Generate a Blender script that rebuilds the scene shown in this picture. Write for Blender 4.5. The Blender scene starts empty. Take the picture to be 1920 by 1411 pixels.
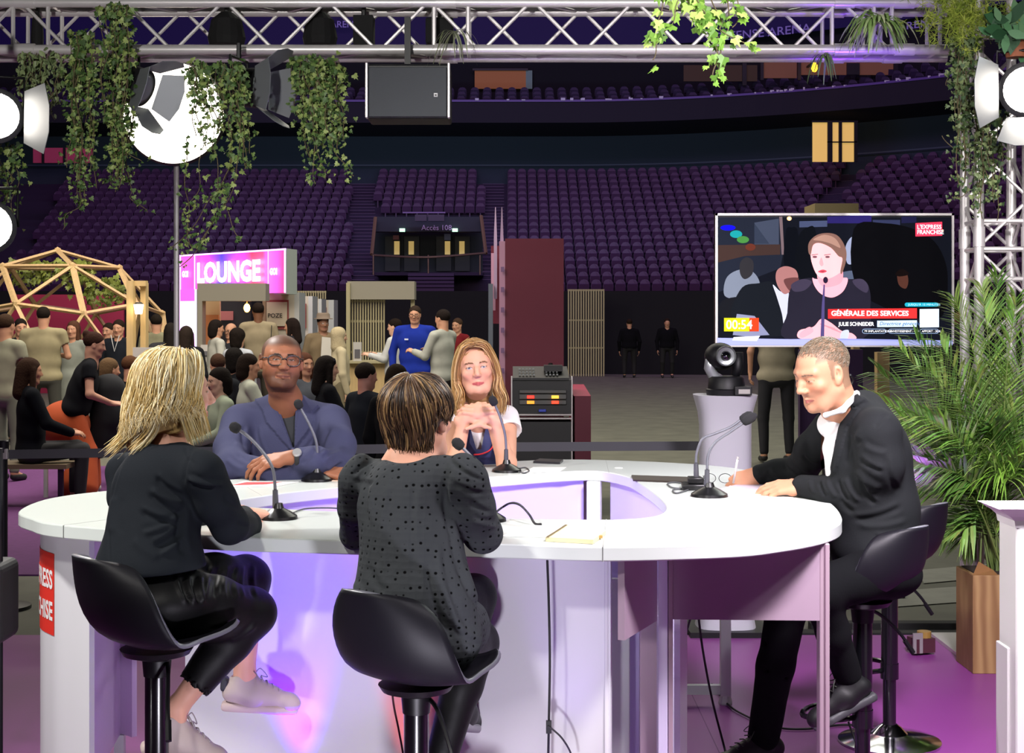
import bpy, bmesh, math, random
import numpy as np
from mathutils import Vector, Matrix, noise as mnoise
F = 2850.0; H = 1.70; CX = 960.0; HY = 590.0
PI = math.pi
R = math.radians
col = bpy.context.scene.collection
rnd = random.Random(7)
def P(px, py, d):
    return Vector(((px - CX) * d / F, d, H - (py - HY) * d / F))
def V(*a): return Vector(a)
def onz(px, py, z):
    d = (H - z) * F / (py - HY)
    return Vector(((px - CX) * d / F, d, z))

# ------------------------------------------------------------ materials
MATS = {}
def hexc(c):
    if isinstance(c, str):
        c = [int(c[i:i + 2], 16) / 255 for i in (0, 2, 4)]
        c = [x / 12.92 if x <= .04045 else ((x + .055) / 1.055) ** 2.4 for x in c]
    return tuple(c)
def mat(name, c='808080', rough=.6, metal=0, emit=0, ecol=None, spec=.5, var=0, vscale=8, bump=0, bscale=60, attr=None,
        sheen=0, trans=0, coat=0, alpha=1, sss=0, stretch=None, aniso=0):
    if name in MATS: return MATS[name]
    m = bpy.data.materials.new(name); MATS[name] = m
    m.use_nodes = True
    nt = m.node_tree; b = nt.nodes['Principled BSDF']
    c = hexc(c)
    b.inputs['Base Color'].default_value = (*c, 1)
    b.inputs['Roughness'].default_value = rough
    b.inputs['Metallic'].default_value = metal
    b.inputs['Specular IOR Level'].default_value = spec
    b.inputs['Sheen Weight'].default_value = sheen
    b.inputs['Transmission Weight'].default_value = trans
    b.inputs['Coat Weight'].default_value = coat
    b.inputs['Alpha'].default_value = alpha
    if sss:
        b.inputs['Subsurface Weight'].default_value = sss
        b.inputs['Subsurface Radius'].default_value = (1, .4, .2)
        b.inputs['Subsurface Scale'].default_value = .008
    if emit:
        b.inputs['Emission Strength'].default_value = emit
        b.inputs['Emission Color'].default_value = (*(hexc(ecol) if ecol else c), 1)
    src = None
    if attr:
        a = nt.nodes.new('ShaderNodeAttribute'); a.attribute_name = attr
        src = a.outputs['Color']
        nt.links.new(src, b.inputs['Base Color'])
        if emit: nt.links.new(src, b.inputs['Emission Color'])
    if var or bump:
        tc = nt.nodes.new('ShaderNodeTexCoord')
        mp = nt.nodes.new('ShaderNodeMapping')
        if stretch: mp.inputs['Scale'].default_value = stretch
        nt.links.new(tc.outputs['Object'], mp.inputs[0])
    if var:
        n = nt.nodes.new('ShaderNodeTexNoise'); n.inputs['Scale'].default_value = vscale; n.inputs['Detail'].default_value = 4
        nt.links.new(mp.outputs[0], n.inputs['Vector'])
        mr = nt.nodes.new('ShaderNodeMapRange')
        mr.inputs['From Min'].default_value = .3; mr.inputs['From Max'].default_value = .7
        mr.inputs['To Min'].default_value = 1 - var; mr.inputs['To Max'].default_value = 1 + var
        nt.links.new(n.outputs[0], mr.inputs[0])
        mx = nt.nodes.new('ShaderNodeVectorMath'); mx.operation = 'SCALE'
        if src: nt.links.new(src, mx.inputs[0])
        else: mx.inputs[0].default_value = c
        nt.links.new(mr.outputs[0], mx.inputs['Scale'])
        nt.links.new(mx.outputs[0], b.inputs['Base Color'])
    if bump:
        n2 = nt.nodes.new('ShaderNodeTexNoise'); n2.inputs['Scale'].default_value = bscale; n2.inputs['Detail'].default_value = 3
        nt.links.new(mp.outputs[0], n2.inputs['Vector'])
        bp = nt.nodes.new('ShaderNodeBump'); bp.inputs['Strength'].default_value = bump; bp.inputs['Distance'].default_value = .01
        nt.links.new(n2.outputs[0], bp.inputs['Height']); nt.links.new(bp.outputs[0], b.inputs['Normal'])
    return m

# ------------------------------------------------------------ objects
def thing(name, label, cat, loc=(0, 0, 0), rz=0, group=None):
    o = bpy.data.objects.new(name, None); col.objects.link(o)
    o.location = loc; o.rotation_euler = (0, 0, rz); o.empty_display_size = .05
    o['label'] = label; o['category'] = cat
    if group: o['group'] = group
    return o
def tag(o, label, cat, group=None, kind=None):
    o['label'] = label; o['category'] = cat
    if group: o['group'] = group
    if kind: o['kind'] = kind
    return o
def struct(o):
    o['kind'] = 'structure'; return o
def root_of(o):
    while o.parent: o = o.parent
    return o
def copy_tree(o, parent=None, label=None):
    c = o.copy(); col.objects.link(c); c.parent = parent
    if label: c['label'] = label
    for ch in list(o.children): copy_tree(ch, c)
    return c
def link_mesh(me, name, parent=None):
    o = bpy.data.objects.new(name, me); col.objects.link(o)
    if parent: o.parent = parent
    return o
def npmesh(name, v, f, m, parent=None, world=True, smooth=True, colors=None):
    """v (n,3) array in world coordinates (or local when world is False), f (m,4) or list of tuples."""
    v = np.asarray(v, dtype=np.float32)
    if parent is not None and world:
        v = v - np.array(root_of(parent).location, dtype=np.float32)
    me = bpy.data.meshes.new(name)
    if isinstance(f, np.ndarray):
        k = f.shape[1]; n = len(f)
        me.vertices.add(len(v)); me.vertices.foreach_set('co', v.ravel())
        me.loops.add(n * k); me.loops.foreach_set('vertex_index', f.astype(np.int32).ravel())
        me.polygons.add(n); me.polygons.foreach_set('loop_start', np.arange(0, n * k, k, dtype=np.int32))
        me.update(calc_edges=True)
    else:
        me.from_pydata([tuple(map(float, x)) for x in v], [], f)
    me.validate()
    if smooth: me.shade_smooth()
    if colors is not None:
        a = me.color_attributes.new('Col', 'FLOAT_COLOR', 'POINT')
        c4 = np.ones((len(v), 4), dtype=np.float32); c4[:, :3] = colors
        a.data.foreach_set('color', c4.ravel())
    for x in (m if isinstance(m, (list, tuple)) else [m]): me.materials.append(x)
    return link_mesh(me, name, parent)

class MB:
    def __init__(s): s.v = []; s.f = []; s.mi = []; s.cur = 0; s.c = []; s.cc = (1, 1, 1)
    def add(s, vs, fs):
        b = len(s.v); s.v += [tuple(x) for x in vs]; s.c += [s.cc] * len(vs)
        for f in fs: s.f.append(tuple(b + i for i in f)); s.mi.append(s.cur)
        return s
    def box(s, c, size, rz=0, rx=0, ry=0):
        hx, hy, hz = size[0] / 2, size[1] / 2, size[2] / 2
        M = Matrix.Rotation(rz, 3, 'Z') @ Matrix.Rotation(ry, 3, 'Y') @ Matrix.Rotation(rx, 3, 'X')
        vs = [Vector(c) + M @ Vector((x * hx, y * hy, z * hz)) for x in (-1, 1) for y in (-1, 1) for z in (-1, 1)]
        return s.add(vs, [(0, 1, 3, 2), (4, 6, 7, 5), (0, 4, 5, 1), (2, 3, 7, 6), (0, 2, 6, 4), (1, 5, 7, 3)])
    def bb(s, x0, x1, y0, y1, z0, z1): return s.box(((x0 + x1) / 2, (y0 + y1) / 2, (z0 + z1) / 2), (x1 - x0, y1 - y0, z1 - z0))
    def tube(s, pts, r, n=8, cap=True, flat=1, up=None):
        pts = [Vector(p) for p in pts]
        rs = r if isinstance(r, (list, tuple)) else [r] * len(pts)
        rings = []; prev = None
        for i, p in enumerate(pts):
            t = (pts[min(i + 1, len(pts) - 1)] - pts[max(i - 1, 0)])
            t = t.normalized() if t.length > 1e-9 else Vector((0, 0, 1))
            if prev is None:
                a = Vector(up) if up else (Vector((0, 0, 1)) if abs(t.z) < .9 else Vector((1, 0, 0)))
                u = (a - t * a.dot(t)).normalized()
            else:
                u = prev - t * prev.dot(t)
                u = u.normalized() if u.length > 1e-6 else prev
            prev = u; w = t.cross(u)
            rings.append([p + (u * math.cos(2 * PI * k / n) * flat + w * math.sin(2 * PI * k / n)) * rs[i] for k in range(n)])
        vs = [v for rg in rings for v in rg]; fs = []
        for i in range(len(pts) - 1):
            for k in range(n):
                k2 = (k + 1) % n
                fs.append((i * n + k, i * n + k2, (i + 1) * n + k2, (i + 1) * n + k))
        if cap: fs.append(tuple(range(n - 1, -1, -1))); fs.append(tuple((len(pts) - 1) * n + k for k in range(n)))
        return s.add(vs, fs)
    def lathe(s, prof, c=(0, 0, 0), n=24, axis='Z', M=None):
        vs = []; fs = []; c = Vector(c)
        for (r, z) in prof:
            for k in range(n):
                a = 2 * PI * k / n
                p = Vector((r * math.cos(a), r * math.sin(a), z))
                if axis == 'Y': p = Vector((p.x, p.z, p.y))
                if axis == 'X': p = Vector((p.z, p.x, p.y))
                if M: p = M @ p
                vs.append(c + p)
        for i in range(len(prof) - 1):
            for k in range(n):
                k2 = (k + 1) % n
                fs.append((i * n + k, i * n + k2, (i + 1) * n + k2, (i + 1) * n + k))
        if prof[0][0] > 1e-6: fs.append(tuple(range(n - 1, -1, -1)))
        if prof[-1][0] > 1e-6: fs.append(tuple((len(prof) - 1) * n + k for k in range(n)))
        return s.add(vs, fs)
    def ell(s, c, r, n=16, M=None):
        prof = [(math.sin(PI * i / (n // 2)), -math.cos(PI * i / (n // 2))) for i in range(n // 2 + 1)]
        vs = []; fs = []; c = Vector(c)
        for (a, z) in prof:
            for k in range(n):
                p = Vector((a * math.cos(2 * PI * k / n) * r[0], a * math.sin(2 * PI * k / n) * r[1], z * r[2]))
                if M: p = M @ p
                vs.append(c + p)
        for i in range(len(prof) - 1):
            for k in range(n):
                k2 = (k + 1) % n
                fs.append((i * n + k, i * n + k2, (i + 1) * n + k2, (i + 1) * n + k))
        return s.add(vs, fs)
    def prism(s, poly, z0, z1, M=None, c=(0, 0, 0)):
        """poly in XY extruded z0..z1, then M (3x3) and offset c"""
        c = Vector(c); n = len(poly)
        vs = [Vector((x, y, z0)) for x, y in poly] + [Vector((x, y, z1)) for x, y in poly]
        if M: vs = [M @ v for v in vs]
        vs = [c + v for v in vs]
        fs = [tuple(range(n - 1, -1, -1)), tuple(range(n, 2 * n))] + [(i, (i + 1) % n, n + (i + 1) % n, n + i) for i in range(n)]
        return s.add(vs, fs)
    def quad(s, a, b, c, d): return s.add([a, b, c, d], [(0, 1, 2, 3)])
    def build(s, name, m, parent=None, world=True, smooth=False, bevel=0, seg=2, color=False, auto=None, subsurf=0):
        me = bpy.data.meshes.new(name)
        off = Vector(root_of(parent).location) if (parent is not None and world) else Vector((0, 0, 0))
        me.from_pydata([(x[0] - off.x, x[1] - off.y, x[2] - off.z) for x in s.v], [], s.f)
        me.validate(clean_customdata=False)
        for x in (m if isinstance(m, (list, tuple)) else [m]): me.materials.append(x)
        if len(me.materials) > 1 and len(me.polygons) == len(s.mi): me.polygons.foreach_set('material_index', s.mi)
        if color:
            a = me.color_attributes.new('Col', 'FLOAT_COLOR', 'POINT')
            c4 = np.ones((len(s.v), 4), dtype=np.float32); c4[:, :3] = np.array(s.c)
            a.data.foreach_set('color', c4.ravel())
        bm = bmesh.new(); bm.from_mesh(me); bmesh.ops.recalc_face_normals(bm, faces=bm.faces); bm.to_mesh(me); bm.free()
        if smooth: me.shade_smooth()
        o = link_mesh(me, name, parent)
        if auto: 
            me.shade_smooth(); me.set_sharp_from_angle(angle=R(auto))
        if bevel:
            b = o.modifiers.new('bevel', 'BEVEL'); b.width = bevel; b.segments = seg; b.limit_method = 'ANGLE'; b.angle_limit = R(40)
        if subsurf:
            b = o.modifiers.new('sub', 'SUBSURF'); b.levels = subsurf; b.render_levels = subsurf
        return o

def catmull(pts, n=8, closed=False):
    pts = [Vector(p) for p in pts]; out = []; L = len(pts)
    rng = range(L) if closed else range(L - 1)
    for i in rng:
        g = (lambda k: pts[k % L]) if closed else (lambda k: pts[max(0, min(L - 1, k))])
        p0, p1, p2, p3 = g(i - 1), g(i), g(i + 1), g(i + 2)
        for j in range(n):
            t = j / n
            out.append(.5 * ((2 * p1) + (p2 - p0) * t + (2 * p0 - 5 * p1 + 4 * p2 - p3) * t * t + (3 * p1 - p0 - 3 * p2 + p3) * t ** 3))
    if not closed: out.append(pts[-1])
    return out

def text_mesh(s, size, thick=0, align='LEFT', bold=0, sx=1, shear=0):
    """returns (verts list of Vector in XY plane, faces) of the text at the origin"""
    cu = bpy.data.curves.new('t', 'FONT'); cu.body = s; cu.size = size; cu.align_x = align; cu.offset = bold; cu.resolution_u = 3
    cu.extrude = thick; cu.shear = shear
    o = bpy.data.objects.new('t', cu); col.objects.link(o)
    dg = bpy.context.evaluated_depsgraph_get(); dg.update()
    me = bpy.data.meshes.new_from_object(o.evaluated_get(dg))
    vs = [Vector((v.co.x * sx, v.co.y, v.co.z)) for v in me.vertices]; fs = [tuple(p.vertices) for p in me.polygons]
    bpy.data.objects.remove(o); bpy.data.curves.remove(cu); bpy.data.meshes.remove(me)
    return vs, fs
def put_text(mb, s, size, fn, **k):
    vs, fs = text_mesh(s, size, **k)
    mb.add([fn(v) for v in vs], fs)

# ------------------------------------------------------------ signed distance modelling
def rotm(yaw=0, pitch=0, roll=0):
    return Matrix.Rotation(yaw, 3, 'Z') @ Matrix.Rotation(pitch, 3, 'X') @ Matrix.Rotation(roll, 3, 'Y')
class SDF:
    def __init__(s, k=.02): s.p = []; s.k = k; s.M = Matrix.Identity(3); s.o = Vector((0, 0, 0)); s.sc = 1
    def frame(s, o=(0, 0, 0), M=None, sc=1): s.o = Vector(o); s.M = M or Matrix.Identity(3); s.sc = sc; return s
    def w(s, p): return s.o + s.M @ (Vector(p) * s.sc)
    def cap(s, a, b, ra, rb=None, k=None, sub=False, sq=None):
        rb = ra if rb is None else rb; k = s.k if k is None else k
        a = s.w(a); b = s.w(b); ra *= s.sc; rb *= s.sc
        s.p.append(('c', np.array(a), np.array(b), ra, rb, k * s.sc, sub, sq)); return s
    def chain(s, pts, rs, k=None, sub=False):
        for i in range(len(pts) - 1): s.cap(pts[i], pts[i + 1], rs[i], rs[i + 1], k, sub)
        return s
    def ell(s, c, r, M=None, k=None, sub=False, cut=None):
        k = s.k if k is None else k
        MM = s.M @ M if M else s.M
        s.p.append(('e', np.array(s.w(c)), np.array(MM.transposed()), np.array(r) * s.sc, k * s.sc, sub)); return s
    def box(s, c, r, M=None, k=None, sub=False, rd=.0):
        k = s.k if k is None else k
        MM = s.M @ M if M else s.M
        s.p.append(('b', np.array(s.w(c)), np.array(MM.transposed()), np.array(r) * s.sc, k * s.sc, sub, rd * s.sc)); return s
    def plane(s, c, n, k=.004):   # removes everything on the side n points to
        n = (s.M @ Vector(n)).normalized()
        s.p.append(('p', np.array(s.w(c)), np.array(n), k * s.sc, True)); return s
    def bounds(s):
        lo = np.full(3, 1e9); hi = -lo
        for p in s.p:
            if p[0] == 'p' or p[{'c': 6, 'e': 5, 'b': 5}[p[0]]]: continue
            if p[0] == 'c':
                for q, r in ((p[1], p[3]), (p[2], p[4])): lo = np.minimum(lo, q - r); hi = np.maximum(hi, q + r)
            else:
                e = np.abs(p[2].T) @ p[3]; lo = np.minimum(lo, p[1] - e); hi = np.maximum(hi, p[1] + e)
        return lo, hi
    def field(s, h, warp=None):
        lo, hi = s.bounds(); lo = lo - 4 * h; hi = hi + 4 * h
        n = np.ceil((hi - lo) / h).astype(int) + 1
        ax = [(lo[i] + np.arange(n[i]) * h).astype(np.float32) for i in range(3)]
        D = np.full(n, .08, dtype=np.float32)
        for p in s.p:
            t = p[0]; k = max(p[{'c': 5, 'e': 4, 'b': 4, 'p': 3}[t]], 1e-5); sub = p[{'c': 6, 'e': 5, 'b': 5, 'p': 4}[t]]
            if t == 'p': sl = tuple(slice(0, q) for q in n)
            else:
                if t == 'c':
                    l = np.minimum(p[1] - p[3], p[2] - p[4]); u = np.maximum(p[1] + p[3], p[2] + p[4])
                else:
                    e = np.abs(p[2].T) @ p[3]; l = p[1] - e; u = p[1] + e
                mg = k + 4 * h + .01
                i0 = np.clip(((l - mg - lo) / h).astype(int), 0, n - 1); i1 = np.clip(((u + mg - lo) / h).astype(int) + 2, 1, n)
                if (i1 <= i0).any(): continue
                sl = tuple(slice(i0[i], i1[i]) for i in range(3))
            X = ax[0][sl[0]][:, None, None]; Y = ax[1][sl[1]][None, :, None]; Z = ax[2][sl[2]][None, None, :]
            if t == 'c':
                a, b = p[1], p[2]; ba = b - a; L = max(float(ba @ ba), 1e-9)
                x, y, z = X - a[0], Y - a[1], Z - a[2]
                tt = np.clip((x * ba[0] + y * ba[1] + z * ba[2]) / L, 0, 1)
                d = np.sqrt((x - tt * ba[0]) ** 2 + (y - tt * ba[1]) ** 2 + (z - tt * ba[2]) ** 2) - (p[3] + (p[4] - p[3]) * tt)
            elif t == 'p':
                d = -((X - p[1][0]) * p[2][0] + (Y - p[1][1]) * p[2][1] + (Z - p[1][2]) * p[2][2])
            else:
                x, y, z = X - p[1][0], Y - p[1][1], Z - p[1][2]; m = p[2]; r = p[3]
                lx = m[0, 0] * x + m[0, 1] * y + m[0, 2] * z; ly = m[1, 0] * x + m[1, 1] * y + m[1, 2] * z; lz = m[2, 0] * x + m[2, 1] * y + m[2, 2] * z
                if t == 'e':
                    k0 = np.sqrt((lx / r[0]) ** 2 + (ly / r[1]) ** 2 + (lz / r[2]) ** 2)
                    k1 = np.sqrt((lx / r[0] ** 2) ** 2 + (ly / r[1] ** 2) ** 2 + (lz / r[2] ** 2) ** 2)
                    d = k0 * (k0 - 1) / np.maximum(k1, 1e-6)
                    d = np.where(k0 < .05, -min(r), d)
                else:
                    rd = p[6]
                    qx, qy, qz = np.abs(lx) - r[0] + rd, np.abs(ly) - r[1] + rd, np.abs(lz) - r[2] + rd
                    d = np.sqrt(np.maximum(qx, 0) ** 2 + np.maximum(qy, 0) ** 2 + np.maximum(qz, 0) ** 2) + np.minimum(np.maximum(qx, np.maximum(qy, qz)), 0) - rd
            E = D[sl]
            if sub:
                d = -d
                hh = np.clip(.5 + .5 * (d - E) / k, 0, 1)
                D[sl] = E + (d - E) * hh + k * hh * (1 - hh)
            else:
                hh = np.clip(.5 + .5 * (d - E) / k, 0, 1)
                D[sl] = d + (E - d) * hh - k * hh * (1 - hh)
        if warp is not None:
            D += warp(ax[0][:, None, None], ax[1][None, :, None], ax[2][None, None, :])
        return D, lo
    def mesh(s, h, warp=None, relax=1):
        D, lo = s.field(h, warp)
        return surface_nets(D, lo, h, relax)
def surface_nets(D, lo, h, relax=1):
    S = D < 0
    nx, ny, nz = D.shape
    c = np.zeros((nx - 1, ny - 1, nz - 1), dtype=np.int8)
    for i in (0, 1):
        for j in (0, 1):
            for k in (0, 1): c += S[i:nx - 1 + i, j:ny - 1 + j, k:nz - 1 + k]
    act = (c > 0) & (c < 8)
    I, J, K = np.nonzero(act)
    idx = np.full(act.shape, -1, dtype=np.int64); idx[I, J, K] = np.arange(len(I))
    acc = np.zeros((len(I), 3)); cnt = np.zeros(len(I))
    corners = [(i, j, k) for i in (0, 1) for j in (0, 1) for k in (0, 1)]
    for a in corners:
        for ax in range(3):
            if a[ax]: continue
            b = list(a); b[ax] = 1
            da = D[I + a[0], J + a[1], K + a[2]]; db = D[I + b[0], J + b[1], K + b[2]]
            m = (da < 0) != (db < 0)
            t = np.where(m, da / np.where(m, da - db, 1), 0)
            for q in range(3): acc[:, q] += m * (a[q] + (t if q == ax else 0))
            cnt += m
    v = (np.stack([I, J, K], 1) + acc / cnt[:, None]) * h + lo
    qs = []
    for ax in range(3):
        sl0 = [slice(1, -1)] * 3; sl1 = [slice(1, -1)] * 3
        sl0[ax] = slice(0, -1); sl1[ax] = slice(1, None)
        A = S[tuple(sl0)]; B = S[tuple(sl1)]
        for flip, m in ((False, A & ~B), (True, ~A & B)):
            e = np.array(np.nonzero(m)).T
            if not len(e): continue
            off = np.ones(3, int); off[ax] = 0; e = e + off
            u, w = (ax + 1) % 3, (ax + 2) % 3
            def cell(du, dw):
                q = e.copy(); q[:, u] -= du; q[:, w] -= dw
                return idx[q[:, 0], q[:, 1], q[:, 2]]
            quad = np.stack([cell(1, 1), cell(0, 1), cell(0, 0), cell(1, 0)], 1)
            if flip: quad = quad[:, ::-1]
            qs.append(quad)
    f = np.concatenate(qs); f = f[(f >= 0).all(1)]
    for _ in range(relax):
        s = np.zeros_like(v); n = np.zeros(len(v))
        for a, b in ((0, 1), (1, 2), (2, 3), (3, 0)):
            for x, y in ((a, b), (b, a)):
                for q in range(3): s[:, q] += np.bincount(f[:, x], v[f[:, y], q], len(v))
                n += np.bincount(f[:, x], minlength=len(v))
        v = v * .5 + .5 * s / np.maximum(n, 1)[:, None]
    return v, f
def normals(v, f):
    a = v[f[:, 2]] - v[f[:, 0]]; b = v[f[:, 3]] - v[f[:, 1]]
    n = np.cross(a, b); out = np.zeros_like(v)
    for c in range(4):
        for q in range(3): out[:, q] += np.bincount(f[:, c], n[:, q], len(v))
    return out / np.maximum(np.linalg.norm(out, axis=1), 1e-9)[:, None]
def vnoise(p, scale, seed=0):
    """cheap smooth noise on arrays (n,3): sum of sines"""
    r = np.random.RandomState(seed); o = np.zeros(len(p))
    for i in range(6):
        d = r.normal(size=3); d /= np.linalg.norm(d)
        o += np.sin(p @ d * scale * (.7 + r.rand()) * 6.28 + r.rand() * 6.28)
    return o / 6
# ------------------------------------------------------------ palette
M_floor = mat('concrete_floor', '5a5a4e', .75, var=.18, vscale=3, bump=.15, bscale=8)
M_stage = mat('purple_vinyl', '8a3f8c', .38, var=.05, vscale=1.2, spec=.4)
M_carpet = mat('purple_carpet', '5e2f66', .95, var=.1, vscale=20)
M_white = mat('white_laminate', 'd3dad5', .25, spec=.5)
M_whitem = mat('white_panel', 'dcdcdf', .4)
M_mauve = mat('mauve_panel', 'a690a0', .35)
M_grey = mat('grey_panel', 'b4b8b8', .4)
M_alu = mat('aluminium', 'd6d2d2', .34, metal=.35, bump=.02, bscale=40)
M_black = mat('black_metal', '0b0b0e', .45, spec=.4)
M_blackp = mat('black_plastic', '101014', .5, spec=.5, bump=.05, bscale=220)
M_blackm = mat('black_matte', '08080a', .85)
M_dark = mat('dark_wall', '14181f', .9)
M_curtain = mat('black_curtain', '0a0b12', .95, bump=.3, bscale=4, stretch=(4, 4, .2))
M_wood = mat('pale_wood', 'c4a876', .6, var=.12, vscale=5, stretch=(4, 4, .6))
M_seat = mat('purple_plastic', '47284c', .55, spec=.4, var=.1, vscale=2)
M_step = mat('purple_concrete', '2c1a38', .85)
M_red = mat('crimson_panel', '62102c', .6, var=.04, vscale=3)
M_beige = mat('beige_panel', 'a8a08e', .7)
M_cream = mat('cream_slats', 'a39a78', .6)

# ------------------------------------------------------------ floor
b = MB(); b.quad((-60, -4, 0), (60, -4, 0), (60, 90, 0), (-60, 90, 0))
struct(b.build('floor', M_floor))
b = MB(); b.bb(-7, 4.6, -3, 8.02, 0, .012)
struct(b.build('floor_stage', M_stage))
b = MB()
for x in (-3.2, -1.2, .8, 2.8): b.bb(x - .002, x + .002, -1, 8.01, .012, .0128)
struct(b.build('floor_seam', mat('seam', '6e2f72', .6)))
b = MB(); b.bb(-9, -1.2, 9.9, 17, 0, .01)
struct(b.build('floor_carpet', M_carpet))
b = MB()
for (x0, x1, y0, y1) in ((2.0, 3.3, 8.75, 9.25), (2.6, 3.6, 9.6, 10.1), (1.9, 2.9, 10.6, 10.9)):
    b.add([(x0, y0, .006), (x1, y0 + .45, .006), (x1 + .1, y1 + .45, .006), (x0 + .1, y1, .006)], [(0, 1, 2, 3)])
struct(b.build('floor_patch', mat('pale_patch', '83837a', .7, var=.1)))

# ------------------------------------------------------------ bowl
def cy(X, d): return d - .032 * max(0, X - 2) ** 2
NR = 18
def row(r): return 55 + .69 * r, 2.25 + .305 * r
b = MB(); xs = [x * 1.0 for x in range(-32, 27)]
for r in range(NR):
    d, z = row(r)
    for i in range(len(xs) - 1):
        x0, x1 = xs[i], xs[i + 1]
        b.quad((x0, cy(x0, d), z), (x1, cy(x1, d), z), (x1, cy(x1, d + .69), z), (x0, cy(x0, d + .69), z))
        b.quad((x0, cy(x0, d), z - .305), (x1, cy(x1, d), z - .305), (x1, cy(x1, d), z), (x0, cy(x0, d), z))
struct(b.build('terrace_steps', M_step))
def wallstrip(name, d, z0, z1, m, step=1.0, x0=-34, x1=27):
    b = MB(); n = int((x1 - x0) / step)
    for i in range(n):
        a, c = x0 + i * step, x0 + (i + 1) * step
        b.quad((a, cy(a, d), z0), (c, cy(c, d), z0), (c, cy(c, d), z1), (a, cy(a, d), z1))
    return struct(b.build(name, m))
wallstrip('wall_back', 74, 0, 30, M_dark)
wallstrip('wall_curtain', 43.5, 0, 2.38, M_curtain)
wallstrip('wall_lower', 67.6, 6.5, 9.9, mat('under_balcony', '2c3642', .9))
wallstrip('trim_line', 67.4, 8.3, 8.36, mat('line_grey', '46525e', .8))
b = MB(); b.quad((-60, 90, 0), (60, 90, 0), (60, 90, 40), (-60, 90, 40)); b.quad((-60, -4, 0), (-60, 90, 0), (-60, 90, 40), (-60, -4, 40)); b.quad((60, -4, 0), (60, 90, 0), (60, 90, 40), (60, -4, 40))
struct(b.build('wall_outer', M_dark))
b = MB(); b.quad((-60, -4, 40), (60, -4, 40), (60, 90, 40), (-60, 90, 40)); struct(b.build('ceiling', M_dark))
b = MB(); b.quad((-60, -4, 0), (60, -4, 0), (60, -4, 40), (-60, -4, 40)); struct(b.build('wall_front', M_dark))
# balcony ring
b = MB()
for i in range(len(xs) - 1):
    x0, x1 = xs[i], xs[i + 1]
    for (ya, za, yb, zb) in ((64.5, 9.85, 64.5, 10.75), (64.5, 10.75, 64.8, 10.75), (64.8, 10.75, 64.8, 10.3), (64.8, 10.3, 70.5, 10.9), (64.5, 9.85, 68, 9.6)):
        b.quad((x0, cy(x0, ya), za), (x1, cy(x1, ya), za), (x1, cy(x1, yb), zb), (x0, cy(x0, yb), zb))
struct(b.build('balcony', mat('balcony_dark', '150e20', .8)))
wallstrip('trim_rail', 64.45, 10.73, 10.82, mat('rail_purple', '5a3a8a', .5, spec=.6))
wallstrip('wall_boxes', 70.5, 10.6, 14.2, mat('box_wall', '14151c', .9))
wallstrip('wall_ring', 69.9, 14.0, 16.4, mat('ring_purple', '1a0c40', .7, emit=.05, ecol='2a0f9a'))
# ring lettering
for s, px, py, sz in (('DEFENSE ARENA', 1338, 78, .52), ('ARENA', 1690, 52, .42), ('ARENA', 620, 52, .42)):
    o = P(px, py, 62.5 if px > 1600 else 68 if px > 1000 else 69.5)
    b = MB(); put_text(b, s, sz, lambda v, o=o: (o.x + v.x, cy(o.x + v.x, 69.4), o.z + v.y), bold=.004)
    o = b.build('arena_name_lettering', mat('letter_violet', '7d6bb5', .6, emit=.25)); tag(o, {1338: 'long pale violet arena name lettering seen through the truss beside the spider plant', 1690: 'short violet lettering glimpsed between the spider plant and the yellow-green fern', 620: 'short violet lettering glimpsed in the truss between the dark lamp bodies'}[px], 'lettering')

# seats -------------------------------------------------------
def seat_geo():
    b = MB(); n = 8; vs = []
    for j, (y, zz) in enumerate(((0, .42), (.03, .42))):
        pass
    # back shell, rounded hump
    prof = [(-.19, .30), (-.195, .5), (-.17, .64), (-.1, .72), (0, .745), (.1, .72), (.17, .64), (.195, .5), (.19, .30)]
    for yo in (0.0, .035):
        for (x, z) in prof: vs.append((x, .12 + yo + .10 * (z - .3) + .09 * (1 - (x / .2) ** 2) * .5, z))
    m = len(prof)
    fs = [tuple(range(m)), tuple(range(2 * m - 1, m - 1, -1))] + [(i, i + m, i + m + 1, i + 1) for i in range(m - 1)]
    b.add(vs, fs)
    # folded pan
    b.add([(-.18, .06, .32), (.18, .06, .32), (.17, -.02, .56), (-.17, -.02, .56), (-.18, .12, .30), (.18, .12, .30), (.17, .05, .58), (-.17, .05, .58)],
          [(0, 1, 2, 3), (4, 7, 6, 5), (3, 2, 6, 7), (0, 4, 5, 1), (0, 3, 7, 4), (1, 5, 6, 2)])
    b.box((0, .12, .16), (.05, .06, .32))
    return b
sg = seat_geo(); proto_me = None
def px_of(X, Y, Z): return CX + X * F / Y, HY - (Z - H) * F / Y
AISLE = ((655, 706), (903, 947))
def in_aisle(px, py):
    if py > 560: return False
    if any(a <= px <= c for a, c in AISLE): return True
    if 690 < px < 910 and py > 398: return True
    s = 1560 + (300 - py) * -.55
    if 300 < py < 400 and abs(px - (1612 - (py - 300) * .85)) < 22: return True
    if abs(px - (130 - (py - 300) * .55)) < 12 and py < 470: return True
    return px < 130 - (py - 300) * .55
def hidden(px, py):
    if px < 0 or px > 1920: return True
    if 330 < px < 560 and py > 460: return True
    if 915 < px < 1062 and py > 440: return True
    if 1338 < px < 1795 and py > 395: return True
    if px < 300 and py > 500: return True
    if 645 < px < 780 and py > 525: return True
    if 1790 < px: return True
    return False
seats = []
for r in range(NR):
    d, z = row(r)
    for i in range(-75, 60):
        X = i * .437 + (r % 2) * .0
        Y = cy(X, d) + .3
        px, py = px_of(X, Y, z + .55)
        if px < -60 or px > 1960 or in_aisle(px, py): continue
        slope = .064 * max(0, X - 2)
        seats.append((X, Y, z, hidden(px, py), math.atan(-slope) * .8))
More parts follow.
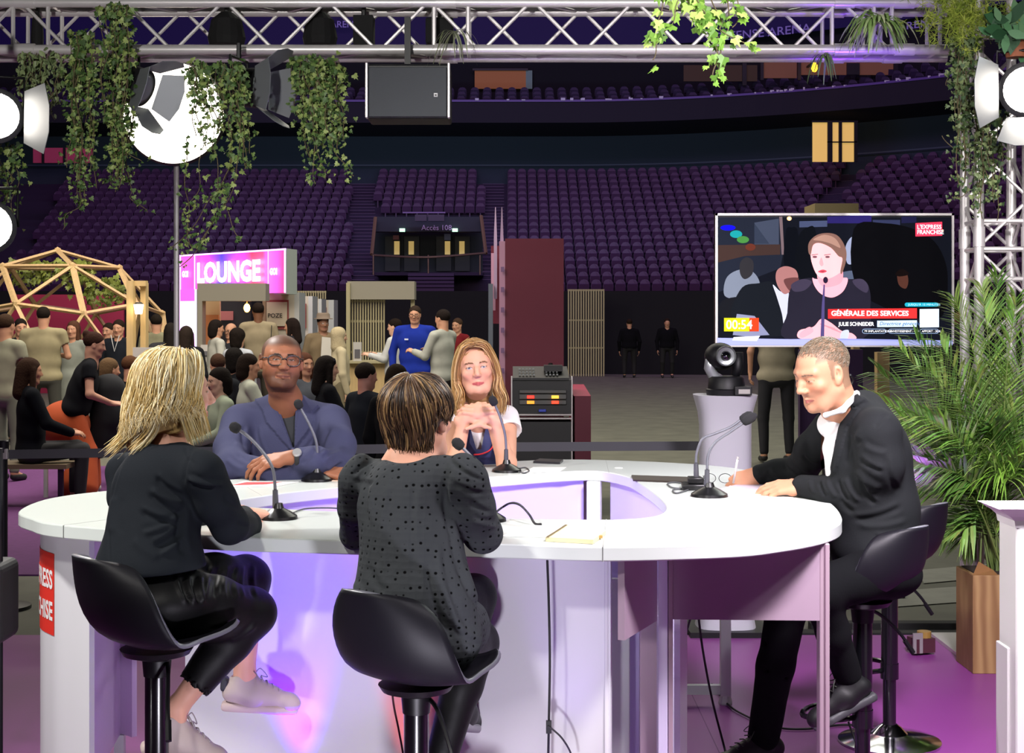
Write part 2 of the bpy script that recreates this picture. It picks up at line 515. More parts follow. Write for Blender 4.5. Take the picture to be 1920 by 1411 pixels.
vis = [s for s in seats if not s[3]]
near = sorted(vis, key=lambda s: (s[2], abs(s[0])))[:300]
ns = set(map(id, near))
first = None
for s in near:
    if first is None:
        first = sg.build('tip_up_chair', M_seat, smooth=False)
        tag(first, 'purple plastic tip-up seat in the lower rows of the arena', 'seat', 'purple seats in the lower rows'); o = first
    else: o = first.copy(); col.objects.link(o)
    o.location = (s[0], s[1], s[2]); o.rotation_euler = (0, 0, s[4])
def mass(name, lst, m):
    gv = np.array(sg.v); vs = []; fs = []; n = len(gv)
    for q, s in enumerate(lst):
        c, sn = math.cos(s[4]), math.sin(s[4])
        v = gv.copy(); x = v[:, 0] * c - v[:, 1] * sn; y = v[:, 0] * sn + v[:, 1] * c
        v[:, 0] = x + s[0]; v[:, 1] = y + s[1]; v[:, 2] += s[2]; vs.append(v)
        fs += [tuple(i + q * n for i in f) for f in sg.f]
    return npmesh(name, np.concatenate(vs), fs, m, smooth=False)
o = mass('arena_seating', [s for s in seats if id(s) not in ns], M_seat)
tag(o, 'rows of purple arena seats rising behind the lowest ones', 'seating', kind='stuff')
ups = []
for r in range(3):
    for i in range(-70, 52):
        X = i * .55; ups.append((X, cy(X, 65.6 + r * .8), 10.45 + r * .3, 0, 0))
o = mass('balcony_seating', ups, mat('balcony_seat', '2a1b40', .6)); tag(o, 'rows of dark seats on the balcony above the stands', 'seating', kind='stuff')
# aisle steps
b = MB()
for (pa, pb, r0, r1) in ((657, 704, 1, NR), (905, 945, 3, NR)):
    for r in range(r0, r1):
        d, z = row(r)
        for hlf in (0, 1):
            x0, x1 = (pa - CX) * d / F, (pb - CX) * d / F
            b.bb(x0, x1, d - .345 * hlf - .02, d + .02 - .345 * hlf, z - .15 * hlf, z + .015 - .15 * hlf)
struct(b.build('trim_aisle', mat('aisle_nosing', '6a4a70', .6)))
# right diagonal aisle
b = MB()
for r in range(6, NR):
    d, z = row(r)
    for px in range(1540, 1640, 4):
        X = (px - CX) * 58 / F; Y = cy(X, d); p = px_of(X, Y, z)
        if abs(p[0] - (1612 - (p[1] - 300) * .85)) < 22: b.bb(X - .05, X + .05, Y - .02, Y + .02, z, z + .015)
struct(b.build('trim_aisle_side', mat('aisle_nosing2', '57405a', .6)))
# vomitory ------------------------------------------------------
vt = thing('arena_entrance', 'lit entrance opening in the purple stands with two pairs of doors', 'entrance', P(800, 510, 56.5))
def pan(name, x0, y0, x1, y1, d, t, m, parent=None, bevel=0, lift=0):
    a = P(x0, y0, d); c = P(x1, y1, d); b = MB(); b.bb(a.x, c.x, d, d + t, c.z, a.z)
    return b.build(name, m, parent, bevel=bevel)
pan('back_wall', 700, 432, 905, 520, 57.6, .1, mat('entrance_wall', '1a1c22', .8), vt)
pan('header', 700, 406, 903, 434, 56.4, .6, mat('entrance_header', '1c1426', .7), vt)
pan('floor_slab', 700, 510, 905, 516, 55.2, 2.4, M_step, vt)
M_pane = mat('cream_light', 'c9b27a', .6, emit=.55, ecol='c9a860')
M_door = mat('door_dark', '0a0b10', .6)
for x in (722, 758, 818, 853):
    dd = pan('door', x, 443, x + 28, 508, 57.4, .08, M_door, vt)
for (x, c) in ((739, 0), (766, 0), (834, 0), (861, 0)):
    pan('door_light', x, 452, x + 10, 477, 57.3, .05, M_pane, vt)
for x in (754, 853):
    pan('exit_lamp', x - 5, 428, x + 5, 434, 56.2, .1, mat('exit_green', 'a8e8c8', .5, emit=3, ecol='9fe8c0'), vt)
pan('round_sign', 833, 438, 845, 450, 57.2, .04, mat('sign_blue', '4a4f7a', .5), vt)
pan('red_sign', 737, 441, 748, 449, 57.2, .04, mat('sign_red', '7a1c2c', .5), vt)
b = MB(); o0 = P(790, 431, 56.3); put_text(b, 'Accès 108', .27, lambda v: (o0.x + v.x, 56.33, o0.z + v.y)); b.build('lettering', mat('letter_mauve', '9a7aa8', .6, emit=.2), vt)
for (pa, pb) in (((704, 408), (697, 477)), ((902, 405), (911, 475))): b = MB(); b.tube([P(*pa, 56.2), P(*pb, 55)], .07, 6); b.build('timber_edge', mat('brown_edge', '6b4a38', .6), vt)
b = MB(); b.tube(catmull([P(697, 478, 55), P(800, 482, 54.6), P(911, 474, 55)], 6), .04, 6)
for px in (700, 803, 900): b.tube([P(px, 478, 54.9), P(px, 515, 54.9)], .03, 6)
b.build('handrail', mat('brass_rail', '6a5048', .4, metal=.3), vt)
b = MB()
for i in range(5):
    a = P(765, 512 + i * 7, 54.6 - i * .4); c = P(851, 512 + i * 7, 54.6 - i * .4); b.bb(a.x, c.x, a.y, a.y + .4, a.z - .1, a.z)
b.build('step', mat('step_violet', '3a2148', .7), vt)
bd = thing('scoreboard', 'small dark display boxes hung over the stand entrance', 'display', P(800, 405, 55.8))
pan('case', 778, 402, 800, 414, 55.6, .2, mat('case_mauve', '3b2640', .6), bd); pan('case', 803, 402, 833, 414, 55.6, .2, mat('case_mauve', '3b2640', .6), bd)
pan('bar', 755, 397, 835, 399.5, 55.6, .1, mat('bar_mauve', '6d4a80', .5), bd)
b = MB()
for i in range(6):
    a = P(1064 + i * 0, 0, 1)
# upper lit rooms -----------------------------------------------
def litroom(n, x0, y0, x1, y1, d, c, e, mull=(), label=''):
    o = pan('window_%d' % n, x0, y0, x1, y1, d, .1, mat('lit_room%d' % n, c, .8, emit=e), None); struct(o)
    for k, m_ in enumerate(mull):
        q = pan('window_bar', m_[0], m_[1], m_[2], m_[3], d - .1, .12, M_black, o)
litroom(1, 1524, 229, 1607, 303, 60.5, 'd8b060', .75, ((1552, 229, 1561, 303), (1573, 229, 1579, 303), (1602, 229, 1608, 303), (1552, 265, 1607, 267), (1522, 226, 1609, 229)))
litroom(2, 890, 132, 986, 166, 70.2, '8a5638', .35, ((886, 128, 990, 132),))
litroom(3, 986, 132, 998, 166, 70.2, '5c6a70', .3)
litroom(4, 1282, 122, 1420, 152, 64.5, '3a2a20', .3, ((1338, 120, 1346, 160), (1392, 118, 1400, 160)))
litroom(5, 1430, 112, 1494, 146, 62.6, '6a4434', .35, ((1426, 112, 1432, 150),))
litroom(6, 1500, 112, 1680, 140, 61.5, '6a4434', .35, ((1588, 118, 1612, 140), (1676, 105, 1684, 150), (1496, 112, 1502, 150)))
litroom(7, 62, 277, 172, 305, 60, '8a2a48', .25, ((78, 277, 82, 305), (118, 277, 122, 305)))
lamp = thing('wall_lamp', 'small yellow lamp glowing in a box above the balcony', 'lamp', P(1527, 126, 60))
b = MB(); b.ell(P(1527, 126, 60), (.13, .13, .2), 10); b.build('bulb', mat('yellow_lamp', 'ffb020', .5, emit=6), lamp)
b = MB(); b.bb(*(lambda p: (p.x - .05, p.x + .05, 60, 61.4, p.z + .2, p.z + .26))(P(1527, 126, 60))); b.build('bracket', M_black, lamp)
# glints of light along the balcony rail, imitated by small pale glowing blocks
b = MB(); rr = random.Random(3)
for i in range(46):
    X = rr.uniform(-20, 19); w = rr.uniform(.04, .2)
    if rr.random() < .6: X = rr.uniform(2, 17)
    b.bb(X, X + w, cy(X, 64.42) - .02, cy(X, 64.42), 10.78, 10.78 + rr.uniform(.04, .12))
tag(b.build('rail_glints', mat('pale_glint', 'b0a8c0', .4, emit=.1)), 'small pale blocks imitating glints of light along the balcony rail', 'glint_marks', kind='stuff')

# ------------------------------------------------------------ expo hall behind
# geodesic dome
dc = P(108, 751, 30); DR = 2.25; dzc = .72
dome = thing('geodesic_dome', 'pale timber geodesic dome standing over the crowd', 'dome', (dc.x, 30, 0))
bm = bmesh.new(); bmesh.ops.create_icosphere(bm, subdivisions=2, radius=1)
Mr = Matrix.Rotation(R(12), 3, 'Z')
for e in bm.edges:
    a = Mr @ e.verts[0].co; c = Mr @ e.verts[1].co
    if a.z < -.36 or c.z < -.36 or max(a.z, c.z) < -.2: continue
    pa = V(dc.x, 30, dzc) + a * DR; pc = V(dc.x, 30, dzc) + c * DR
    b = MB(); b.tube([pa, pc], .062, 4, flat=.6); b.build('strut', M_wood, dome)
for v in bm.verts:
    a = Mr @ v.co
    if a.z < -.36: continue
    b = MB(); b.ell(V(dc.x, 30, dzc) + a * DR, (.075, .075, .075), 6); b.build('node', M_wood, dome)
bm.free()
pan('backdrop_panel', 20, 552, 232, 760, 33, .08, mat('bright_crimson', '961c48', .6)); bpy.data.objects['backdrop_panel'].name = 'crimson_partition'
tag(bpy.data.objects['crimson_partition'], 'low crimson partition wall behind the timber dome', 'partition')
# crimson tall wall
cw = thing('crimson_display_wall', 'tall crimson display wall with pale pink lettered end panel', 'display wall', P(1000, 900, 16))
a = P(947, 447, 15); c = P(1057, 447, 15)
b = MB(); b.bb(a.x, c.x, 15, 15.12, 0, a.z); b.build('wall_face', M_red, cw)
M_pinkw = mat('pink_board', 'b98aa4', .6)
b = MB()
for (x0, x1, y0, y1, dd) in ((936, 947, 452, 905, 15.0),):
    p0 = P(x0, y0, dd); p1 = P(x1, y1, dd); b.bb(p0.x, p1.x, dd, dd + .3, 0, p0.z)
b.build('end_panel', M_pinkw, cw)
b = MB(); p0 = P(921, 462, 17.5); p1 = P(938, 900, 17.5); b.bb(p0.x, p1.x, 17.3, 17.6, 1.6, p0.z); b.build('side_panel', M_red, cw)
b = MB(); p0 = P(921, 475, 17.2); p1 = P(929, 900, 17.2); b.bb(p0.x, p1.x, 17.1, 17.2, 1.75, p0.z); b.build('pale_strip', M_pinkw, cw)
for (x, dd) in ((929, 17), (941, 15.2)):
    b = MB(); p0 = P(x, 388, dd); p1 = P(x, 560, dd); w = .018
    b.add([(p0.x - .004, dd, p0.z), (p0.x + .004, dd, p0.z), (p0.x + w, dd, p0.z - .35), (p0.x + w, dd, p1.z), (p0.x - w, dd, p1.z), (p0.x - w, dd, p0.z - .35)] +
          [(p0.x - .004, dd + .05, p0.z), (p0.x + .004, dd + .05, p0.z), (p0.x + w, dd + .05, p0.z - .35), (p0.x + w, dd + .05, p1.z), (p0.x - w, dd + .05, p1.z), (p0.x - w, dd + .05, p0.z - .35)],
          [(0, 1, 2, 3, 4, 5), (11, 10, 9, 8, 7, 6)] + [(i, 6 + i, 6 + (i + 1) % 6, (i + 1) % 6) for i in range(6)])
    b.build('fin', mat('pale_fin', 'a890b0', .5), cw)
b = MB(); p0 = P(916, 532, 17); b.bb(p0.x, p0.x + .05, 16.9, 17.0, .4, p0.z); b.build('grey_edge', mat('grey_edge', '5a6270', .5), cw)
b = MB()
for i in range(6):
    p = P(943, 500 + i * 38, 14.98); b.bb(p.x - .02, p.x + .012, 14.97, 14.985, p.z - .05, p.z)
b.build('printed_block', mat('violet_print', '7d5c86', .6), cw)
# slat screens and kiosks
def slat_screen(name, label, x0, y0, x1, y1, d, n, rails=(), hdr=None, par=None, m=M_cream):
    p0 = P(x0, y0, d); p1 = P(x1, y1, d)
    t = par or thing(name, label, 'screen', ((p0.x + p1.x) / 2, d, 0))
    zb = max(p1.z, 0)
    b = MB(); w = (p1.x - p0.x) / n
    for i in range(n + 1): b.bb(p0.x + i * w - w * .26, p0.x + i * w + w * .26, d, d + .05, zb, p0.z)
    b.build('slats', m, t)
    for y in rails: b = MB(); z = P(0, y, d).z; b.bb(p0.x, p1.x, d + .05, d + .09, z - .02, z + .02); b.build('rail', m, t)
    b = MB(); b.bb(p0.x - w * .3, p1.x + w * .3, d + .05, d + .09, p0.z - .05, p0.z); b.build('rail', m, t)
    return t
slat_screen('slatted_screen', 'pale timber slatted screen against the black curtain, right of the crimson wall', 1066, 542, 1132, 705, 42, 14, (600, 652))
slat_screen('slatted_screen', 'pale timber slatted screen rising above the white booth row', 556, 545, 610, 560, 36, 12, ())
kk = thing('registration_kiosk', 'pale timber kiosk with blank header and slatted side behind the blue-jacketed person', 'kiosk', P(713, 800, 26))
def kp(name, x0, y0, x1, y1, d, t, m): return pan(name, x0, y0, x1, y1, d, t, m, kk)
kp('header', 651, 527, 777, 561, 26, .5, mat('greige', '8f897c', .7)); kp('post', 649, 530, 656, 760, 25.9, .1, M_cream); kp('post', 770, 530, 777, 690, 26.2, .1, M_cream)
slat_screen('', '', 656, 561, 720, 682, 26.2, 13, (602, 660), par=kk)
kp('counter_top', 651, 677, 760, 681, 25.2, .8, M_cream); kp('counter_front', 655, 681, 756, 780, 25.4, .05, M_wood)
sg1 = thing('counter_sign', 'small white notice card standing on the timber kiosk counter', 'sign', P(669, 678, 25.6))
b = MB(); p = P(669, 678, 25.2); b.box((p.x, 25.3, p.z + .16), (.14, .01, .33)); b.build('card', mat('paper', 'b8b4b0', .8), sg1)
b = MB(); b.box((p.x, 25.29, p.z + .13), (.09, .006, .15)); b.build('printed_block', mat('print_grey', '5c5a60', .8), sg1)
# lounge gate -----------------------------------------------------
lg = thing('lounge_gate', 'glowing pink and violet gate with white lounge lettering', 'gate', P(440, 760, 27))
LA = P(337, 478, 29); LB = P(536, 465.5, 26.05)
def LG(u, z, off=0):   # u 0..1 along the face
    return V(LA.x + (LB.x - LA.x) * u + off * .0, LA.y + (LB.y - LA.y) * u - off, z)
zt = LA.z
def grad(mm): return mm
M_lg = bpy.data.materials.new('lounge_gradient'); M_lg.use_nodes = True
nt = M_lg.node_tree; bs = nt.nodes['Principled BSDF']; tc = nt.nodes.new('ShaderNodeTexCoord'); sp = nt.nodes.new('ShaderNodeSeparateXYZ'); cr = nt.nodes.new('ShaderNodeValToRGB')
mr = nt.nodes.new('ShaderNodeMapRange'); mr.inputs[1].default_value = LA.x - lg.location.x; mr.inputs[2].default_value = LB.x - lg.location.x
nt.links.new(tc.outputs['Object'], sp.inputs[0]); nt.links.new(sp.outputs[0], mr.inputs[0]); nt.links.new(mr.outputs[0], cr.inputs[0])
e = cr.color_ramp.elements; e[0].position = 0; e[0].color = (*hexc('ff5ad8'), 1); e[1].position = 1; e[1].color = (*hexc('ff3c78'), 1)
for p_, c_ in ((.2, 'ff4fb0'), (.32, 'a040ff'), (.42, '4a3cff'), (.55, 'b048ff'), (.7, 'ff3f68'), (.8, 'ff4a80'), (.86, 'e86aff')):
    q = e.new(p_); q.color = (*hexc(c_), 1)
nt.links.new(cr.outputs[0], bs.inputs['Emission Color']); bs.inputs['Emission Strength'].default_value = 1.0; nt.links.new(cr.outputs[0], bs.inputs['Base Color'])
def lgq(name, u0, u1, z0, z1, m, off=0, t=.1):
    b = MB(); q = [LG(u0, z0, off), LG(u1, z0, off), LG(u1, z1, off), LG(u0, z1, off)]; b.add(q + [x + V(0, t, 0) for x in q], [(0, 1, 2, 3), (7, 6, 5, 4), (0, 4, 5, 1), (1, 5, 6, 2), (2, 6, 7, 3), (3, 7, 4, 0)])
    return b.build(name, m, lg)
zb_ = zt - .66
lgq('sign_face', 0, 1, zb_, zt, M_lg); lgq('column_face', 0, .165, 0, zb_, mat('white_glow', 'f0e0ff', .5, emit=1.6, ecol='f2e4ff'))
lgq('pink_block', 0.01, .155, zb_ - .22, zb_, mat('pink_glow', 'ff5ad0', .5, emit=1.0), .03, .02)
lgq('light_edge', 0, .012, 0, zt, mat('violet_glow', 'e0a0ff', .5, emit=2.2), .02, .05); lgq('light_edge', 0, 1, zt - .03, zt, mat('violet_glow', 'e0a0ff'), .02, .05)
lgq('light_edge', .985, 1, zt - .76, zt, mat('violet_glow', 'e0a0ff'), .02, .05); lgq('light_edge', .15, .16, 0, zt, mat('violet_glow', 'e0a0ff'), .02, .03); lgq('light_edge', .845, .85, zt - .76, zt, mat('violet_glow', 'e0a0ff'), .02, .03)
lgq('sign_face', .845, 1, zt - .76, zb_, M_lg)
b = MB(); q = P(536, 465.5, 26.05); r_ = P(557, 463, 26.6); b.add([V(q.x, q.y, zt), V(r_.x, r_.y, zt), V(r_.x, r_.y, zt - .78), V(q.x, q.y, zt - .78), V(q.x - .3, q.y + .6, zt), V(r_.x - .3, r_.y + .6, zt), V(r_.x - .3, r_.y + .6, zt - .78), V(q.x - .3, q.y + .6, zt - .78)],
    [(0, 1, 2, 3), (4, 7, 6, 5), (0, 4, 5, 1), (3, 2, 6, 7), (1, 5, 6, 2), (0, 3, 7, 4)]); b.build('side_face', mat('grey_side', 'a8b2ac', .6), lg)
M_lw = mat('letter_white', 'ffffff', .5, emit=2.2, ecol='ffffff')
b = MB(); LL = (LB - LA).length
put_text(b, 'LOUNGE', .50, lambda v: LG(.185 + v.x / LL, zb_ + .13 + v.y * 1.0, .09), bold=.020, sx=1.14, thick=.01)
b.build('lettering', M_lw, lg)
b = MB(); put_text(b, 'GO!', .15, lambda v: LG(.03 + v.x / LL, zt - .42 + v.y, .05), bold=.008, sx=.9); b.build('lettering', M_lw, lg)
b = MB(); put_text(b, 'GO!', .15, lambda v: LG(.865 + v.x / LL, zt - .44 + v.y, .05), bold=.008, sx=.9); b.build('lettering', M_lw, lg)
# booths near the lounge
bt = thing('lounge_booth', 'greige booth frame with open front under the lounge gate', 'booth', P(435, 780, 25))
def bp_(name, x0, y0, x1, y1, d, t, m): return pan(name, x0, y0, x1, y1, d, t, m, bt)
M_grg = mat('greige', '8f897c')
bp_('header', 370, 531, 498, 564, 25, .4, M_grg); bp_('post', 370, 564, 379, 760, 25, .3, M_grg); bp_('post', 492, 564, 498, 720, 25, .1, mat('brown_post', '7a5c48', .6))
bp_('inner_wall', 379, 564, 412, 700, 26, .1, mat('cream_wall', 'c0a078', .7)); bp_('arch', 384, 590, 410, 700, 25.9, .05, mat('orange_arch', 'c07848', .7)); bp_('back_wall', 412, 564, 470, 700, 27.5, .1, mat('booth_dark', '16141c', .8))
bp_('screen', 412, 583, 437, 600, 27.3, .05, mat('pinkish', '9c5a5c', .6))
o = thing('pendant_bulb', 'warm glowing pendant bulb inside the greige booth', 'lamp', P(463, 577, 25.5))
b = MB(); b.ell(P(463, 577, 25.5), (.055, .055, .075), 12); b.build('bulb', mat('warm_bulb', 'ffb050', .4, emit=22, ecol='ffa040'), o, smooth=True)
b = MB(); b.tube([P(463, 568, 25.5), P(463, 564, 25.2)], .01, 6); b.build('cord', M_black, o)
pz = thing('exhibitor_booth', 'white booth with black-lettered name panel framed in red', 'booth', P(528, 760, 27))
pan('wall', 497, 548, 552, 740, 27, .3, mat('booth_white', 'b8b2a4', .7), pz); pan('red_frame', 499, 562, 541, 617, 26.95, .03, mat('booth_red', '8c3c3c', .6), pz); pan('name_panel', 499, 566, 538, 611, 26.9, .03, mat('booth_panel', 'b6ae98', .7), pz); pan('end_wall', 552, 548, 561, 740, 27, .8, M_grey, pz)
b = MB(); o0 = P(502, 595, 26.88); put_text(b, 'POZE', .105, lambda v: (o0.x + v.x, 26.86, o0.z + v.y), bold=.002); b.build('lettering', M_black, pz)
for (x0, x1, y0, d, w) in ((563, 578, 555, 30, 8), (589, 597, 560, 32.5, 6), (606, 616, 562, 35, 10)):
    q = thing('exhibitor_booth', 'white booth end with red framed board, %s of the receding row' % {30: 'nearest', 32.5: 'middle', 35: 'farthest'}[d], 'booth', P(x0, 760, d))
    pan('wall', x0 - 4, y0, x1, 740, d, .3, mat('booth_white', 'b8b2a4'), q); pan('red_frame', x0 - 2, y0 + 14, x1 - 4, 615, d - .04, .03, mat('booth_red', '8c3c3c'), q); pan('board', x0 - 1, y0 + 20, x1 - 7, 604, d - .07, .03, mat('booth_panel', 'b6ae98'), q)
    pan('end_wall', x1, y0, x1 + w, 740, d, .8, M_grey, q)
# lantern posts
lp = thing('lantern_kiosk', 'pale timber post frame carrying a glowing lantern near the dome', 'kiosk', P(255, 760, 18))
pan('post', 237, 526, 249, 680, 18, .15, M_wood, lp); pan('post', 263, 530, 273, 680, 18.2, .15, M_wood, lp); pan('beam', 237, 526, 273, 536, 18.1, .12, M_wood, lp)
ln = thing('lantern', 'white glowing lantern hung on timber posts', 'lamp', P(260, 579, 17.9))
b = MB(); b.lathe([(.04, -.06), (.06, .055)], P(260, 579, 17.9), 14); b.build('shade', mat('lantern_glow', 'fff2d0', .5, emit=14, ecol='ffe6b0'), ln)
b = MB(); b.lathe([(.064, .055), (.03, .08)], P(260, 579, 17.9), 14); b.build('cap', M_black, ln)
nb = thing('notice_board', 'small white notice board on the timber lantern frame', 'sign', P(270, 656, 17.6)); pan('board', 249, 651, 293, 669, 17.6, .03, mat('paper', 'b8b4b0'), nb)
nb = thing('notice_board', 'small white poster stand beside the greige booth', 'sign', P(386, 670, 22)); pan('board', 376, 646, 400, 690, 22, .03, mat('paper', 'b8b4b0'), nb); pan('printed_block', 379, 658, 397, 666, 21.96, .02, mat('print_grey', '5c5a60'), nb)
# wooden structure behind the television
wf = thing('timber_frame', 'pale timber post and box beam standing behind the television', 'frame', P(1600, 800, 13))
pan('post', 1645, 660, 1668, 790, 12.5, .1, M_wood, wf); pan('beam', 1528, 381, 1610, 408, 12.5, .45, mat('pale_box', '9a8a5c', .6), wf); pan('post', 1600, 396, 1612, 700, 12.8, .1, M_wood, wf)
pw = thing('purple_screen_wall', 'dark purple upright board behind the seated writer', 'board', P(1560, 820, 12)); pan('board', 1500, 655, 1618, 822, 12, .08, mat('purple_board', '3a1d4e', .7), pw)
# ------------------------------------------------------------ desk
def polyint(loop, c, ang):
    dx, dy = math.cos(ang), math.sin(ang); best = None
    for i in range(len(loop)):
        x1, y1 = loop[i][0] - c[0], loop[i][1] - c[1]; x2, y2 = loop[(i + 1) % len(loop)][0] - c[0], loop[(i + 1) % len(loop)][1] - c[1]
        den = dx * (y2 - y1) - dy * (x2 - x1)
        if abs(den) < 1e-9: continue
        t = (x1 * (y2 - y1) - y1 * (x2 - x1)) / den; s = (x1 * dy - y1 * dx) / den
        if t > 0 and -1e-6 <= s <= 1 + 1e-6 and (best is None or t > best): best = t
    return (c[0] + dx * best, c[1] + dy * best)
OUT = [(-1.54, 4.86), (-1.39, 4.70), (-.88, 4.475), (-.55, 4.40), (0, 4.31), (.27, 4.262), (.62, 4.32), (.78, 4.42), (.93, 4.57), (1.03, 4.76), (1.085, 5.05), (1.105, 5.35), (1.10, 5.8), (1.06, 6.15), (.93, 6.48), (.686, 6.70), (.30, 6.84), (.05, 6.78), (-.30, 6.56), (-.68, 6.28), (-1.12, 6.0), (-1.50, 5.62), (-1.63, 5.42), (-1.655, 5.22), (-1.625, 5.0)]
INN = [(-.97, 5.22), (-.73, 5.08), (-.3, 4.95), (-.056, 4.865), (.252, 4.83), (.38, 4.85), (.47, 4.93), (.52, 5.12), (.525, 5.4), (.495, 5.85), (.46, 6.12), (.36, 6.33), (.2, 6.30), (-.04, 6.13), (-.35, 5.93), (-.65, 5.74), (-.9, 5.46)]
OUTS = [tuple(p)[:2] for p in catmull([(x, y, 0) for x, y in OUT], 5, True)]
INNS = [tuple(p)[:2] for p in catmull([(x, y, 0) for x, y in INN], 5, True)]
DC = (-.15, 5.4); NA = 180; ZT = 1.05
desk = thing('studio_desk', 'white teardrop-shaped studio desk with open centre and standing-height panels', 'desk', (0, 5.4, 0))
b = MB(); vs = []
ro = [polyint(OUTS, DC, 2 * PI * i / NA) for i in range(NA)]; ri = [polyint(INNS, DC, 2 * PI * i / NA) for i in range(NA)]
for (lp_, z) in ((ro, ZT), (ri, ZT), (ro, ZT - .042), (ri, ZT - .042)): vs += [(x, y, z) for x, y in lp_]
fs = []
for i in range(NA):
    j = (i + 1) % NA
    fs += [(i, j, NA + j, NA + i), (2 * NA + i, 3 * NA + i, 3 * NA + j, 2 * NA + j), (i, 2 * NA + i, 2 * NA + j, j), (NA + i, NA + j, 3 * NA + j, 3 * NA + i)]
b.add(vs, fs); o = b.build('tabletop', M_white, desk, auto=40, bevel=.004)
# seams of the top sections
b = MB()
def seam(p, q): 
    b.tube([(p[0], p[1], ZT - .0008), (q[0], q[1], ZT - .0008)], .0016, 4)
    dx = (p[0] - q[0]) * .004, (p[1] - q[1]) * .004
    b.tube([(p[0] + dx[0], p[1] + dx[1], ZT), (p[0] + dx[0], p[1] + dx[1], ZT - .042)], .0016, 4)
seam((.255, 4.264), (.30, 4.84)); seam((-1.385, 4.70), (-.95, 5.25)); seam((.42, 6.8), (.40, 6.28)); seam((-1.1, 6.0), (-.9, 5.47))
b.build('section_seam', mat('seam_grey', '9a9c9a', .6), desk)
def vpanel(name, pts, z0, z1, m, t=.02, parent=desk):
    """vertical sheet along plan points"""
    b = MB(); n = len(pts); off = []
    for i in range(n):
        a = Vector(pts[max(0, i - 1)]).to_2d(); c = Vector(pts[min(n - 1, i + 1)]).to_2d(); d = (c - a).normalized(); off.append((-d.y * t, d.x * t))
    vs = []
    for i, p in enumerate(pts):
        vs += [(p[0], p[1], z0), (p[0], p[1], z1), (p[0] + off[i][0], p[1] + off[i][1], z0), (p[0] + off[i][0], p[1] + off[i][1], z1)]
    fs = [(0, 1, 3, 2), (4 * n - 4, 4 * n - 2, 4 * n - 1, 4 * n - 3)]
    for i in range(n - 1):
        a = 4 * i; c = a + 4
        fs += [(a, c, c + 1, a + 1), (a + 2, a + 3, c + 3, c + 2), (a + 1, c + 1, c + 3, a + 3), (a, a + 2, c + 2, c)]
    b.add(vs, fs); return b.build(name, m, parent, auto=35)
ZU = ZT - .042
fp = vpanel('front_panel', [(-1.045, 4.86), (.292, 4.50)], .04, ZU, M_whitem)
# inner ring of panels
inn = [(-.95, 5.50), (-.66, 5.79), (-.35, 5.98), (-.04, 6.18), (.2, 6.35), (.30, 6.37)]
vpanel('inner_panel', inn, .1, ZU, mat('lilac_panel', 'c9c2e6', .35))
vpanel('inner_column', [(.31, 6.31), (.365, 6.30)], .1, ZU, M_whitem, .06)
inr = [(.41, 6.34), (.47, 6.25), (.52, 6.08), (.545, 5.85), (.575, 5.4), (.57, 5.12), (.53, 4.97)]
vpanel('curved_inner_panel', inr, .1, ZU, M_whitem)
# right hand modesty panels and posts
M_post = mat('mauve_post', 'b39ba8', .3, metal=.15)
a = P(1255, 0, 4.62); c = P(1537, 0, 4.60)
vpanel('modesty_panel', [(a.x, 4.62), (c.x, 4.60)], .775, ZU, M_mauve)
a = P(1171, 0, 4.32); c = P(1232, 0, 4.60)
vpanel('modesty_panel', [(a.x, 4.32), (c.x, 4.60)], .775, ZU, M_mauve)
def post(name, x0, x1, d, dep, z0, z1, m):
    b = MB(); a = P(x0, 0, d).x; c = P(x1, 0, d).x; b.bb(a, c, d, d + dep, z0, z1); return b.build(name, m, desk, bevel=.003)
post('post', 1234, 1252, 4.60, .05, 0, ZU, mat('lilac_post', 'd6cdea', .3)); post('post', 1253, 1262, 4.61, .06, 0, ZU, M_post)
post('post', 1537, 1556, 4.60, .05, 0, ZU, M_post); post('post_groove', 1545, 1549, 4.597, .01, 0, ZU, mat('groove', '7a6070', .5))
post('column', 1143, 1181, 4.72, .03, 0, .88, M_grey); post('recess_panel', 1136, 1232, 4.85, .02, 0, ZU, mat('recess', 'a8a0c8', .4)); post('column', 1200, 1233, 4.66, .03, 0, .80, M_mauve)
post('post', 1133, 1141, 4.50, .04, 0, ZU, M_whitem)
# far frame
fr = MB(); a = P(1360, 0, 6.6).x
fr.bb(a - .022, a + .022, 6.58, 6.62, .05, ZU); o = fr.build('leg', M_white, desk)
fr = MB(); fr.bb(.6, a, 6.585, 6.615, .055, .095); fr.build('foot_rail', M_white, desk)
fr = MB(); fr.lathe([(.028, 0), (.03, .02), (.022, .05)], (a, 6.6, 0), 14); fr.build('foot', M_white, desk)
vpanel('back_panel', [(-1.2, 5.85), (-.6, 6.22), (-.1, 6.52), (.35, 6.68)], .1, ZU, M_whitem)
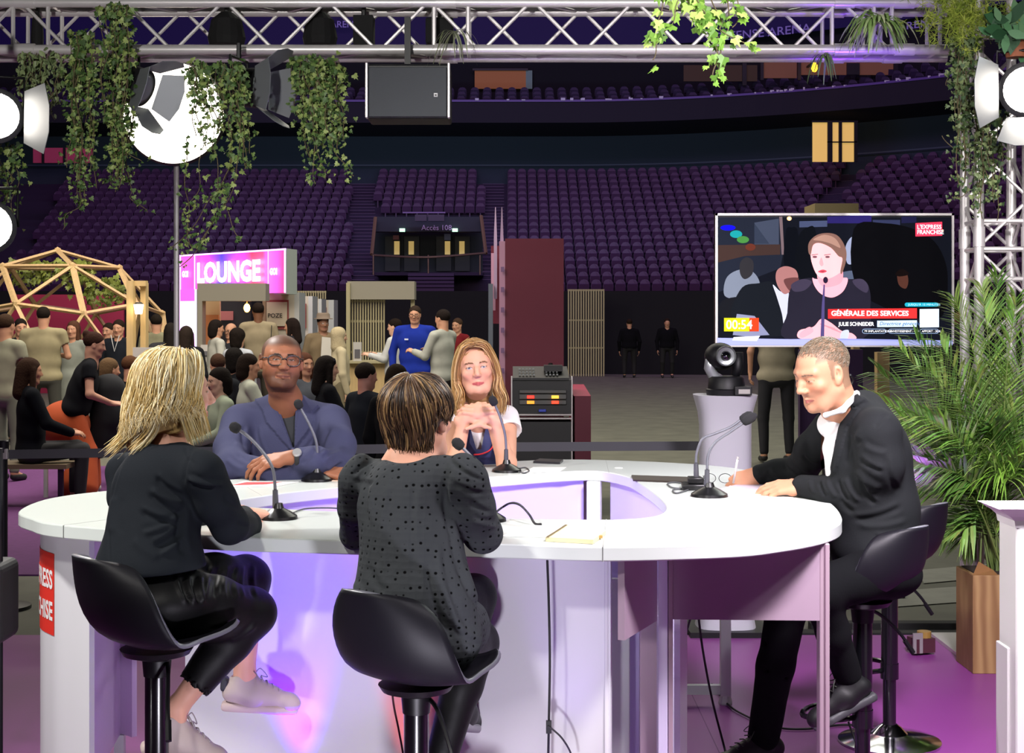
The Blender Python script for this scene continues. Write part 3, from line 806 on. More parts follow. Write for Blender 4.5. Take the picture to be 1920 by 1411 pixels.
# left support: curved outer panel with the red logo
cxl, cyl = P(142, 0, 5.02).x, 5.08; rad = .155
arc = [(cxl + rad * math.cos(t) * (.84), cyl + rad * math.sin(t) * 1.6) for t in [R(180 + 70 - i * 7) if False else R(150 + i * 8) for i in range(14)]]
a = P(168, 0, 4.80)
lpts = arc[:11] + [(a.x - .09, 4.815), (a.x, 4.80)]
lpts = [(-1.60, 5.40), (-1.60, 5.25), (-1.587, 5.12), (-1.556, 5.03), (-1.51, 4.96), (-1.465, 4.905), (-1.40, 4.85), (-1.335, 4.80)]
lsp = [tuple(p)[:2] for p in catmull([(x, y, 0) for x, y in lpts], 6)]
vpanel('side_panel', lsp, .02, ZU, M_whitem, .02)
a = P(170, 0, 4.82); c = P(226, 0, 5.45); e = P(254, 0, 5.45)
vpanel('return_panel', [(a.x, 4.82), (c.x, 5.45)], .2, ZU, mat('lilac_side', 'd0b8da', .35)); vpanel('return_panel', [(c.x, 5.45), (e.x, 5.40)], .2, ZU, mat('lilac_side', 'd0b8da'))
b = MB(); b.box((c.x, 5.44, .1), (.035, .03, .2)); b.build('foot', M_white, desk)
# logo on the curve
cum = [0]
for i in range(1, len(lsp)): cum.append(cum[-1] + (Vector(lsp[i]) - Vector(lsp[i - 1])).length)
def on_curve(s, off):
    s = max(0, min(cum[-1] - 1e-4, s)); i = max(k for k in range(len(cum) - 1) if cum[k] <= s); t = (s - cum[i]) / (cum[i + 1] - cum[i])
    a = Vector(lsp[i]); c = Vector(lsp[i + 1]); d = (c - a).normalized(); p = a + (c - a) * t
    return p.x + d.y * off, p.y - d.x * off
# find arclength whose pixel is 103
send = min(range(len(lsp)), key=lambda i: abs(CX + lsp[i][0] * F / lsp[i][1] - 103) + (99 if lsp[i][1] > 5.0 else 0)); se = cum[send]
z0, z1 = 1.7 - (1185 - HY) * 4.98 / F, 1.7 - (1033 - HY) * 4.98 / F
b = MB(); k = 12; s0 = max(0.01, se - .33); vs = []
for i in range(k + 1):
    s = s0 + (se - s0) * i / k; x, y = on_curve(s, .002); vs += [(x, y, z0), (x, y, z1)]
b.add(vs, [(2 * i, 2 * i + 2, 2 * i + 3, 2 * i + 1) for i in range(k)]); lgp = b.build('logo_panel', mat('logo_red', 'e8392c', .4), desk)
b = MB()
for s_, zz in (("L'EXPRESS", z0 + .152), ('FRANCHISE', z0 + .05)):
    vs, fs = text_mesh(s_, .082, bold=.0025, sx=.80); w = max(v.x for v in vs)
    b.add([(*on_curve(se - .008 - w + v.x, .004), zz + v.y) for v in vs], fs)
b.build('lettering', mat('logo_white', 'f4f0ee', .5), lgp)
# ------------------------------------------------------------ truss
def truss(name, label, A, B_, u, w, s, seg, par_mat=M_alu, rungs=()):
    """four chord box truss from A to B; u,w side unit vectors, s side length"""
    A = Vector(A); B_ = Vector(B_); u = Vector(u) * s; w = Vector(w) * s; L = (B_ - A).length; d = (B_ - A).normalized()
    t = thing(name, label, 'truss', A); cs = [A, A + u, A + u + w, A + w]
    for c in cs:
        b = MB(); b.tube([c, c + d * L], .025, 12); b.build('chord', par_mat, t, auto=40)
    n = int(L / seg)
    for f in range(4):
        c0, c1 = cs[f], cs[(f + 1) % 4]
        b = MB()
        for i in range(n * 2):
            a0 = c0 if (i + f) % 2 == 0 else c1; a1 = c1 if (i + f) % 2 == 0 else c0
            g = .012
            b.tube([a0 + d * (i * seg / 2 + g), a1 + d * ((i + 1) * seg / 2 - g)], .009, 6)
        b.build('bracing', par_mat, t, auto=40)
    for r_ in rungs:
        b = MB()
        for f in range(4): b.tube([cs[f] + d * r_, cs[(f + 1) % 4] + d * r_], .011, 6)
        b.build('cross_frame', par_mat, t, auto=40)
        if r_ in rungs[::2]:
            for c in cs:
                b = MB(); b.lathe([(.031, -.05), (.031, .05)], c + d * (r_ + .06), 10, 'X' if abs(d.x) > .5 else 'Z'); b.build('coupler', M_alu, t, auto=40)
    return t
dB = 7.6
A = P(-60, 93, dB); E = P(1800, 97, dB)
truss('lighting_truss', 'horizontal silver box truss spanning the top of the stage', (A.x, dB, A.z), (E.x, dB, A.z - .0), (0, 0, 1), (0, 1, 0), .235, .513, rungs=(.225, .40, 2.33, 2.50, 4.32, 4.53, 4.62, 4.86))
tz = A.z
tower = truss('truss_tower', 'upright silver truss tower wrapped in ivy beside the palm', (2.335, dB, .03), (2.335, dB, 3.45), (1, 0, 0), (0, 1, 0), .24, .5, rungs=(.12, 1.85, 2.0, 2.14, 3.1, 3.3))
b = MB(); b.bb(2.2, 2.72, 7.45, 8.0, .012, .03); b.build('base_plate', M_alu, tower)
# ------------------------------------------------------------ loudspeaker
sp_ = thing('loudspeaker', 'black rectangular loudspeaker hung under the silver truss', 'loudspeaker', P(764, 170, 7.4))
a = P(686, 118, 7.4); c = P(843, 221, 7.4)
b = MB(); b.bb(a.x, c.x, 7.42, 7.68, c.z, a.z); b.build('cabinet', M_blackp, sp_, bevel=.01)
b = MB(); b.bb(a.x + .014, c.x - .014, 7.395, 7.42, c.z + .006, a.z - .02); b.build('grille', mat('grille_grey', '3c4044', .7, bump=.2, bscale=400), sp_, bevel=.004)
for x in (a.x - .002, c.x - .01):
    b = MB(); b.bb(x, x + .012, 7.385, 7.44, c.z, a.z); b.build('edge_trim', M_alu, sp_, bevel=.003)
p = P(817, 178, 7.39); b = MB(); b.bb(p.x - .009, p.x + .009, 7.385, 7.395, p.z - .009, p.z + .009); b.build('badge', mat('badge_white', 'c8c8c8', .5), sp_)
p = P(817, 178, 7.38); b = MB(); b.bb(p.x - .005, p.x + .004, 7.382, 7.385, p.z - .003, p.z + .003); b.build('badge_mark', M_black, sp_)
b = MB(); p = P(764, 108, 7.5); b.bb(p.x - .015, p.x + .015, 7.5, 7.53, p.z - .1, p.z + .2); b.bb(p.x - .12, p.x + .12, 7.47, 7.6, p.z - .06, p.z - .04); b.build('hanging_bracket', M_black, sp_)
# black box in truss
bx = thing('junction_box', 'black box mounted inside the truss above the loudspeaker', 'box', P(825, 60, 7.72)); a = P(798, 33, 7.72); c = P(850, 82, 7.72)
b = MB(); b.bb(a.x, c.x, 7.70, 7.78, c.z, a.z); b.build('case', M_blackm, bx, bevel=.01); b = MB(); b.tube([P(824, 33, 7.74), P(824, 20, 7.74)], .01, 6); b.build('bracket', M_black, bx)
for i, (px, w) in enumerate(((425, 65), (600, 60), (682, 34), (70, 22))):
    p = P(px, 60, 7.72)
    q = thing('stage_lamp', ['dark dome-backed lamp in the truss above the hanging ivy', 'dark lamp body in the truss left of the square lamp box', 'square black lamp box in the truss just left of the loudspeaker', 'dark lamp body in the truss at its far end by the ivy'][i], 'stage lamp', p)
    b = MB(); r_ = w * 7.72 / F * .55
    if i == 2: b.bb(p.x - r_, p.x + r_, 7.68, 7.80, p.z - .07, p.z + .08)
    else: b.lathe([(r_ * .3, .1), (r_ * .8, .06), (r_, -.03), (r_ * .9, -.07)], p, 16)
    b.build('housing', M_blackm, q, smooth=False, bevel=.004); b = MB(); b.tube([p + V(0, 0, .06), (p.x, 7.72, tz + .235)], .012, 6); b.build('yoke', M_black, q)
# ------------------------------------------------------------ fresnels
def fresnel(label, c, aim, r=.10, glow=30, L=.24, flaps=(0, 90, 180, 270)):
    c = Vector(c); t = thing('stage_spotlight', label, 'spotlight', c); d = (Vector(aim) - c).normalized()
    M = d.to_track_quat('Z', 'Y').to_matrix()
    b = MB(); b.lathe([(r * .5, -L), (r * .95, -L * .85), (r * 1.08, -L * .3), (r * 1.12, 0), (r * 1.0, .005)], c, 24, M=M); b.build('housing', M_blackp, t, auto=40)
    b = MB(); b.lathe([(0, .02), (r * .6, .014), (r * .95, .004)], c, 24, M=M); b.build('lens', mat('lamp_glow%d' % glow, 'fff6e8', .3, emit=glow, ecol='fff4e6') if glow else mat('lens_dark', '9aa0a0', .1), t, smooth=True)
    if flaps:
        for k, ang in enumerate(flaps):
            R2 = M @ Matrix.Rotation(R(ang), 3, 'Z'); w = r * (1.05 if ang % 180 else .8); ln = r * (1.9 if ang % 180 == 0 else 1.5); sp2 = .55
            poly = [(-w, 0), (w, 0), (w * 1.35, ln * .8), (w * .5, ln), (-w * .5, ln), (-w * 1.35, ln * .8)]
            b = MB(); vs = [c + R2 @ Vector((x, r * 1.08 + y * sp2, .02 + y * .83)) for x, y in poly]; nrm = R2 @ Vector((0, .83, -.55)) * .003
            b.add(vs + [v + nrm for v in vs], [tuple(range(6)), tuple(range(11, 5, -1))] + [(i, (i + 1) % 6, 6 + (i + 1) % 6, 6 + i) for i in range(6)])
            b.build('barn_door', mat('barn_grey', '7c8084', .45, metal=.3), t)
    yk = M @ Vector((1, 0, 0)); 
    b = MB(); b.tube([c + yk * r * 1.2 - d * .1, c + yk * r * 1.2 - d * .1 + V(0, 0, r * 1.6), c - yk * r * 1.2 - d * .1 + V(0, 0, r * 1.6), c - yk * r * 1.2 - d * .1], .008, 6); b.build('yoke', M_black, t)
    b = MB(); b.tube([c - d * .1 + V(0, 0, r * 1.6), (c.x - d.x * .1, c.y - d.y * .1, max(tz, c.z + r * 2))], .012, 6); b.build('hanger', M_black, t)
    return t
RA, LA_ = 270, 90
fresnel('black barn-door spotlight hung in front of the round light disc', P(268, 165, 7.45), P(268, 165, 7.45) + V(1, -.38, -.42), .085, 0, .18)
fresnel('barn-door spotlight under the truss pointing across to the loudspeaker side', P(484, 165, 7.4), P(484, 165, 7.4) + V(1, -.22, -.05), .088, 0, .2)
fresnel('glowing barn-door spotlight high beside the leftmost ivy strands', P(-8, 217, 6.9), P(60, 228, 5.6), .112, 26, .2, flaps=(RA,))
fresnel('white-flapped glowing spotlight on the truss tower', P(1926, 168, 7.0), P(1890, 176, 5.6), .115, 26, .2, flaps=(LA_, LA_ + 90))
fresnel('lower glowing spotlight at the edge under the ivy strands', P(-22, 425, 6.6), P(10, 428, 5.4), .107, 26, .2, flaps=())
# large disc light
dl = thing('disc_light', 'large round glowing light disc on a slim stand behind the ivy', 'disc light', (P(325, 212, 9).x, 9, 0))
c = P(325, 212, 9); b = MB(); b.lathe([(0, -.012), (.285, -.008), (.298, .0), (.298, .05), (0, .06)], c, 56, 'Y'); b.build('diffuser', mat('disc_glow', 'fffaf0', .5, emit=5, ecol='fff4e2'), dl, auto=50)
b = MB(); b.lathe([(.30, .0), (.31, .03), (.30, .07), (.05, .10)], c, 56, 'Y'); b.build('housing', M_blackp, dl, auto=50)
b = MB(); b.tube([(c.x, 9.08, c.z - .29), (c.x, 9.08, .35)], .016, 8); b.build('pole', M_alu, dl)
for a_ in (90, 210, 330):
    b = MB(); b.tube([(c.x, 9.08, .45), (c.x + .45 * math.cos(R(a_)), 9.08 + .45 * math.sin(R(a_)), .01)], .012, 6); b.build('leg', M_black, dl)
# ------------------------------------------------------------ television
dT = 9.2
tv = thing('television', 'large wall-style television showing a person speaking at a microphone', 'television', P(1565, 650, dT))
tl, br = P(1341, 404, dT), P(1788, 650, dT)
b = MB(); b.bb(tl.x, br.x, dT + .005, dT + .06, br.z, tl.z + .012); b.build('case', M_blackp, tv, bevel=.004)
b = MB(); t_ = .014
for q in ((tl.x, br.x, tl.z, tl.z + t_), (tl.x, br.x, br.z, br.z + t_ * 1.4)): b.bb(q[0], q[1], dT - .012, dT + .01, q[2], q[3])
for q in ((tl.x, tl.x + t_), (br.x - t_, br.x)): b.bb(q[0], q[1], dT - .012, dT + .01, br.z, tl.z + t_)
b.build('bezel', M_alu, tv)
b = MB(); p = P(1565, 640, dT); b.bb(p.x - .05, p.x + .05, dT + .08, dT + .13, 0.03, p.z + .6); b.build('stand_pole', M_black, tv)
b = MB(); b.bb(p.x - .4, p.x + .4, dT - .1, dT + .4, 0, .03); b.build('stand_base', M_black, tv)
SCR = [0]
def scr(poly, c, e=1.0, name='screen_shape', lay=None):
    SCR[0] += 1; z = dT - .0005 - .00022 * SCR[0]
    b = MB(); vs = [P(x, y, dT) for x, y in poly]; vs = [V(v.x, z, v.z) for v in vs]
    b.add(vs, [tuple(range(len(vs)))])
    return SCRB.append((b, c, e))
SCRB = []
def smoothpoly(pts, n=5): return [(p.x, p.y) for p in catmull([(x, y, 0) for x, y in pts], n, True)]
def disc(x, y, rx, ry=None, n=18): ry = ry or rx; return [(x + rx * math.cos(2 * PI * i / n), y + ry * math.sin(2 * PI * i / n)) for i in range(n)]
Z = lambda pts: [(1320 + x / 3.919, 370 + y / 3.919) for x, y in pts]   # measured on the enlarged photograph
scr([(1344, 407), (1785, 407), (1785, 646), (1344, 646)], '12141c')
scr(Z([(95, 145), (560, 145), (560, 350), (580, 420), (560, 520), (95, 700)]), '1e222e')
scr(Z([(370, 185), (550, 155), (550, 345), (370, 345)]), '3a4152')
scr(Z([(370, 190), (480, 340), (370, 340)]), '2d3444')
scr(Z([(552, 140), (575, 140), (590, 420), (570, 420)]), '6a5a5e')
scr(Z([(95, 350), (560, 345), (560, 420), (300, 430), (95, 480)]), '3a2b28')
scr(Z([(700, 175), (905, 170), (905, 215), (700, 220)]), '3f4763')
scr(Z([(905, 140), (1230, 130), (1230, 190), (905, 190)]), '26205a')
scr(Z([(1240, 165), (1440, 165), (1440, 205), (1240, 205)]), '2e3350')
scr(Z([(1450, 140), (1560, 140), (1560, 185), (1450, 190)]), '1c1c3a')
scr(Z(smoothpoly([(600, 250), (640, 220), (690, 250), (690, 500), (590, 500)])), '0c0e14')
scr(Z(smoothpoly([(690, 300), (760, 220), (820, 250), (830, 600), (680, 560)])), '0d0f14')
scr(Z(smoothpoly([(1040, 360), (1090, 290), (1105, 400), (1100, 480), (1050, 480)])), '8a93ad')
scr(Z(smoothpoly([(1000, 560), (1110, 540), (1120, 610), (1040, 640)])), '4a5468')
scr(Z(smoothpoly([(1100, 230), (1330, 190), (1560, 240), (1720, 360), (1790, 600), (1700, 900), (1150, 700)])), '0a0a0d')
scr(Z(smoothpoly([(1420, 560), (1460, 535), (1490, 560), (1500, 620), (1480, 670), (1430, 640)])), '4a2c24')
scr(Z(smoothpoly([(1405, 560), (1450, 525), (1500, 550), (1495, 570), (1430, 580)])), '120c0c')
# left person in white shirt
scr(Z(smoothpoly([(150, 720), (160, 600), (230, 540), (330, 530), (400, 600), (400, 700), (250, 740)])), '6f7787')
scr(Z(smoothpoly([(265, 480), (310, 440), (360, 470), (355, 560), (300, 600), (265, 560)])), '2b2a2e')
scr(Z(smoothpoly([(130, 760), (300, 740), (300, 900), (120, 880)])), '17181d')
# rainbow reflection-like stage light in the picture
scr(Z(disc(175, 223, 55, 20)), '1410ff'); scr(Z(disc(235, 270, 45, 28)), '1a8c90'); scr(Z(disc(285, 310, 45, 26)), '3f7a3a'); scr(Z(disc(340, 365, 38, 26)), '5a2c22')
scr(Z(disc(625, 155, 18, 16)), 'ffc890'); scr(Z(disc(625, 155, 9, 9)), 'fff4e4')
# bald seated man
scr(Z(smoothpoly([(200, 830), (280, 660), (400, 630), (500, 620), (600, 700), (640, 800), (600, 1000), (400, 1010), (250, 920)])), '16191f')
scr(Z(smoothpoly([(505, 640), (560, 690), (620, 700), (620, 800), (590, 950), (570, 850), (530, 720)])), 'b8bccb')
scr(Z(smoothpoly([(525, 590), (540, 530), (600, 505), (670, 530), (690, 590), (650, 620), (640, 680), (590, 710), (545, 660)])), '9a6a68')
scr(Z(smoothpoly([(590, 600), (690, 590), (680, 640), (640, 690), (600, 650)])), '5e3a3a')
scr(Z([(240, 855), (370, 870), (480, 1010), (300, 1020), (210, 1010)]), '7a7f9c')
# woman: torso
scr(Z(smoothpoly([(600, 1040), (610, 850), (630, 680), (700, 610), (800, 590), (1060, 600), (1160, 600), (1210, 660), (1220, 800), (1160, 1040)])), '22202c')
scr(Z(smoothpoly([(640, 640), (720, 600), (790, 620), (740, 680), (660, 690)])), '3a3446'); scr(Z(smoothpoly([(1090, 610), (1160, 600), (1205, 650), (1190, 700), (1120, 660)])), '3a3446')
scr(Z(smoothpoly([(795, 590), (830, 600), (1000, 590), (1055, 600), (1020, 690), (940, 735), (860, 710), (810, 650)])), 'f0a8b4')
scr(Z(smoothpoly([(840, 540), (960, 560), (1010, 500), (1010, 620), (900, 660), (840, 620)])), 'e898a4')
scr(Z(smoothpoly([(780, 400), (790, 340), (860, 320), (960, 340), (1020, 400), (1030, 480), (1000, 550), (900, 600), (830, 570), (790, 480)])), 'f6b6b8')
scr(Z(smoothpoly([(765, 400), (770, 330), (830, 275), (920, 262), (990, 290), (1040, 380), (1040, 470), (1010, 560), (1000, 540), (1015, 450), (985, 430), (930, 370), (850, 335), (800, 350), (782, 420)])), '7a5a50')
scr(Z(smoothpoly([(800, 310), (880, 275), (960, 300), (1000, 370), (930, 340), (860, 320)])), 'a07c6e')
for ex in (812, 905): scr(Z(disc(ex, 437, 17, 8)), '6a4650'); scr(Z([(ex - 24, 420), (ex + 24, 414), (ex + 24, 420), (ex - 24, 427)]), 'a07078')
scr(Z(smoothpoly([(845, 480), (860, 440), (875, 490), (860, 505)])), 'e89aa0'); scr(Z(smoothpoly([(835, 545), (870, 530), (900, 542), (870, 555)])), 'c84858'); scr(Z([(845, 543), (890, 541), (870, 547)]), '5a2028')
scr(Z(smoothpoly([(690, 1030), (700, 975), (800, 950), (860, 890), (930, 920), (1010, 980), (1090, 1000), (1095, 1045), (800, 1045)])), 'f2a8b0')
for k in range(4): scr(Z([(850 + k * 28, 925 + k * 12), (960 + k * 20, 960 + k * 12), (958 + k * 20, 966 + k * 12), (848 + k * 28, 931 + k * 12)]), 'd48894')
scr(Z(smoothpoly([(1010, 985), (1060, 975), (1050, 1040), (1000, 1040)])), 'b8c0d8')
scr(Z(smoothpoly([(700, 1000), (770, 950), (800, 985), (720, 1030)])), 'e49aa6')
scr([(1344, 638), (1560, 634), (1785, 638), (1785, 647), (1344, 647)], '8890c8'); scr([(1344, 633), (1785, 641), (1785, 646), (1344, 646)], '9aa0d8')
scr(Z([(215, 1025), (410, 1015), (385, 1055), (205, 1050)]), 'c8ccdc')
scr(Z([(853, 1020), (880, 1020), (885, 640), (875, 640), (862, 800)]), '4a4270'); scr(Z(disc(890, 607, 18, 24)), '241c30')
# captions
scr(Z([(1550, 190), (1745, 180), (1745, 282), (1550, 287)]), 'e83048', 1.6)
scr(Z(disc(1748, 243, 8, 8)), 'ff9060')
scr(Z([(908, 820), (1560, 814), (1560, 888), (908, 890)]), 'e02a2a', 1.3)
scr(Z([(1580, 820), (1722, 818), (1722, 953), (1580, 955)]), 'c8d8ec', 1.2)
scr(Z([(1268, 905), (1560, 902), (1560, 950), (1268, 952)]), 'b8d0e8', 1.1)
scr(Z([(145, 885), (330, 885), (330, 983), (145, 983)]), 'c8c81c', 1.1); scr(Z([(330, 885), (400, 885), (400, 983), (330, 983)]), 'd83a1c', 1.1)
def pill(x0, y0, x1, y1, c): r_ = (y1 - y0) / 2; scr(Z([(x0 + r_ + r_ * math.cos(R(90 + 180 * i / 8)), (y0 + y1) / 2 + r_ * math.sin(R(90 + 180 * i / 8))) for i in range(9)] + [(x1 - r_ + r_ * math.cos(R(-90 + 180 * i / 8)), (y0 + y1) / 2 + r_ * math.sin(R(-90 + 180 * i / 8))) for i in range(9)]), c)
pill(1470, 772, 1720, 802, '1c9ab0')
for x0, x1 in ((1158, 1334), (1350, 1562), (1580, 1720)): pill(x0, 964, x1, 1000, '8aa0c0'); pill(x0 + 4, 968, x1 - 4, 996, '0c1018')
allb = MB(); cl = []
for (bb_, c, e) in SCRB:
    allb.cc = tuple(x * e for x in hexc(c)); allb.add(bb_.v, bb_.f)
allb.build('screen_picture', mat('screen_emit', '808080', .6, emit=1.0, attr='Col', spec=0), tv, color=True)
def scrtext(s, x, y, size, c, e, **k):
    SCR[0] += 1; z = dT - .001 - .00022 * SCR[0]; p = P(1320 + x / 3.919, 370 + y / 3.919, dT); b = MB()
    put_text(b, s, size / 3.919 * dT / F * 1.38, lambda v: (p.x + v.x, z, p.z + v.y), **k); b.build('screen_lettering', mat('scr_' + c, c, .6, emit=e, spec=0), tv)
scrtext("L'EXPRESS", 1560, 232, 32, 'ffffff', 1.4, bold=.0004, sx=.92); scrtext('FRANCHISE', 1560, 270, 32, 'ffffff', 1.4, bold=.0004, sx=.86)
scrtext('GÉNÉRALE DES SERVICES', 930, 868, 37, 'ffffff', 1.4, bold=.0010, sx=1.0); scrtext('JULIE SCHNEIDER', 985, 942, 28, 'ffffff', 1.4, bold=.0006, sx=.86)
scrtext('Directrice générale', 1282, 938, 27, '3a5a8a', .6, sx=1.02, shear=.3); scrtext('00:54', 158, 965, 68, 'ffffff', 1.3, bold=.0004, sx=.94)
scrtext('JUSQU’À 15 MINUTES', 1495, 794, 15, 'c0f0f8', .9, sx=1.2); scrtext('79 IMPLANTATIONS', 1172, 989, 15, 'ffffff', .9, sx=1.1); scrtext('INVESTISSEMENT : 40 K', 1364, 989, 15, 'ffffff', .9, sx=1.0); scrtext('APPORT : 20 K', 1594, 989, 15, 'ffffff', .9, sx=1.05)
# ------------------------------------------------------------ camera pedestal
pd = thing('covered_table', 'tall table in a stretched white cover holding the dome camera', 'table', P(1367, 1190, 8))
c0 = P(1367, 742, 8); s = 8 / F
prof = [(60, 1190), (52, 1150), (50, 900), (50, 800), (53, 775), (60, 750), (62, 742)]
b = MB(); b.lathe([(w * s * .98, max(.0, 1.7 - (y - HY) * s)) for w, y in prof], (c0.x, 8.15, 0), 40, M=None)
for i, v in enumerate(b.v):
    a_ = math.atan2(v[1] - 8.15, v[0] - c0.x); r_ = math.hypot(v[0] - c0.x, v[1] - 8.15); q = 1 / (abs(math.cos(a_)) ** 6 + abs(math.sin(a_)) ** 6) ** (1 / 6); b.v[i] = (c0.x + r_ * math.cos(a_) * (q * .55 + .45), 8.15 + r_ * math.sin(a_) * (q * .55 + .45), v[2])
b.build('cover', mat('stretch_white', 'c3c3cc', .7, sheen=.2), pd, smooth=True, auto=60)
b = MB(); b.box((c0.x, 8.15, .02), (.42, .42, .04)); b.build('base', M_black, pd)
pc = thing('dome_camera', 'black and silver robotic camera standing on the white covered table', 'camera', (c0.x, 8.1, c0.z))
b = MB(); b.lathe([(.105, 0), (.11, .03), (.10, .035), (.095, .09), (.085, .1)], (c0.x, 8.1, c0.z), 30); b.build('base', M_blackp, pc, auto=40)
b = MB(); p = P(1387, 730, 8); b.bb(p.x - .03, p.x + .06, 7.97, 8.1, c0.z + .004, c0.z + .05); b.build('connector_box', M_blackp, pc, bevel=.003)
b = MB(); p = P(1396, 734, 7.96); b.bb(p.x - .03, p.x + .03, 7.965, 7.97, p.z - .012, p.z + .012); b.build('white_sticker', mat('paper', 'b8b4b0'), pc)
k = P(1355, 667, 8)
b = MB(); b.tube([P(1334, 660, 8.1), P(1330, 690, 8.1), P(1338, 705, 8.1), P(1350, 712, 8.1)], [.028, .03, .03, .028], 12, flat=1.0); b.build('arm', mat('silver_arm', 'a4a8ac', .3, metal=.4), pc, smooth=True)
b = MB(); b.ell(P(1350, 668, 8.12), (.085, .10, .075), 22); b.build('head', M_blackp, pc, smooth=True)
b = MB(); b.tube([P(1383, 660, 8.12), P(1383, 690, 8.12), P(1378, 705, 8.12)], [.03, .03, .024], 12); b.build('arm', M_blackp, pc, smooth=True)
cc_ = P(1361, 667, 8.0)
b = MB(); b.lathe([(.02, .0), (.045, -.005), (.052, -.02), (.054, .0), (.050, .05)], cc_, 28, 'Y'); b.build('lens_ring', mat('silver_ring', '9a9ea0', .25, metal=.6), pc, auto=40)
b = MB(); b.lathe([(0, -.012), (.02, -.008), (.03, .0)], cc_, 24, 'Y'); b.build('lens', mat('lens_glass', '08080c', .05, spec=1, coat=1), pc, smooth=True)
# ------------------------------------------------------------ equipment rack
rk = thing('equipment_rack', 'black equipment rack with lit meters and a mixer on top', 'equipment rack', P(1016, 850, 13))
def rp(name, x0, y0, x1, y1, d, t, m, par=rk, bev=.004): 
    a = P(x0, y0, d); c = P(x1, y1, d); b = MB(); b.bb(a.x, c.x, d, d + t, max(0, c.z), a.z); return b.build(name, m, par, bevel=bev)
rp('lower_case', 960, 790, 1072, 965, 13, .6, M_blackp); rp('upper_case', 960, 712, 1072, 780, 13, .6, M_blackp)
for x in (958, 1071): rp('case_edge', x, 705, x + 3, 960, 12.97, .05, M_alu)
for y in (776, 783): rp('case_edge', 960, y, 1073, y + 3, 12.96, .04, M_alu)
rp('unit_panel', 974, 731, 1062, 737, 12.95, .03, mat('unit_grey', '5a5c5c', .5)); rp('unit_panel', 974, 739, 1062, 748, 12.95, .03, mat('unit_grey', '5a5c5c')); rp('unit_panel', 974, 750, 1062, 758, 12.95, .03, mat('unit_grey', '5a5c5c'))
for (x, y, c) in ((988, 741, 'ff3828'), (1034, 741, 'ffc040'), (988, 751, 'ffa030'), (1034, 751, 'ff4828')):
    rp('meter', x, y, x + 14, y + 6, 12.93, .015, mat('meter' + c, c, .4, emit=1.2))
rp('maker_plate', 1010, 767, 1024, 772, 12.95, .02, mat('blue_plate', '2c3c9a', .5, emit=.3))
mx = thing('mixing_console', 'low mixing desk with grey faders on top of the equipment rack', 'mixer', P(1010, 706, 13))
b = MB(); p = P(1012, 712, 13); b.add([(p.x - .23, 12.95, p.z), (p.x + .25, 12.95, p.z), (p.x + .25, 13.5, p.z), (p.x - .23, 13.5, p.z), (p.x - .23, 12.95, p.z + .02), (p.x + .25, 12.95, p.z + .02), (p.x + .25, 13.5, p.z + .1), (p.x - .23, 13.5, p.z + .1)],
    [(0, 3, 2, 1), (4, 5, 6, 7), (0, 1, 5, 4), (1, 2, 6, 5), (2, 3, 7, 6), (3, 0, 4, 7)]); b.build('case', M_blackp, mx)
for i in range(9):
    b = MB()
    for j in range(3): q = V(p.x - .17 + i * .03 + (i > 4) * .08, 13.02 + j * .13, p.z + .03 + j * .019 + .015); b.box(q, (.016, .05, .012))
    b.build('fader_strip', mat('fader_grey', '8a9090', .5), mx)
b = MB(); b.bb(p.x - .02 + .06, p.x + .2, 13.1, 13.3, p.z + .07, p.z + .12); b.build('small_screen', M_black, mx); b = MB(); b.tube([(p.x + .1, 13.3, p.z + .08), (p.x + .1, 13.32, p.z + .13)], .02, 6); b.build('screen_stand', M_black, mx)
rw = thing('crimson_low_wall', 'low crimson wall unit beside the equipment rack', 'wall unit', P(1092, 900, 13))
a = P(1078, 742, 12.9); c = P(1108, 742, 12.9); b = MB(); b.bb(a.x, c.x, 12.9, 14.2, 0, a.z); b.build('body', M_red, rw); a2 = P(1076, 735, 13); b = MB(); b.add([(a.x - .01, 12.9, a.z), (c.x, 12.9, a.z), (c.x, 14.2, a.z + .04), (a.x - .01, 14.2, a.z + .04)], [(0, 1, 2, 3)]); b.build('top', mat('crimson_top', '901840', .5), rw)
# ------------------------------------------------------------ belt barrier
bb = thing('belt_barrier', 'long dark grey retractable belt stretched behind the desk', 'barrier', P(960, 850, 8.8))
for (x0, y0, x1, y1, nm) in ((14, 843, 735, 855, 0), (960, 829, 1315, 827, 1)):
    a = P(x0, y0, 8.8); c = P(x1, y1, 8.8); h = 17 * 8.8 / F
    if nm == 0: c = P(960, 829, 8.8); 
    b = MB(); b.add([(a.x, 8.8, a.z), (c.x, 8.8, c.z), (c.x, 8.8, c.z - h), (a.x, 8.8, a.z - h), (a.x, 8.803, a.z), (c.x, 8.803, c.z), (c.x, 8.803, c.z - h), (a.x, 8.803, a.z - h)], [(0, 1, 2, 3), (7, 6, 5, 4), (0, 4, 5, 1), (3, 2, 6, 7), (0, 3, 7, 4), (1, 5, 6, 2)])
    b.build('belt', mat('belt_grey', '55555c', .8), bb)
bpole = thing('barrier_post', 'silver and black barrier post at the near end of the grey belt', 'barrier post', P(5, 1240, 8.8))
b = MB(); p = P(5, 0, 8.8); b.lathe([(.028, .0), (.028, .9), (.036, .905), (.036, .97), (.03, .975)], (p.x, 8.8, 0), 20); b.build('pole', mat('dark_steel', '2a2a30', .35, metal=.6), bpole, auto=40)
b = MB(); b.lathe([(.16, 0), (.16, .02), (.05, .04)], (p.x, 8.8, 0), 24); b.build('foot', M_black, bpole, auto=40)
b = MB(); a = P(14, 850, 8.8); b.box((a.x - .008, 8.79, a.z + .0), (.03, .04, .06)); b.build('belt_clip', M_alu, bpole, bevel=.004)
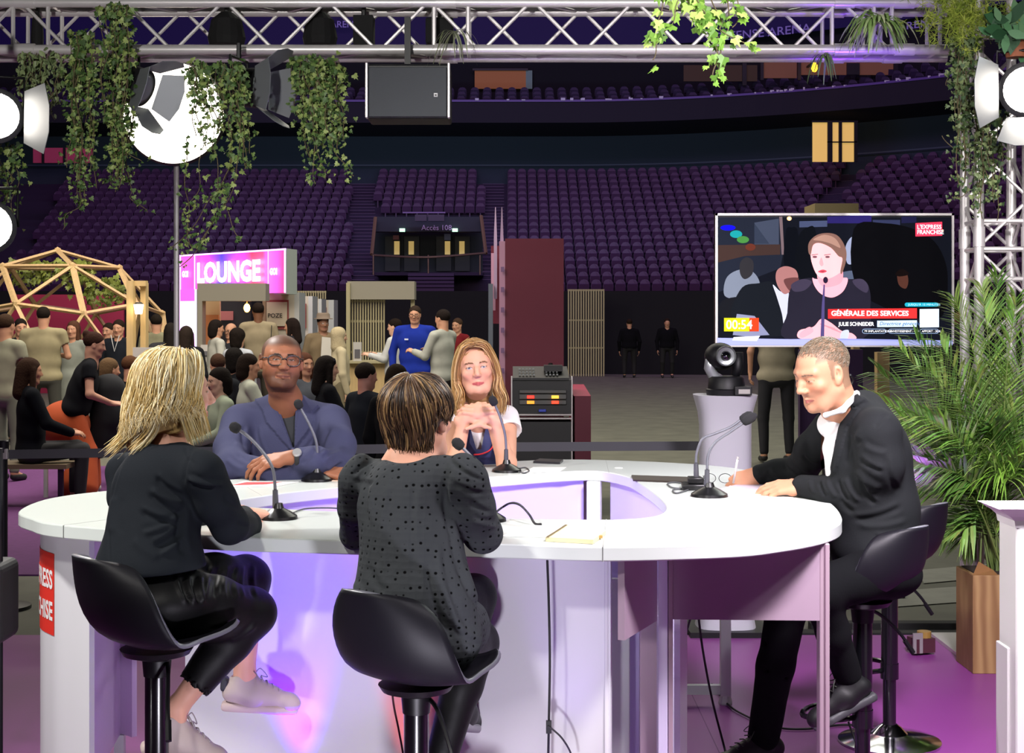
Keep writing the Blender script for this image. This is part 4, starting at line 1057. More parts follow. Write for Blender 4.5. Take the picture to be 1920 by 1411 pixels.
# black case at the left edge, nearer
bs_ = thing('speaker_pole', 'black padded case on an upright pole at the edge beside the desk end', 'pole', P(5, 1300, 5.2))
a = P(-30, 1060, 5.2); c = P(39, 1214, 5.2); b = MB(); b.bb(a.x - .08, P(39, 0, 5.42).x, 5.2, 5.42, c.z, a.z); b.build('case', mat('case_grey', '2a2c30', .6), bs_, bevel=.03, seg=4)
b = MB(); b.tube([P(-2, 840, 5.3), P(-2, 1070, 5.3)], .014, 10); b.tube([P(-2, 1200, 5.3), (P(-2, 0, 5.3).x, 5.3, 0.02)], .014, 10); b.build('pole', mat('dark_steel', '2a2a30'), bs_)
b = MB(); b.lathe([(.14, .012), (.14, .03), (.02, .05)], (P(-2, 0, 5.3).x, 5.3, 0), 20); b.build('foot', M_black, bs_, auto=40)
# ------------------------------------------------------------ right foreground pedestal
wp = thing('white_pedestal', 'bright white pedestal with flared top at the edge in front of the planter', 'pedestal', P(1920, 1411, 4.4))
dW = 4.4; b = MB(); a = P(1872, 0, dW); 
b.bb(a.x, a.x + .5, dW - .16, dW, 0, 1.7 - (960 - HY) * dW / F); b.build('body', mat('pure_white', 'f2f2f0', .45), wp, bevel=.01)
b = MB(); z1 = 1.7 - (938 - HY) * dW / F; z0 = 1.7 - (962 - HY) * dW / F; a = P(1832, 0, dW).x; c = P(1870, 0, dW).x
prof = [(c, z0 - .02), (c - .004, z0), ((a + c) / 2 + .012, z0 + .012), (a + .01, z1 - .006), (a, z1)]
vs = []; 
for (x, z) in prof: vs += [(x, dW - .16 - (c - x) * .6, z), (c + .55, dW - .16 - (c - x) * .6, z), (c + .55, dW, z), (x, dW, z)]
n = len(prof); fs = []
for i in range(n - 1):
    for k_ in range(4): k2 = (k_ + 1) % 4; fs.append((4 * i + k_, 4 * i + k2, 4 * i + 4 + k2, 4 * i + 4 + k_))
fs.append((0, 1, 2, 3)); fs.append(tuple(4 * n - 4 + k_ for k_ in range(4))); b.add(vs, fs); b.build('flared_top', mat('pure_white', 'f2f2f0'), wp)
b = MB(); a = P(1869, 0, dW).x; z = 1.7 - (1200 - HY) * dW / F; b.bb(a - .002, a + .02, dW - .1, dW + .003, 0, z); b.build('cover_fold', mat('pure_white', 'f2f2f0'), wp, bevel=.003)
# planter
pl = thing('wooden_planter', 'tall plywood planter box beside the white pedestal', 'planter', P(1850, 1250, 7.1))
a = P(1824, 1078, 7.15); b = MB(); b.bb(a.x, a.x + .5, 7.15, 7.42, 0.012, a.z)
M_ply = bpy.data.materials.new('plywood'); M_ply.use_nodes = True; nt = M_ply.node_tree; bs = nt.nodes['Principled BSDF']
tc = nt.nodes.new('ShaderNodeTexCoord'); mp = nt.nodes.new('ShaderNodeMapping'); mp.inputs['Scale'].default_value = (5, 5, 1.6); wv = nt.nodes.new('ShaderNodeTexWave'); wv.inputs['Distortion'].default_value = 7; wv.inputs['Scale'].default_value = 1.2; cr = nt.nodes.new('ShaderNodeValToRGB')
cr.color_ramp.elements[0].color = (*hexc('86643e'), 1); cr.color_ramp.elements[1].color = (*hexc('a68658'), 1)
nt.links.new(tc.outputs['Object'], mp.inputs[0]); nt.links.new(mp.outputs[0], wv.inputs['Vector']); nt.links.new(wv.outputs[1], cr.inputs[0]); nt.links.new(cr.outputs[0], bs.inputs['Base Color']); bs.inputs['Roughness'].default_value = .6
b.build('box', M_ply, pl, bevel=.003)
b = MB(); b.add([P(1824, 1078, 7.15), P(1835, 1052, 7.2), P(1862, 1068, 7.2), P(1872, 1078, 7.15)], [(0, 1, 2, 3)]); b.build('brown_liner', mat('liner', '8a6238', .8), pl)
b = MB(); b.bb(a.x + .02, a.x + .48, 7.17, 7.40, a.z - .02, a.z + .005); b.build('soil', mat('soil', '2a2018', .95), pl)
# floor leftovers: small box, cable ramp, papers
sb_ = thing('small_carton', 'small dark and gold carton left on the purple floor', 'carton', P(1727, 1222, 7.55))
b = MB(); p = onz(1727, 1225, .012); b.box((p.x, p.y, .06), (.105, .09, .07), rz=.3); b.build('box', mat('carton_maroon', '4a2230', .6), sb_); b = MB(); b.box((p.x - .03, p.y - .05, .075), (.05, .01, .10), rz=.15); b.build('flap', mat('carton_grey', '8a8488', .4), sb_); b = MB(); b.lathe([(.035, 0), (.035, .03)], (p.x + .015, p.y, .095), 14); b.build('lid', mat('carton_gold', '9a7a3c', .5), sb_)
b = MB(); b.bb(.7, 3.2, 8.03, 8.14, 0, .02); b.bb(1.6, 3.2, 8.14, 8.22, 0, .05); o = b.build('cable_ramp', M_blackm, None, bevel=.005); tag(o, 'flat black cable ramp along the far edge of the purple floor', 'cable ramp')
# ------------------------------------------------------------ people
def Myaw(yaw, pitch=0, roll=0): return Matrix.Rotation(R(yaw), 3, 'Z') @ Matrix.Rotation(R(pitch), 3, 'X') @ Matrix.Rotation(R(roll), 3, 'Y')
M_skin = mat('skin', 'd8a080', .52, attr='Col', spec=.3, bump=.03, bscale=300)
def head(S, o, M, sc=1, jaw=1.0, male=False, lidk=1, neck=None, nr=.05, smile=0, ears=True, wx=1.0, ch=1.0):
    S.frame(o, M, sc)
    S.ell((0, -.018, .040 - (1 - ch) * .01), (.073 * wx, .094, .080 * ch), k=.02)
    S.ell((0, .015, .005), (.066 * wx, .072, .075 * ch), k=.03)
    S.ell((0, .024, -.045), (.056 * jaw, .060, .062), k=.03)
    if wx > 1: [S.ell((q_ * .050, .038, -.035), (.022, .026, .030), k=.02) for q_ in (-1, 1)]; [S.ell((q_ * .010, .097, -.030), (.013, .012, .010), k=.006) for q_ in (-1, 1)]
    S.cap((-.030 * jaw, .045, -.092), (.030 * jaw, .045, -.092), .018, k=.03)
    S.ell((0, .070, -.098), (.021, .018, .017), k=.02)
    for s in (-1, 1):
        S.cap((s * .055 * jaw, .0, -.055), (s * .030, .050, -.092), .018, .015, k=.025)
        S.ell((s * .043, .058, -.022), (.020, .018, .016), k=.02)
        S.cap((s * .012, .082, .024), (s * .045, .066, .026), .010 if male else .007, k=.014)
    for s in (-1, 1):
        S.ell((s * .032, .096, .003), (.019, .016, .011), k=.012, sub=True)
    for s in (-1, 1):
        S.ell((s * .0315, .0715, .003), (.0135, .0125, .0125), k=.004)
        S.cap((s * .020, .083, .0095), (s * .043, .076, .0085), .0028, k=.004)
        S.cap((s * .021, .082, -.0035), (s * .042, .076, -.0035), .002, k=.004)
    S.chain([(0, .082, .016), (0, .094, -.006), (0, .106, -.026)], [.008, .009, .0115], k=.010)
    for s in (-1, 1):
        S.ell((s * .0115, .094, -.031), (.0085 if not male else .0105, .011, .0085), k=.006)
        S.ell((s * .007, .101, -.039), (.003, .004, .003), k=.003, sub=True)
    w = .023 + smile * .006
    for s in (-1, 1):
        S.cap((0, .0885, -.060), (s * w, .077, -.064 + smile * .004), .0040, .0016, k=.004)
        S.cap((0, .0865, -.0715), (s * w * .9, .076, -.067 + smile * .004), .0050, .0016, k=.004)
        S.cap((0, .0945, -.0655), (s * w, .083, -.0655 + smile * .005), .0016, k=.002, sub=True)
        if smile: S.cap((s * .026, .083, -.040), (s * .034, .070, -.066), .0025, k=.008, sub=True)
        if ears:
            S.ell((s * (.076 + (wx - 1) * .07), -.006, -.004), (.011, .019, .033), M=rotm(0, .18, s * .1), k=.008)
            S.ell((s * (.083 + (wx - 1) * .07), -.001, .004), (.006, .010, .017), k=.006, sub=True)
            S.ell((s * (.076 + (wx - 1) * .07), .004, -.026), (.007, .008, .010), k=.006)
    if neck is not None:
        S.cap((0, -.03, -.03), (0, -.025, -.09), nr, nr, k=.03)
        S.frame(); S.cap(Vector(o) + (M @ Vector((0, -.022, -.07))) * sc, neck, nr * sc, nr * sc * 1.12, k=.03)
    S.frame()
def face_colors(v, o, M, sc, skin, lip, brow, hairc=None, iris=(.05, .03, .02), hairline=None, stubble=None, mw=.026, white=(.62, .58, .55), browt=1, lipk=1, eyeh=.0045):
    q = (np.asarray(v) - np.array(o)) @ np.array(M) / sc
    c = np.tile(np.array(hexc(skin)), (len(v), 1)); x, y, z = q[:, 0], q[:, 1], q[:, 2]; ax = np.abs(x)
    front = (y > .05) & (z > -.13) & (z < .12) & (ax < .09)
    n = vnoise(q, 14, 3)
    c *= (1 + .05 * n)[:, None]
    red = np.exp(-(((ax - .042) / .022) ** 2 + ((z + .03) / .02) ** 2)) * front
    c = c * (1 - .12 * red[:, None] * np.array([0, 1, 1]))
    if stubble is not None:
        f = np.clip((-.035 - z) / .03, 0, 1) * np.clip((y + .02) / .03, 0, 1) * (z > -.13) * (ax < .085)
        moust = np.exp(-((z + .052) / .007) ** 2) * (ax < .034) * front
        lipm = ((ax / mw) ** 2 + ((z + .0665) / (.0078 * lipk)) ** 2) < 1
        f = np.maximum(f * ((z < -.074) | (ax > .03)), moust) * ~lipm
        f = np.clip(f, 0, 1)[:, None] * stubble[1]
        c = c * (1 - f) + np.array(hexc(stubble[0])) * f
    m = front & (((ax / mw) ** 2 + ((z + .0665 - .25 * np.maximum(mw - .026, 0) * (ax / mw) ** 2 * 3) / (.0075 * lipk)) ** 2) < 1); c[m] = hexc(lip)
    bz = .0245 - ((ax - .030) / .02) ** 2 * .004
    m = front & (ax > .013) & (ax < .049) & (np.abs(z - bz) < .0034 * browt); c[m] = hexc(brow)
    e = ((ax - .0315) / .0125) ** 2 + ((z - .0022) / eyeh) ** 2
    m = front & (e < 1); c[m] = white
    m2 = m & (((ax - .0315) ** 2 + (z - .003) ** 2) < .0047 ** 2); c[m2] = iris
    m = front & (e < 1.55) & (e >= .85) & (z > .0020); c[m] = hexc(brow)
    if hairline is not None:
        hm = hairline(x, y, z); f = np.clip(hm, 0, 1)[:, None]; f = f * (z > -.1)[:, None]
        c = c * (1 - f) + np.array(hexc(hairc)) * f
    return c
def hand(S, wrist, fwd, back, side=1, curls=(25, 30, 32, 36), tcurl=20, sc=1.0, spread=.05, thumb=(.75, .6, -.25), k=.005, wr=.024):
    f = Vector(fwd).normalized(); n = Vector(back); n = (n - f * n.dot(f)).normalized(); t = f.cross(n).normalized() * side
    w = Vector(wrist); q = lambda a, b, c: w + (t * a + f * b + n * c) * sc
    S.frame()
    lat = (.029, .010, -.010, -.027); kn = (.082, .088, .084, .074)
    for i in range(4):
        S.cap(q(lat[i] * .45, .0, 0), q(lat[i], kn[i], .002), .017 * sc, .0105 * sc, k=.012)
    S.ell(q(.022, .032, -.008), (.018 * sc, .018 * sc, .018 * sc), k=.012); S.ell(q(-.018, .035, -.006), (.015 * sc, .018 * sc, .016 * sc), k=.012)
    seg = ((.041, .025, .020), (.046, .029, .021), (.043, .027, .020), (.034, .021, .018))
    for i in range(4):
        p = q(lat[i], kn[i], .002); cu = curls[i]; a = 0; d0 = (f + t * (spread * (1.5 - i))).normalized()
        ax = d0.cross(n).normalized()
        rr_ = (.0098, .0088, .0082, .0068); rr_ = [x * (.88 if i == 3 else 1) * sc for x in rr_]
        for j in range(3):
            a += cu * (1, 1.1, .7)[j]
            d = Matrix.Rotation(R(-a), 3, ax) @ d0
            e = p + d * seg[i][j] * sc
            S.cap(p, e, rr_[j], rr_[j + 1], k=k); p = e
    p = q(.024, .018, -.006); d = (t * thumb[0] + f * thumb[1] + n * thumb[2]).normalized(); ax = d.cross(n).normalized()
    for j, L in enumerate((.040, .030, .024)):
        e = p + d * L * sc; S.cap(p, e, (.0145, .0110, .0095)[j] * sc, (.0110, .0095, .0072)[j] * sc, k=.006); p = e
        d = (Matrix.Rotation(R(-tcurl * .6), 3, ax) @ d + f * .25 * (tcurl / 30)).normalized()
    S.cap(q(0, -.03, 0), q(0, .01, 0), wr * sc, .020 * sc, k=.012)
def cloth(name, S, h, m, parent, amp=.002, fs=9, seed=1, fn=None, colors=None, relax=1, cut=None, fold=None):
    v, f = S.mesh(h, relax=relax)
    n = normals(v, f); d = np.zeros(len(v))
    if amp: d = d + amp * vnoise(v * np.array([1, 1, .7]), fs, seed)
    if fn is not None: d = d + fn(v, n)
    if fold is not None: d = d + folds(v, n, fold)
    v = v + n * np.reshape(d, (-1, 1))
    if cut is not None:
        for poly, dmax in cut:
            c = v[f].mean(1); cp = c - 0; px, py = pix(cp)
            kill = inpoly(px, py, poly) & (c[:, 1] < dmax)
            used0 = np.zeros(len(v), bool); used0[f[kill].ravel()] = True
            f = f[~kill]
            used1 = np.zeros(len(v), bool); used1[f.ravel()] = True
            b = np.nonzero(used0 & used1)[0]
            if len(b):   # snap the border of the opening onto the outline
                vx, vy = pix(v[b]); best = np.full(len(b), 1e9); tx = vx.copy(); ty = vy.copy()
                for k in range(len(poly)):
                    x0, y0 = poly[k]; x1, y1 = poly[(k + 1) % len(poly)]; L = (x1 - x0) ** 2 + (y1 - y0) ** 2
                    t = np.clip(((vx - x0) * (x1 - x0) + (vy - y0) * (y1 - y0)) / max(L, 1e-9), 0, 1); qx = x0 + t * (x1 - x0); qy = y0 + t * (y1 - y0)
                    dd = (qx - vx) ** 2 + (qy - vy) ** 2; mm = dd < best; best[mm] = dd[mm]; tx[mm] = qx[mm]; ty[mm] = qy[mm]
                mm = best < 30; bb = b[mm]; v[bb, 0] = (tx[mm] - CX) * v[bb, 1] / F; v[bb, 2] = H - (ty[mm] - HY) * v[bb, 1] / F
        u = np.unique(f); r = np.full(len(v), -1); r[u] = np.arange(len(u)); v = v[u]; f = r[f]
    return npmesh(name, v, f, m, parent, colors=(colors(v) if colors is not None else None))
def folds(v, n, lst):
    """raised or sunk lines (x0, y0, x1, y1, width, amplitude mm) traced on the side that the photograph shows"""
    px, py = pix(v); d = np.zeros(len(v)); fr = np.clip(-n[:, 1] * 2 + .3, 0, 1)
    for (x0, y0, x1, y1, w, a) in lst:
        L = (x1 - x0) ** 2 + (y1 - y0) ** 2; t = ((px - x0) * (x1 - x0) + (py - y0) * (y1 - y0)) / L; tc = np.clip(t, 0, 1)
        s = ((px - x0) * (y1 - y0) - (py - y0) * (x1 - x0)) / math.sqrt(L) + 2.5 * math.sqrt(L) / 40 * np.sin(tc * PI)
        e = np.exp(-(s / w) ** 2) * np.exp(-(np.maximum(np.abs(t - .5) - .35, 0) / .12) ** 2)
        r = np.exp(-((s - 1.6 * w) / w) ** 2) * np.exp(-(np.maximum(np.abs(t - .5) - .35, 0) / .12) ** 2)
        d += (a * e - .45 * a * r) * .001 * fr
    return d
def inpoly(px, py, poly):
    r = np.zeros(len(px), bool); j = len(poly) - 1
    for i in range(len(poly)):
        xi, yi = poly[i]; xj, yj = poly[j]
        c = ((yi > py) != (yj > py)) & (px < (xj - xi) * (py - yi) / (yj - yi + 1e-12) + xi); r ^= c; j = i
    return r
def pix(v): return CX + v[:, 0] * F / v[:, 1], HY - (v[:, 2] - H) * F / v[:, 1]
def shoe(name, parent, ankle, toe, m, sole, L=None, up=V(0, 0, 1), sc=1.0, tongue=True, accent=None, lace=None):
    """ankle: joint centre; toe: direction vector"""
    a = Vector(ankle); f = Vector(toe).normalized(); u = (Vector(up) - f * Vector(up).dot(f)).normalized(); s = f.cross(u)
    q = lambda x, y, z: a + (s * x + f * y + u * z) * sc
    S = SDF(.02)
    S.cap(q(0, -.035, -.045), q(0, .03, -.05), .034 * sc, .038 * sc); S.cap(q(0, .03, -.05), q(0, .135, -.066), .038 * sc, .030 * sc, k=.03)
    S.cap(q(0, .15, -.072), q(0, .155, -.072), .029 * sc, k=.02); S.cap(q(0, -.01, 0), q(0, -.015, -.03), .036 * sc, .036 * sc)
    S.cap(q(0, .02, -.015), q(0, .09, -.045), .026 * sc, .026 * sc, k=.02)
    Mx = Matrix((s, f, u)).transposed()
    S.plane(q(0, 0, -.092), -u, k=.003)
    S.ell(q(0, -.012, .03), (.030 * sc, .036 * sc, .045 * sc), M=Mx, k=.006, sub=True)
    o = cloth(name, S, .004, m, parent, 0)
    T = SDF(.01)
    T.box(q(0, .055, -.090), (.036 * sc, .122 * sc, .014 * sc), M=Mx, rd=.011, k=.01); v, ff = T.mesh(.004)
    qv = (v - np.array(a)) @ np.array(Mx); y = qv[:, 1] / sc; wid = np.interp(y, [-.08, -.04, .05, .11, .18], [.62, .85, .86, 1.08, .5])
    v = v + ((qv[:, 0] * (wid - 1))[:, None] * np.array(s)[None, :])
    npmesh('sole', v, ff, sole, o)
    if lace:
        b = MB()
        for i in range(5): b.tube([q(-.022, .03 + i * .018, .012 - i * .010), q(0, .035 + i * .018, .018 - i * .0102), q(.022, .04 + i * .018, .012 - i * .010)], .0022 * sc, 5)
        b.tube(catmull([q(0, .03, .016), q(.03, .03, .03), q(.045, .05, .01), q(.02, .04, .012)], 5), .0018, 5); b.tube(catmull([q(0, .03, .016), q(-.03, .045, .028), q(-.04, .07, .0), q(-.01, .05, .01)], 5), .0018, 5)
        b.build('laces', lace, o, smooth=True)
    if accent:
        b = SDF(.005); b.box(q(0, -.062, -.02), (.022, .012, .022), M=Mx, rd=.01); v, ff = b.mesh(.004); npmesh('heel_tab', v, ff, accent, o)
    return o
def strands(name, parent, paths, cols, r, mt, flat=.45, n=4):
    """paths: array (S,N,3) world, cols (S,3), r radius"""
    Pn = np.asarray(paths, dtype=np.float64); S_, N, _ = Pn.shape
    t = np.gradient(Pn, axis=1); t /= np.maximum(np.linalg.norm(t, axis=2, keepdims=True), 1e-9)
    up = np.array([0.3, -1, .2]); up = up / np.linalg.norm(up)
    u = np.cross(t, up); u /= np.maximum(np.linalg.norm(u, axis=2, keepdims=True), 1e-9); w = np.cross(t, u)
    rad = r * np.interp(np.linspace(0, 1, N), [0, .15, .8, 1], [.2, 1, .9, .1])[None, :, None]
    if np.ndim(r): pass
    V_ = []
    for k in range(n):
        a = 2 * PI * k / n; V_.append(Pn + (u * math.cos(a) + w * math.sin(a) * flat) * rad)
    V_ = np.stack(V_, 2)  # S,N,n,3
    idx = np.arange(S_ * N * n).reshape(S_, N, n)
    f = np.stack([idx[:, :-1, :], np.roll(idx, -1, 2)[:, :-1, :], np.roll(idx, -1, 2)[:, 1:, :], idx[:, 1:, :]], -1).reshape(-1, 4)
    c = np.repeat(np.asarray(cols), N * n, axis=0)
    return npmesh(name, V_.reshape(-1, 3), f, mt, parent, colors=c)
def comb(o, M, sc, n, seed, crown, E, C, az, thend, fall, npts=14, lift=(0, .012), wave=.004, gather=None, flare=.0, floor=None):
    """hair strands combed from a crown direction along meridians of the ellipsoid E centred C then falling; az() -> azimuth(deg, 0 = face), thend(az) polar end (deg), fall(az) -> extra length"""
    rg = np.random.RandomState(seed); out = []
    kz = Vector(crown).normalized(); kx = Vector((1, 0, 0)); kx = (kx - kz * kx.dot(kz)).normalized(); ky = kz.cross(kx)
    for i in range(n):
        a = az(rg); aa = R(a); th0 = rg.uniform(2, 70) if rg.rand() < .5 else rg.uniform(0, 20); th1 = thend(a) + rg.normal() * 4; L = fall(a) * rg.uniform(.8, 1.06)
        th0 = min(th0, th1 - 15)
        lf = rg.uniform(*lift); ph = rg.rand() * 6.28; pts = []
        arc = (th1 - th0) * PI / 180 * .09; tot = arc + L; na = max(3, int(round(npts * arc / max(tot, 1e-6)))) if L > 0 else npts
        nf = npts - na
        for j in range(na):
            t = j / (na - 1); th = R(th0 + (th1 - th0) * t)
            d = (kx * math.sin(aa) + ky * math.cos(aa)) * math.sin(th) + kz * math.cos(th)
            e = 1 + (lf / .09) * min(1, t * 2.2)
            pts.append(Vector((C[0] + d.x * E[0] * e, C[1] + d.y * E[1] * e, C[2] + d.z * E[2] * e)))
        if nf > 0:
            last = pts[-1].copy(); d = (pts[-1] - pts[-2]).normalized(); outw = Vector((last.x - C[0], last.y - C[1], 0)).normalized()
            for j in range(nf):
                t = (j + 1) / nf; d = (d * .6 + (V(0, 0, -1) + outw * flare) * .4).normalized(); last = last + d * (L / nf); pts.append(last.copy())
        for j, p in enumerate(pts):
            t = j / npts; p.x += wave * math.sin(ph + t * 9) * t * 2; p.y += wave * math.cos(ph * 1.7 + t * 8) * t * 2
        out.append([list(Vector(o) + (M @ p) * sc) for p in pts])
    return np.array(out)
def stool(label, x, y, z, yaw, foot=True, shell=None, group=None):
    t = thing('bar_stool', label, 'bar stool', (x, y, 0), R(yaw), 'bar stools around the studio desk')
    prof = [(.185, .030), (.165, .016), (.11, .004), (.04, .0), (-.05, .002), (-.11, .02), (-.155, .06), (-.185, .12), (-.20, .18), (-.212, .235), (-.222, .262)]
    wid = [.14, .16, .18, .19, .195, .20, .203, .20, .188, .158, .115]
    n = 17; vs = []; N = len(prof)
    for i, ((py_, pz), w) in enumerate(zip(prof, wid)):
        bk = max(0, min(1, (.04 - py_) / .2))
        for j in range(n):
            v_ = -1 + 2 * j / (n - 1)
            vs.append((v_ * w, py_ + bk * .10 * abs(v_) ** 2.5, z + pz + (1 - bk) * .035 * abs(v_) ** 2.5 + bk * (-.03) * abs(v_) ** 3 * (pz / .26)))
    b = MB(); b.add(vs, [(i * n + j, i * n + j + 1, (i + 1) * n + j + 1, (i + 1) * n + j) for i in range(N - 1) for j in range(n - 1)])
    o = b.build('seat_shell', shell or M_shell, t, world=False, smooth=True)
    m = o.modifiers.new('s', 'SUBSURF'); m.levels = 1; m.render_levels = 1
    m = o.modifiers.new('t', 'SOLIDIFY'); m.thickness = .012; m.offset = 0; o.data.materials.append(mat('shell_rim_highlight', '6c6c76', .3, spec=.7)); m.material_offset_rim = 1  # edge highlight painted in as a lighter grey rim
    b = MB(); b.lathe([(.10, z - .014), (.09, z - .03), (.04, z - .045), (.036, z - .09)], (0, .01, 0), 24); b.build('seat_mount', M_black, t, world=False, auto=40)
    b = MB(); b.lathe([(.033, .30), (.033, z - .04)], (0, .01, 0), 20); b.build('sleeve', mat('gloss_black', '0a0a0e', .25, coat=.5), t, world=False, auto=40)
    b = MB(); b.lathe([(.026, .04), (.026, .32)], (0, .01, 0), 20); b.build('piston', mat('gloss_black', '0a0a0e'), t, world=False, auto=40)
    b = MB(); b.lathe([(.20, .014), (.20, .022), (.15, .035), (.07, .05), (.045, .075), (.03, .085)], (0, .01, 0), 36); b.build('base', mat('chrome', 'c8c8cc', .12, metal=1), t, world=False, auto=30)
    if foot:
        b = MB(); zf = z - .42
        b.tube(catmull([(-.02, .03, zf), (-.10, .07, zf), (-.12, .17, zf), (0, .22, zf), (.12, .17, zf), (.10, .07, zf), (.02, .03, zf)], 6), .010, 8); b.lathe([(.036, zf - .03), (.036, zf + .03)], (0, .01, 0), 16); b.build('footrest', mat('gloss_black', '0a0a0e'), t, world=False, auto=40)
    b = MB(); b.tube(catmull([(.02, .03, z - .05), (.08, .0, z - .07), (.15, -.04, z - .14), (.19, -.06, z - .20)], 5), .006, 6); b.tube([(.17, -.05, z - .17), (.20, -.066, z - .215)], .009, 6); b.build('lever', M_black, t, world=False, auto=40)
    return t
M_shell = mat('stool_shell', '14131a', .52, spec=.3, bump=.04, bscale=500)

def crop(name, ho, hM, sc, n, seed, ok, cols, parent_part=None, E=(.0735, .0945, .0805), C=(0, -.018, .040), L=.015, r=.0009, root=None):
    """very short hair lying on the scalp"""
    rg = np.random.RandomState(seed); out = []
    while len(out) < n:
        d = rg.normal(size=3); d /= np.linalg.norm(d); p = Vector((C[0] + d[0] * E[0], C[1] + d[1] * E[1], C[2] + d[2] * E[2]))
        if not ok(p, rg): continue
        nn = Vector((d[0] / E[0], d[1] / E[1], d[2] / E[2])).normalized(); t = Vector((rg.normal() * .3, .9, -.35 + rg.normal() * .3)); t = (t - nn * t.dot(nn)).normalized()
        out.append([list(Vector(ho) + (hM @ (p + nn * (-.001 + .0018 * math.sin(u * 1.9)) + t * L * u)) * sc) for u in (0, .33, .66, 1)])
    return strands(name, None, np.array(out), cols(rg, n), r, M_hair, n=3)
M_cl = mat('cloth_attr', '808080', .8, attr='Col', sheen=.1, bump=.15, bscale=500)
M_hair = mat('hair_attr', '808080', .42, attr='Col', spec=.4)
W = lambda px, py, d: tuple(P(px, py, d))
def body_mesh(S, parent, h, o, M, sc, **k):
    v, f = S.mesh(h); return npmesh('body', v, f, M_skin, parent, colors=face_colors(v, o, M, sc, **k))
# ============ blonde woman, near left
s1 = stool('black shell bar stool carrying the person in the plain black jacket', P(288, 0, 4.17).x, 4.17, .80, -48)
s1.children
pr = thing('person', 'person in plain black jacket, cropped trousers and white sneakers sitting with back turned', 'person', W(300, 1150, 4.2))
ho, hM = P(333, 738, 4.40), Myaw(-60, 2, 0)
S = SDF(.02); nb_ = P(316, 850, 4.38)
head(S, ho, hM, .97, jaw=.95, neck=nb_, nr=.048)
S.chain([nb_, W(305, 900, 4.36), W(290, 1060, 4.26), W(300, 1110, 4.24)], [.05, .06, .07, .09], k=.03)
sh, el, wr = V(*W(385, 888, 4.24)), V(*W(424, 985, 4.30)), V(*W(452, 962, 4.80)); 
S.chain([nb_ + V(0, 0, -.04), sh, el, wr], [.035, .035, .032, .026], k=.02)
hand(S, wr, V(.78, .5, -.10), V(-.1, -.2, 1), side=1, curls=(18, 22, 24, 26), sc=.98)
sh2, el2, wr2 = V(*W(235, 880, 4.50)), V(*W(290, 985, 4.62)), V(*W(400, 975, 4.75))
S.chain([nb_ + V(0, 0, -.04), sh2, el2, wr2], [.035, .035, .032, .026], k=.02)
hand(S, wr2, V(.8, .4, -.02), V(0, .0, 1), side=-1, sc=.92)
kA, aA = V(*W(470, 1148, 4.40)), V(*W(330, 1328, 4.30)); kB, aB = V(*W(462, 1085, 4.60)), V(*W(459, 1262, 4.62))
S.chain([W(310, 1125, 4.2), kA, kA.lerp(aA, .5), aA, aA + V(0, 0, -.03)], [.07, .045, .040, .030, .030], k=.02); S.chain([W(330, 1105, 4.36), kB, kB.lerp(aB, .5), aB, aB + V(0, 0, -.03)], [.07, .045, .044, .030, .030], k=.02)
body_mesh(S, pr, .0042, ho, hM, .97, skin='e0a890', lip='b8685c', brow='8a6a4a')
S = SDF(.03)
S.chain([W(268, 868, 4.46), W(312, 858, 4.36), W(372, 880, 4.24)], [.050, .055, .056], k=.04)
S.ell(W(296, 930, 4.32), (.150, .115, .15), M=Myaw(-37), k=.05); S.ell(W(285, 1010, 4.27), (.145, .118, .13), M=Myaw(-40), k=.05)
S.ell(W(281, 1078, 4.24), (.172, .150, .13), M=Myaw(-40), k=.05)
S.cap(W(236, 885, 4.49), W(232, 930, 4.46), .052, .05, k=.03)
S.chain([W(383, 890, 4.22), W(405, 940, 4.24), W(430, 984, 4.30), W(462, 985, 4.55), W(456, 968, 4.76)], [.062, .057, .052, .042, .034], k=.02)
S.chain([W(235, 885, 4.50), W(285, 985, 4.62), W(385, 985, 4.74)], [.056, .05, .038], k=.02)
S.plane(W(281, 1070, 4.2), (.06, 0, -1), k=.006)
S.ell(W(318, 832, 4.36), (.062, .075, .045), k=.008, sub=True)
cloth('jacket', S, .0048, mat('jacket_black', '1c2026', .88, spec=.15, bump=.08, bscale=300), pr, .0022, 5, 2, fold=[
    (292, 893, 340, 928, 5, -9), (285, 915, 345, 945, 6, 7), (278, 925, 342, 962, 5, -8), (262, 958, 335, 982, 6, -9), (268, 1000, 335, 970, 6, 6), (290, 1024, 338, 992, 6, -9), (300, 1040, 345, 1005, 5, 6), (352, 895, 418, 908, 5, 8), (355, 905, 400, 915, 4, -8),
    (348, 838, 362, 870, 3, -4), (362, 840, 345, 905, 3, -4), (232, 855, 206, 1060, 2.5, -2.5), (340, 950, 345, 1040, 8, -10), (375, 985, 392, 1060, 10, 6), (420, 930, 462, 960, 6, -4), (445, 980, 480, 990, 5, -5), (215, 930, 210, 1000, 9, 5), (250, 1010, 300, 1045, 10, 5)])
M_satin = mat('satin_black', '0b0b0c', .55, spec=.25, bump=.1, bscale=30)
S = SDF(.03)
S.ell(W(300, 1118, 4.24), (.165, .15, .085), M=Myaw(-45), k=.04)
S.chain([W(310, 1128, 4.2), W(400, 1140, 4.3), kA, kA.lerp(aA, .3), kA.lerp(aA, .72)], [.098, .088, .070, .062, .052], k=.025)
S.chain([W(330, 1105, 4.36), W(400, 1092, 4.48), kB, kB.lerp(aB, .4), kB.lerp(aB, .62)], [.098, .085, .068, .056, .050], k=.025)
d_ = (aA - kA).normalized(); S.cap(kA.lerp(aA, .74), aA, .046, .046, k=.004, sub=True); S.cap(kB.lerp(aB, .64), aB, .05, .05, k=.004, sub=True)
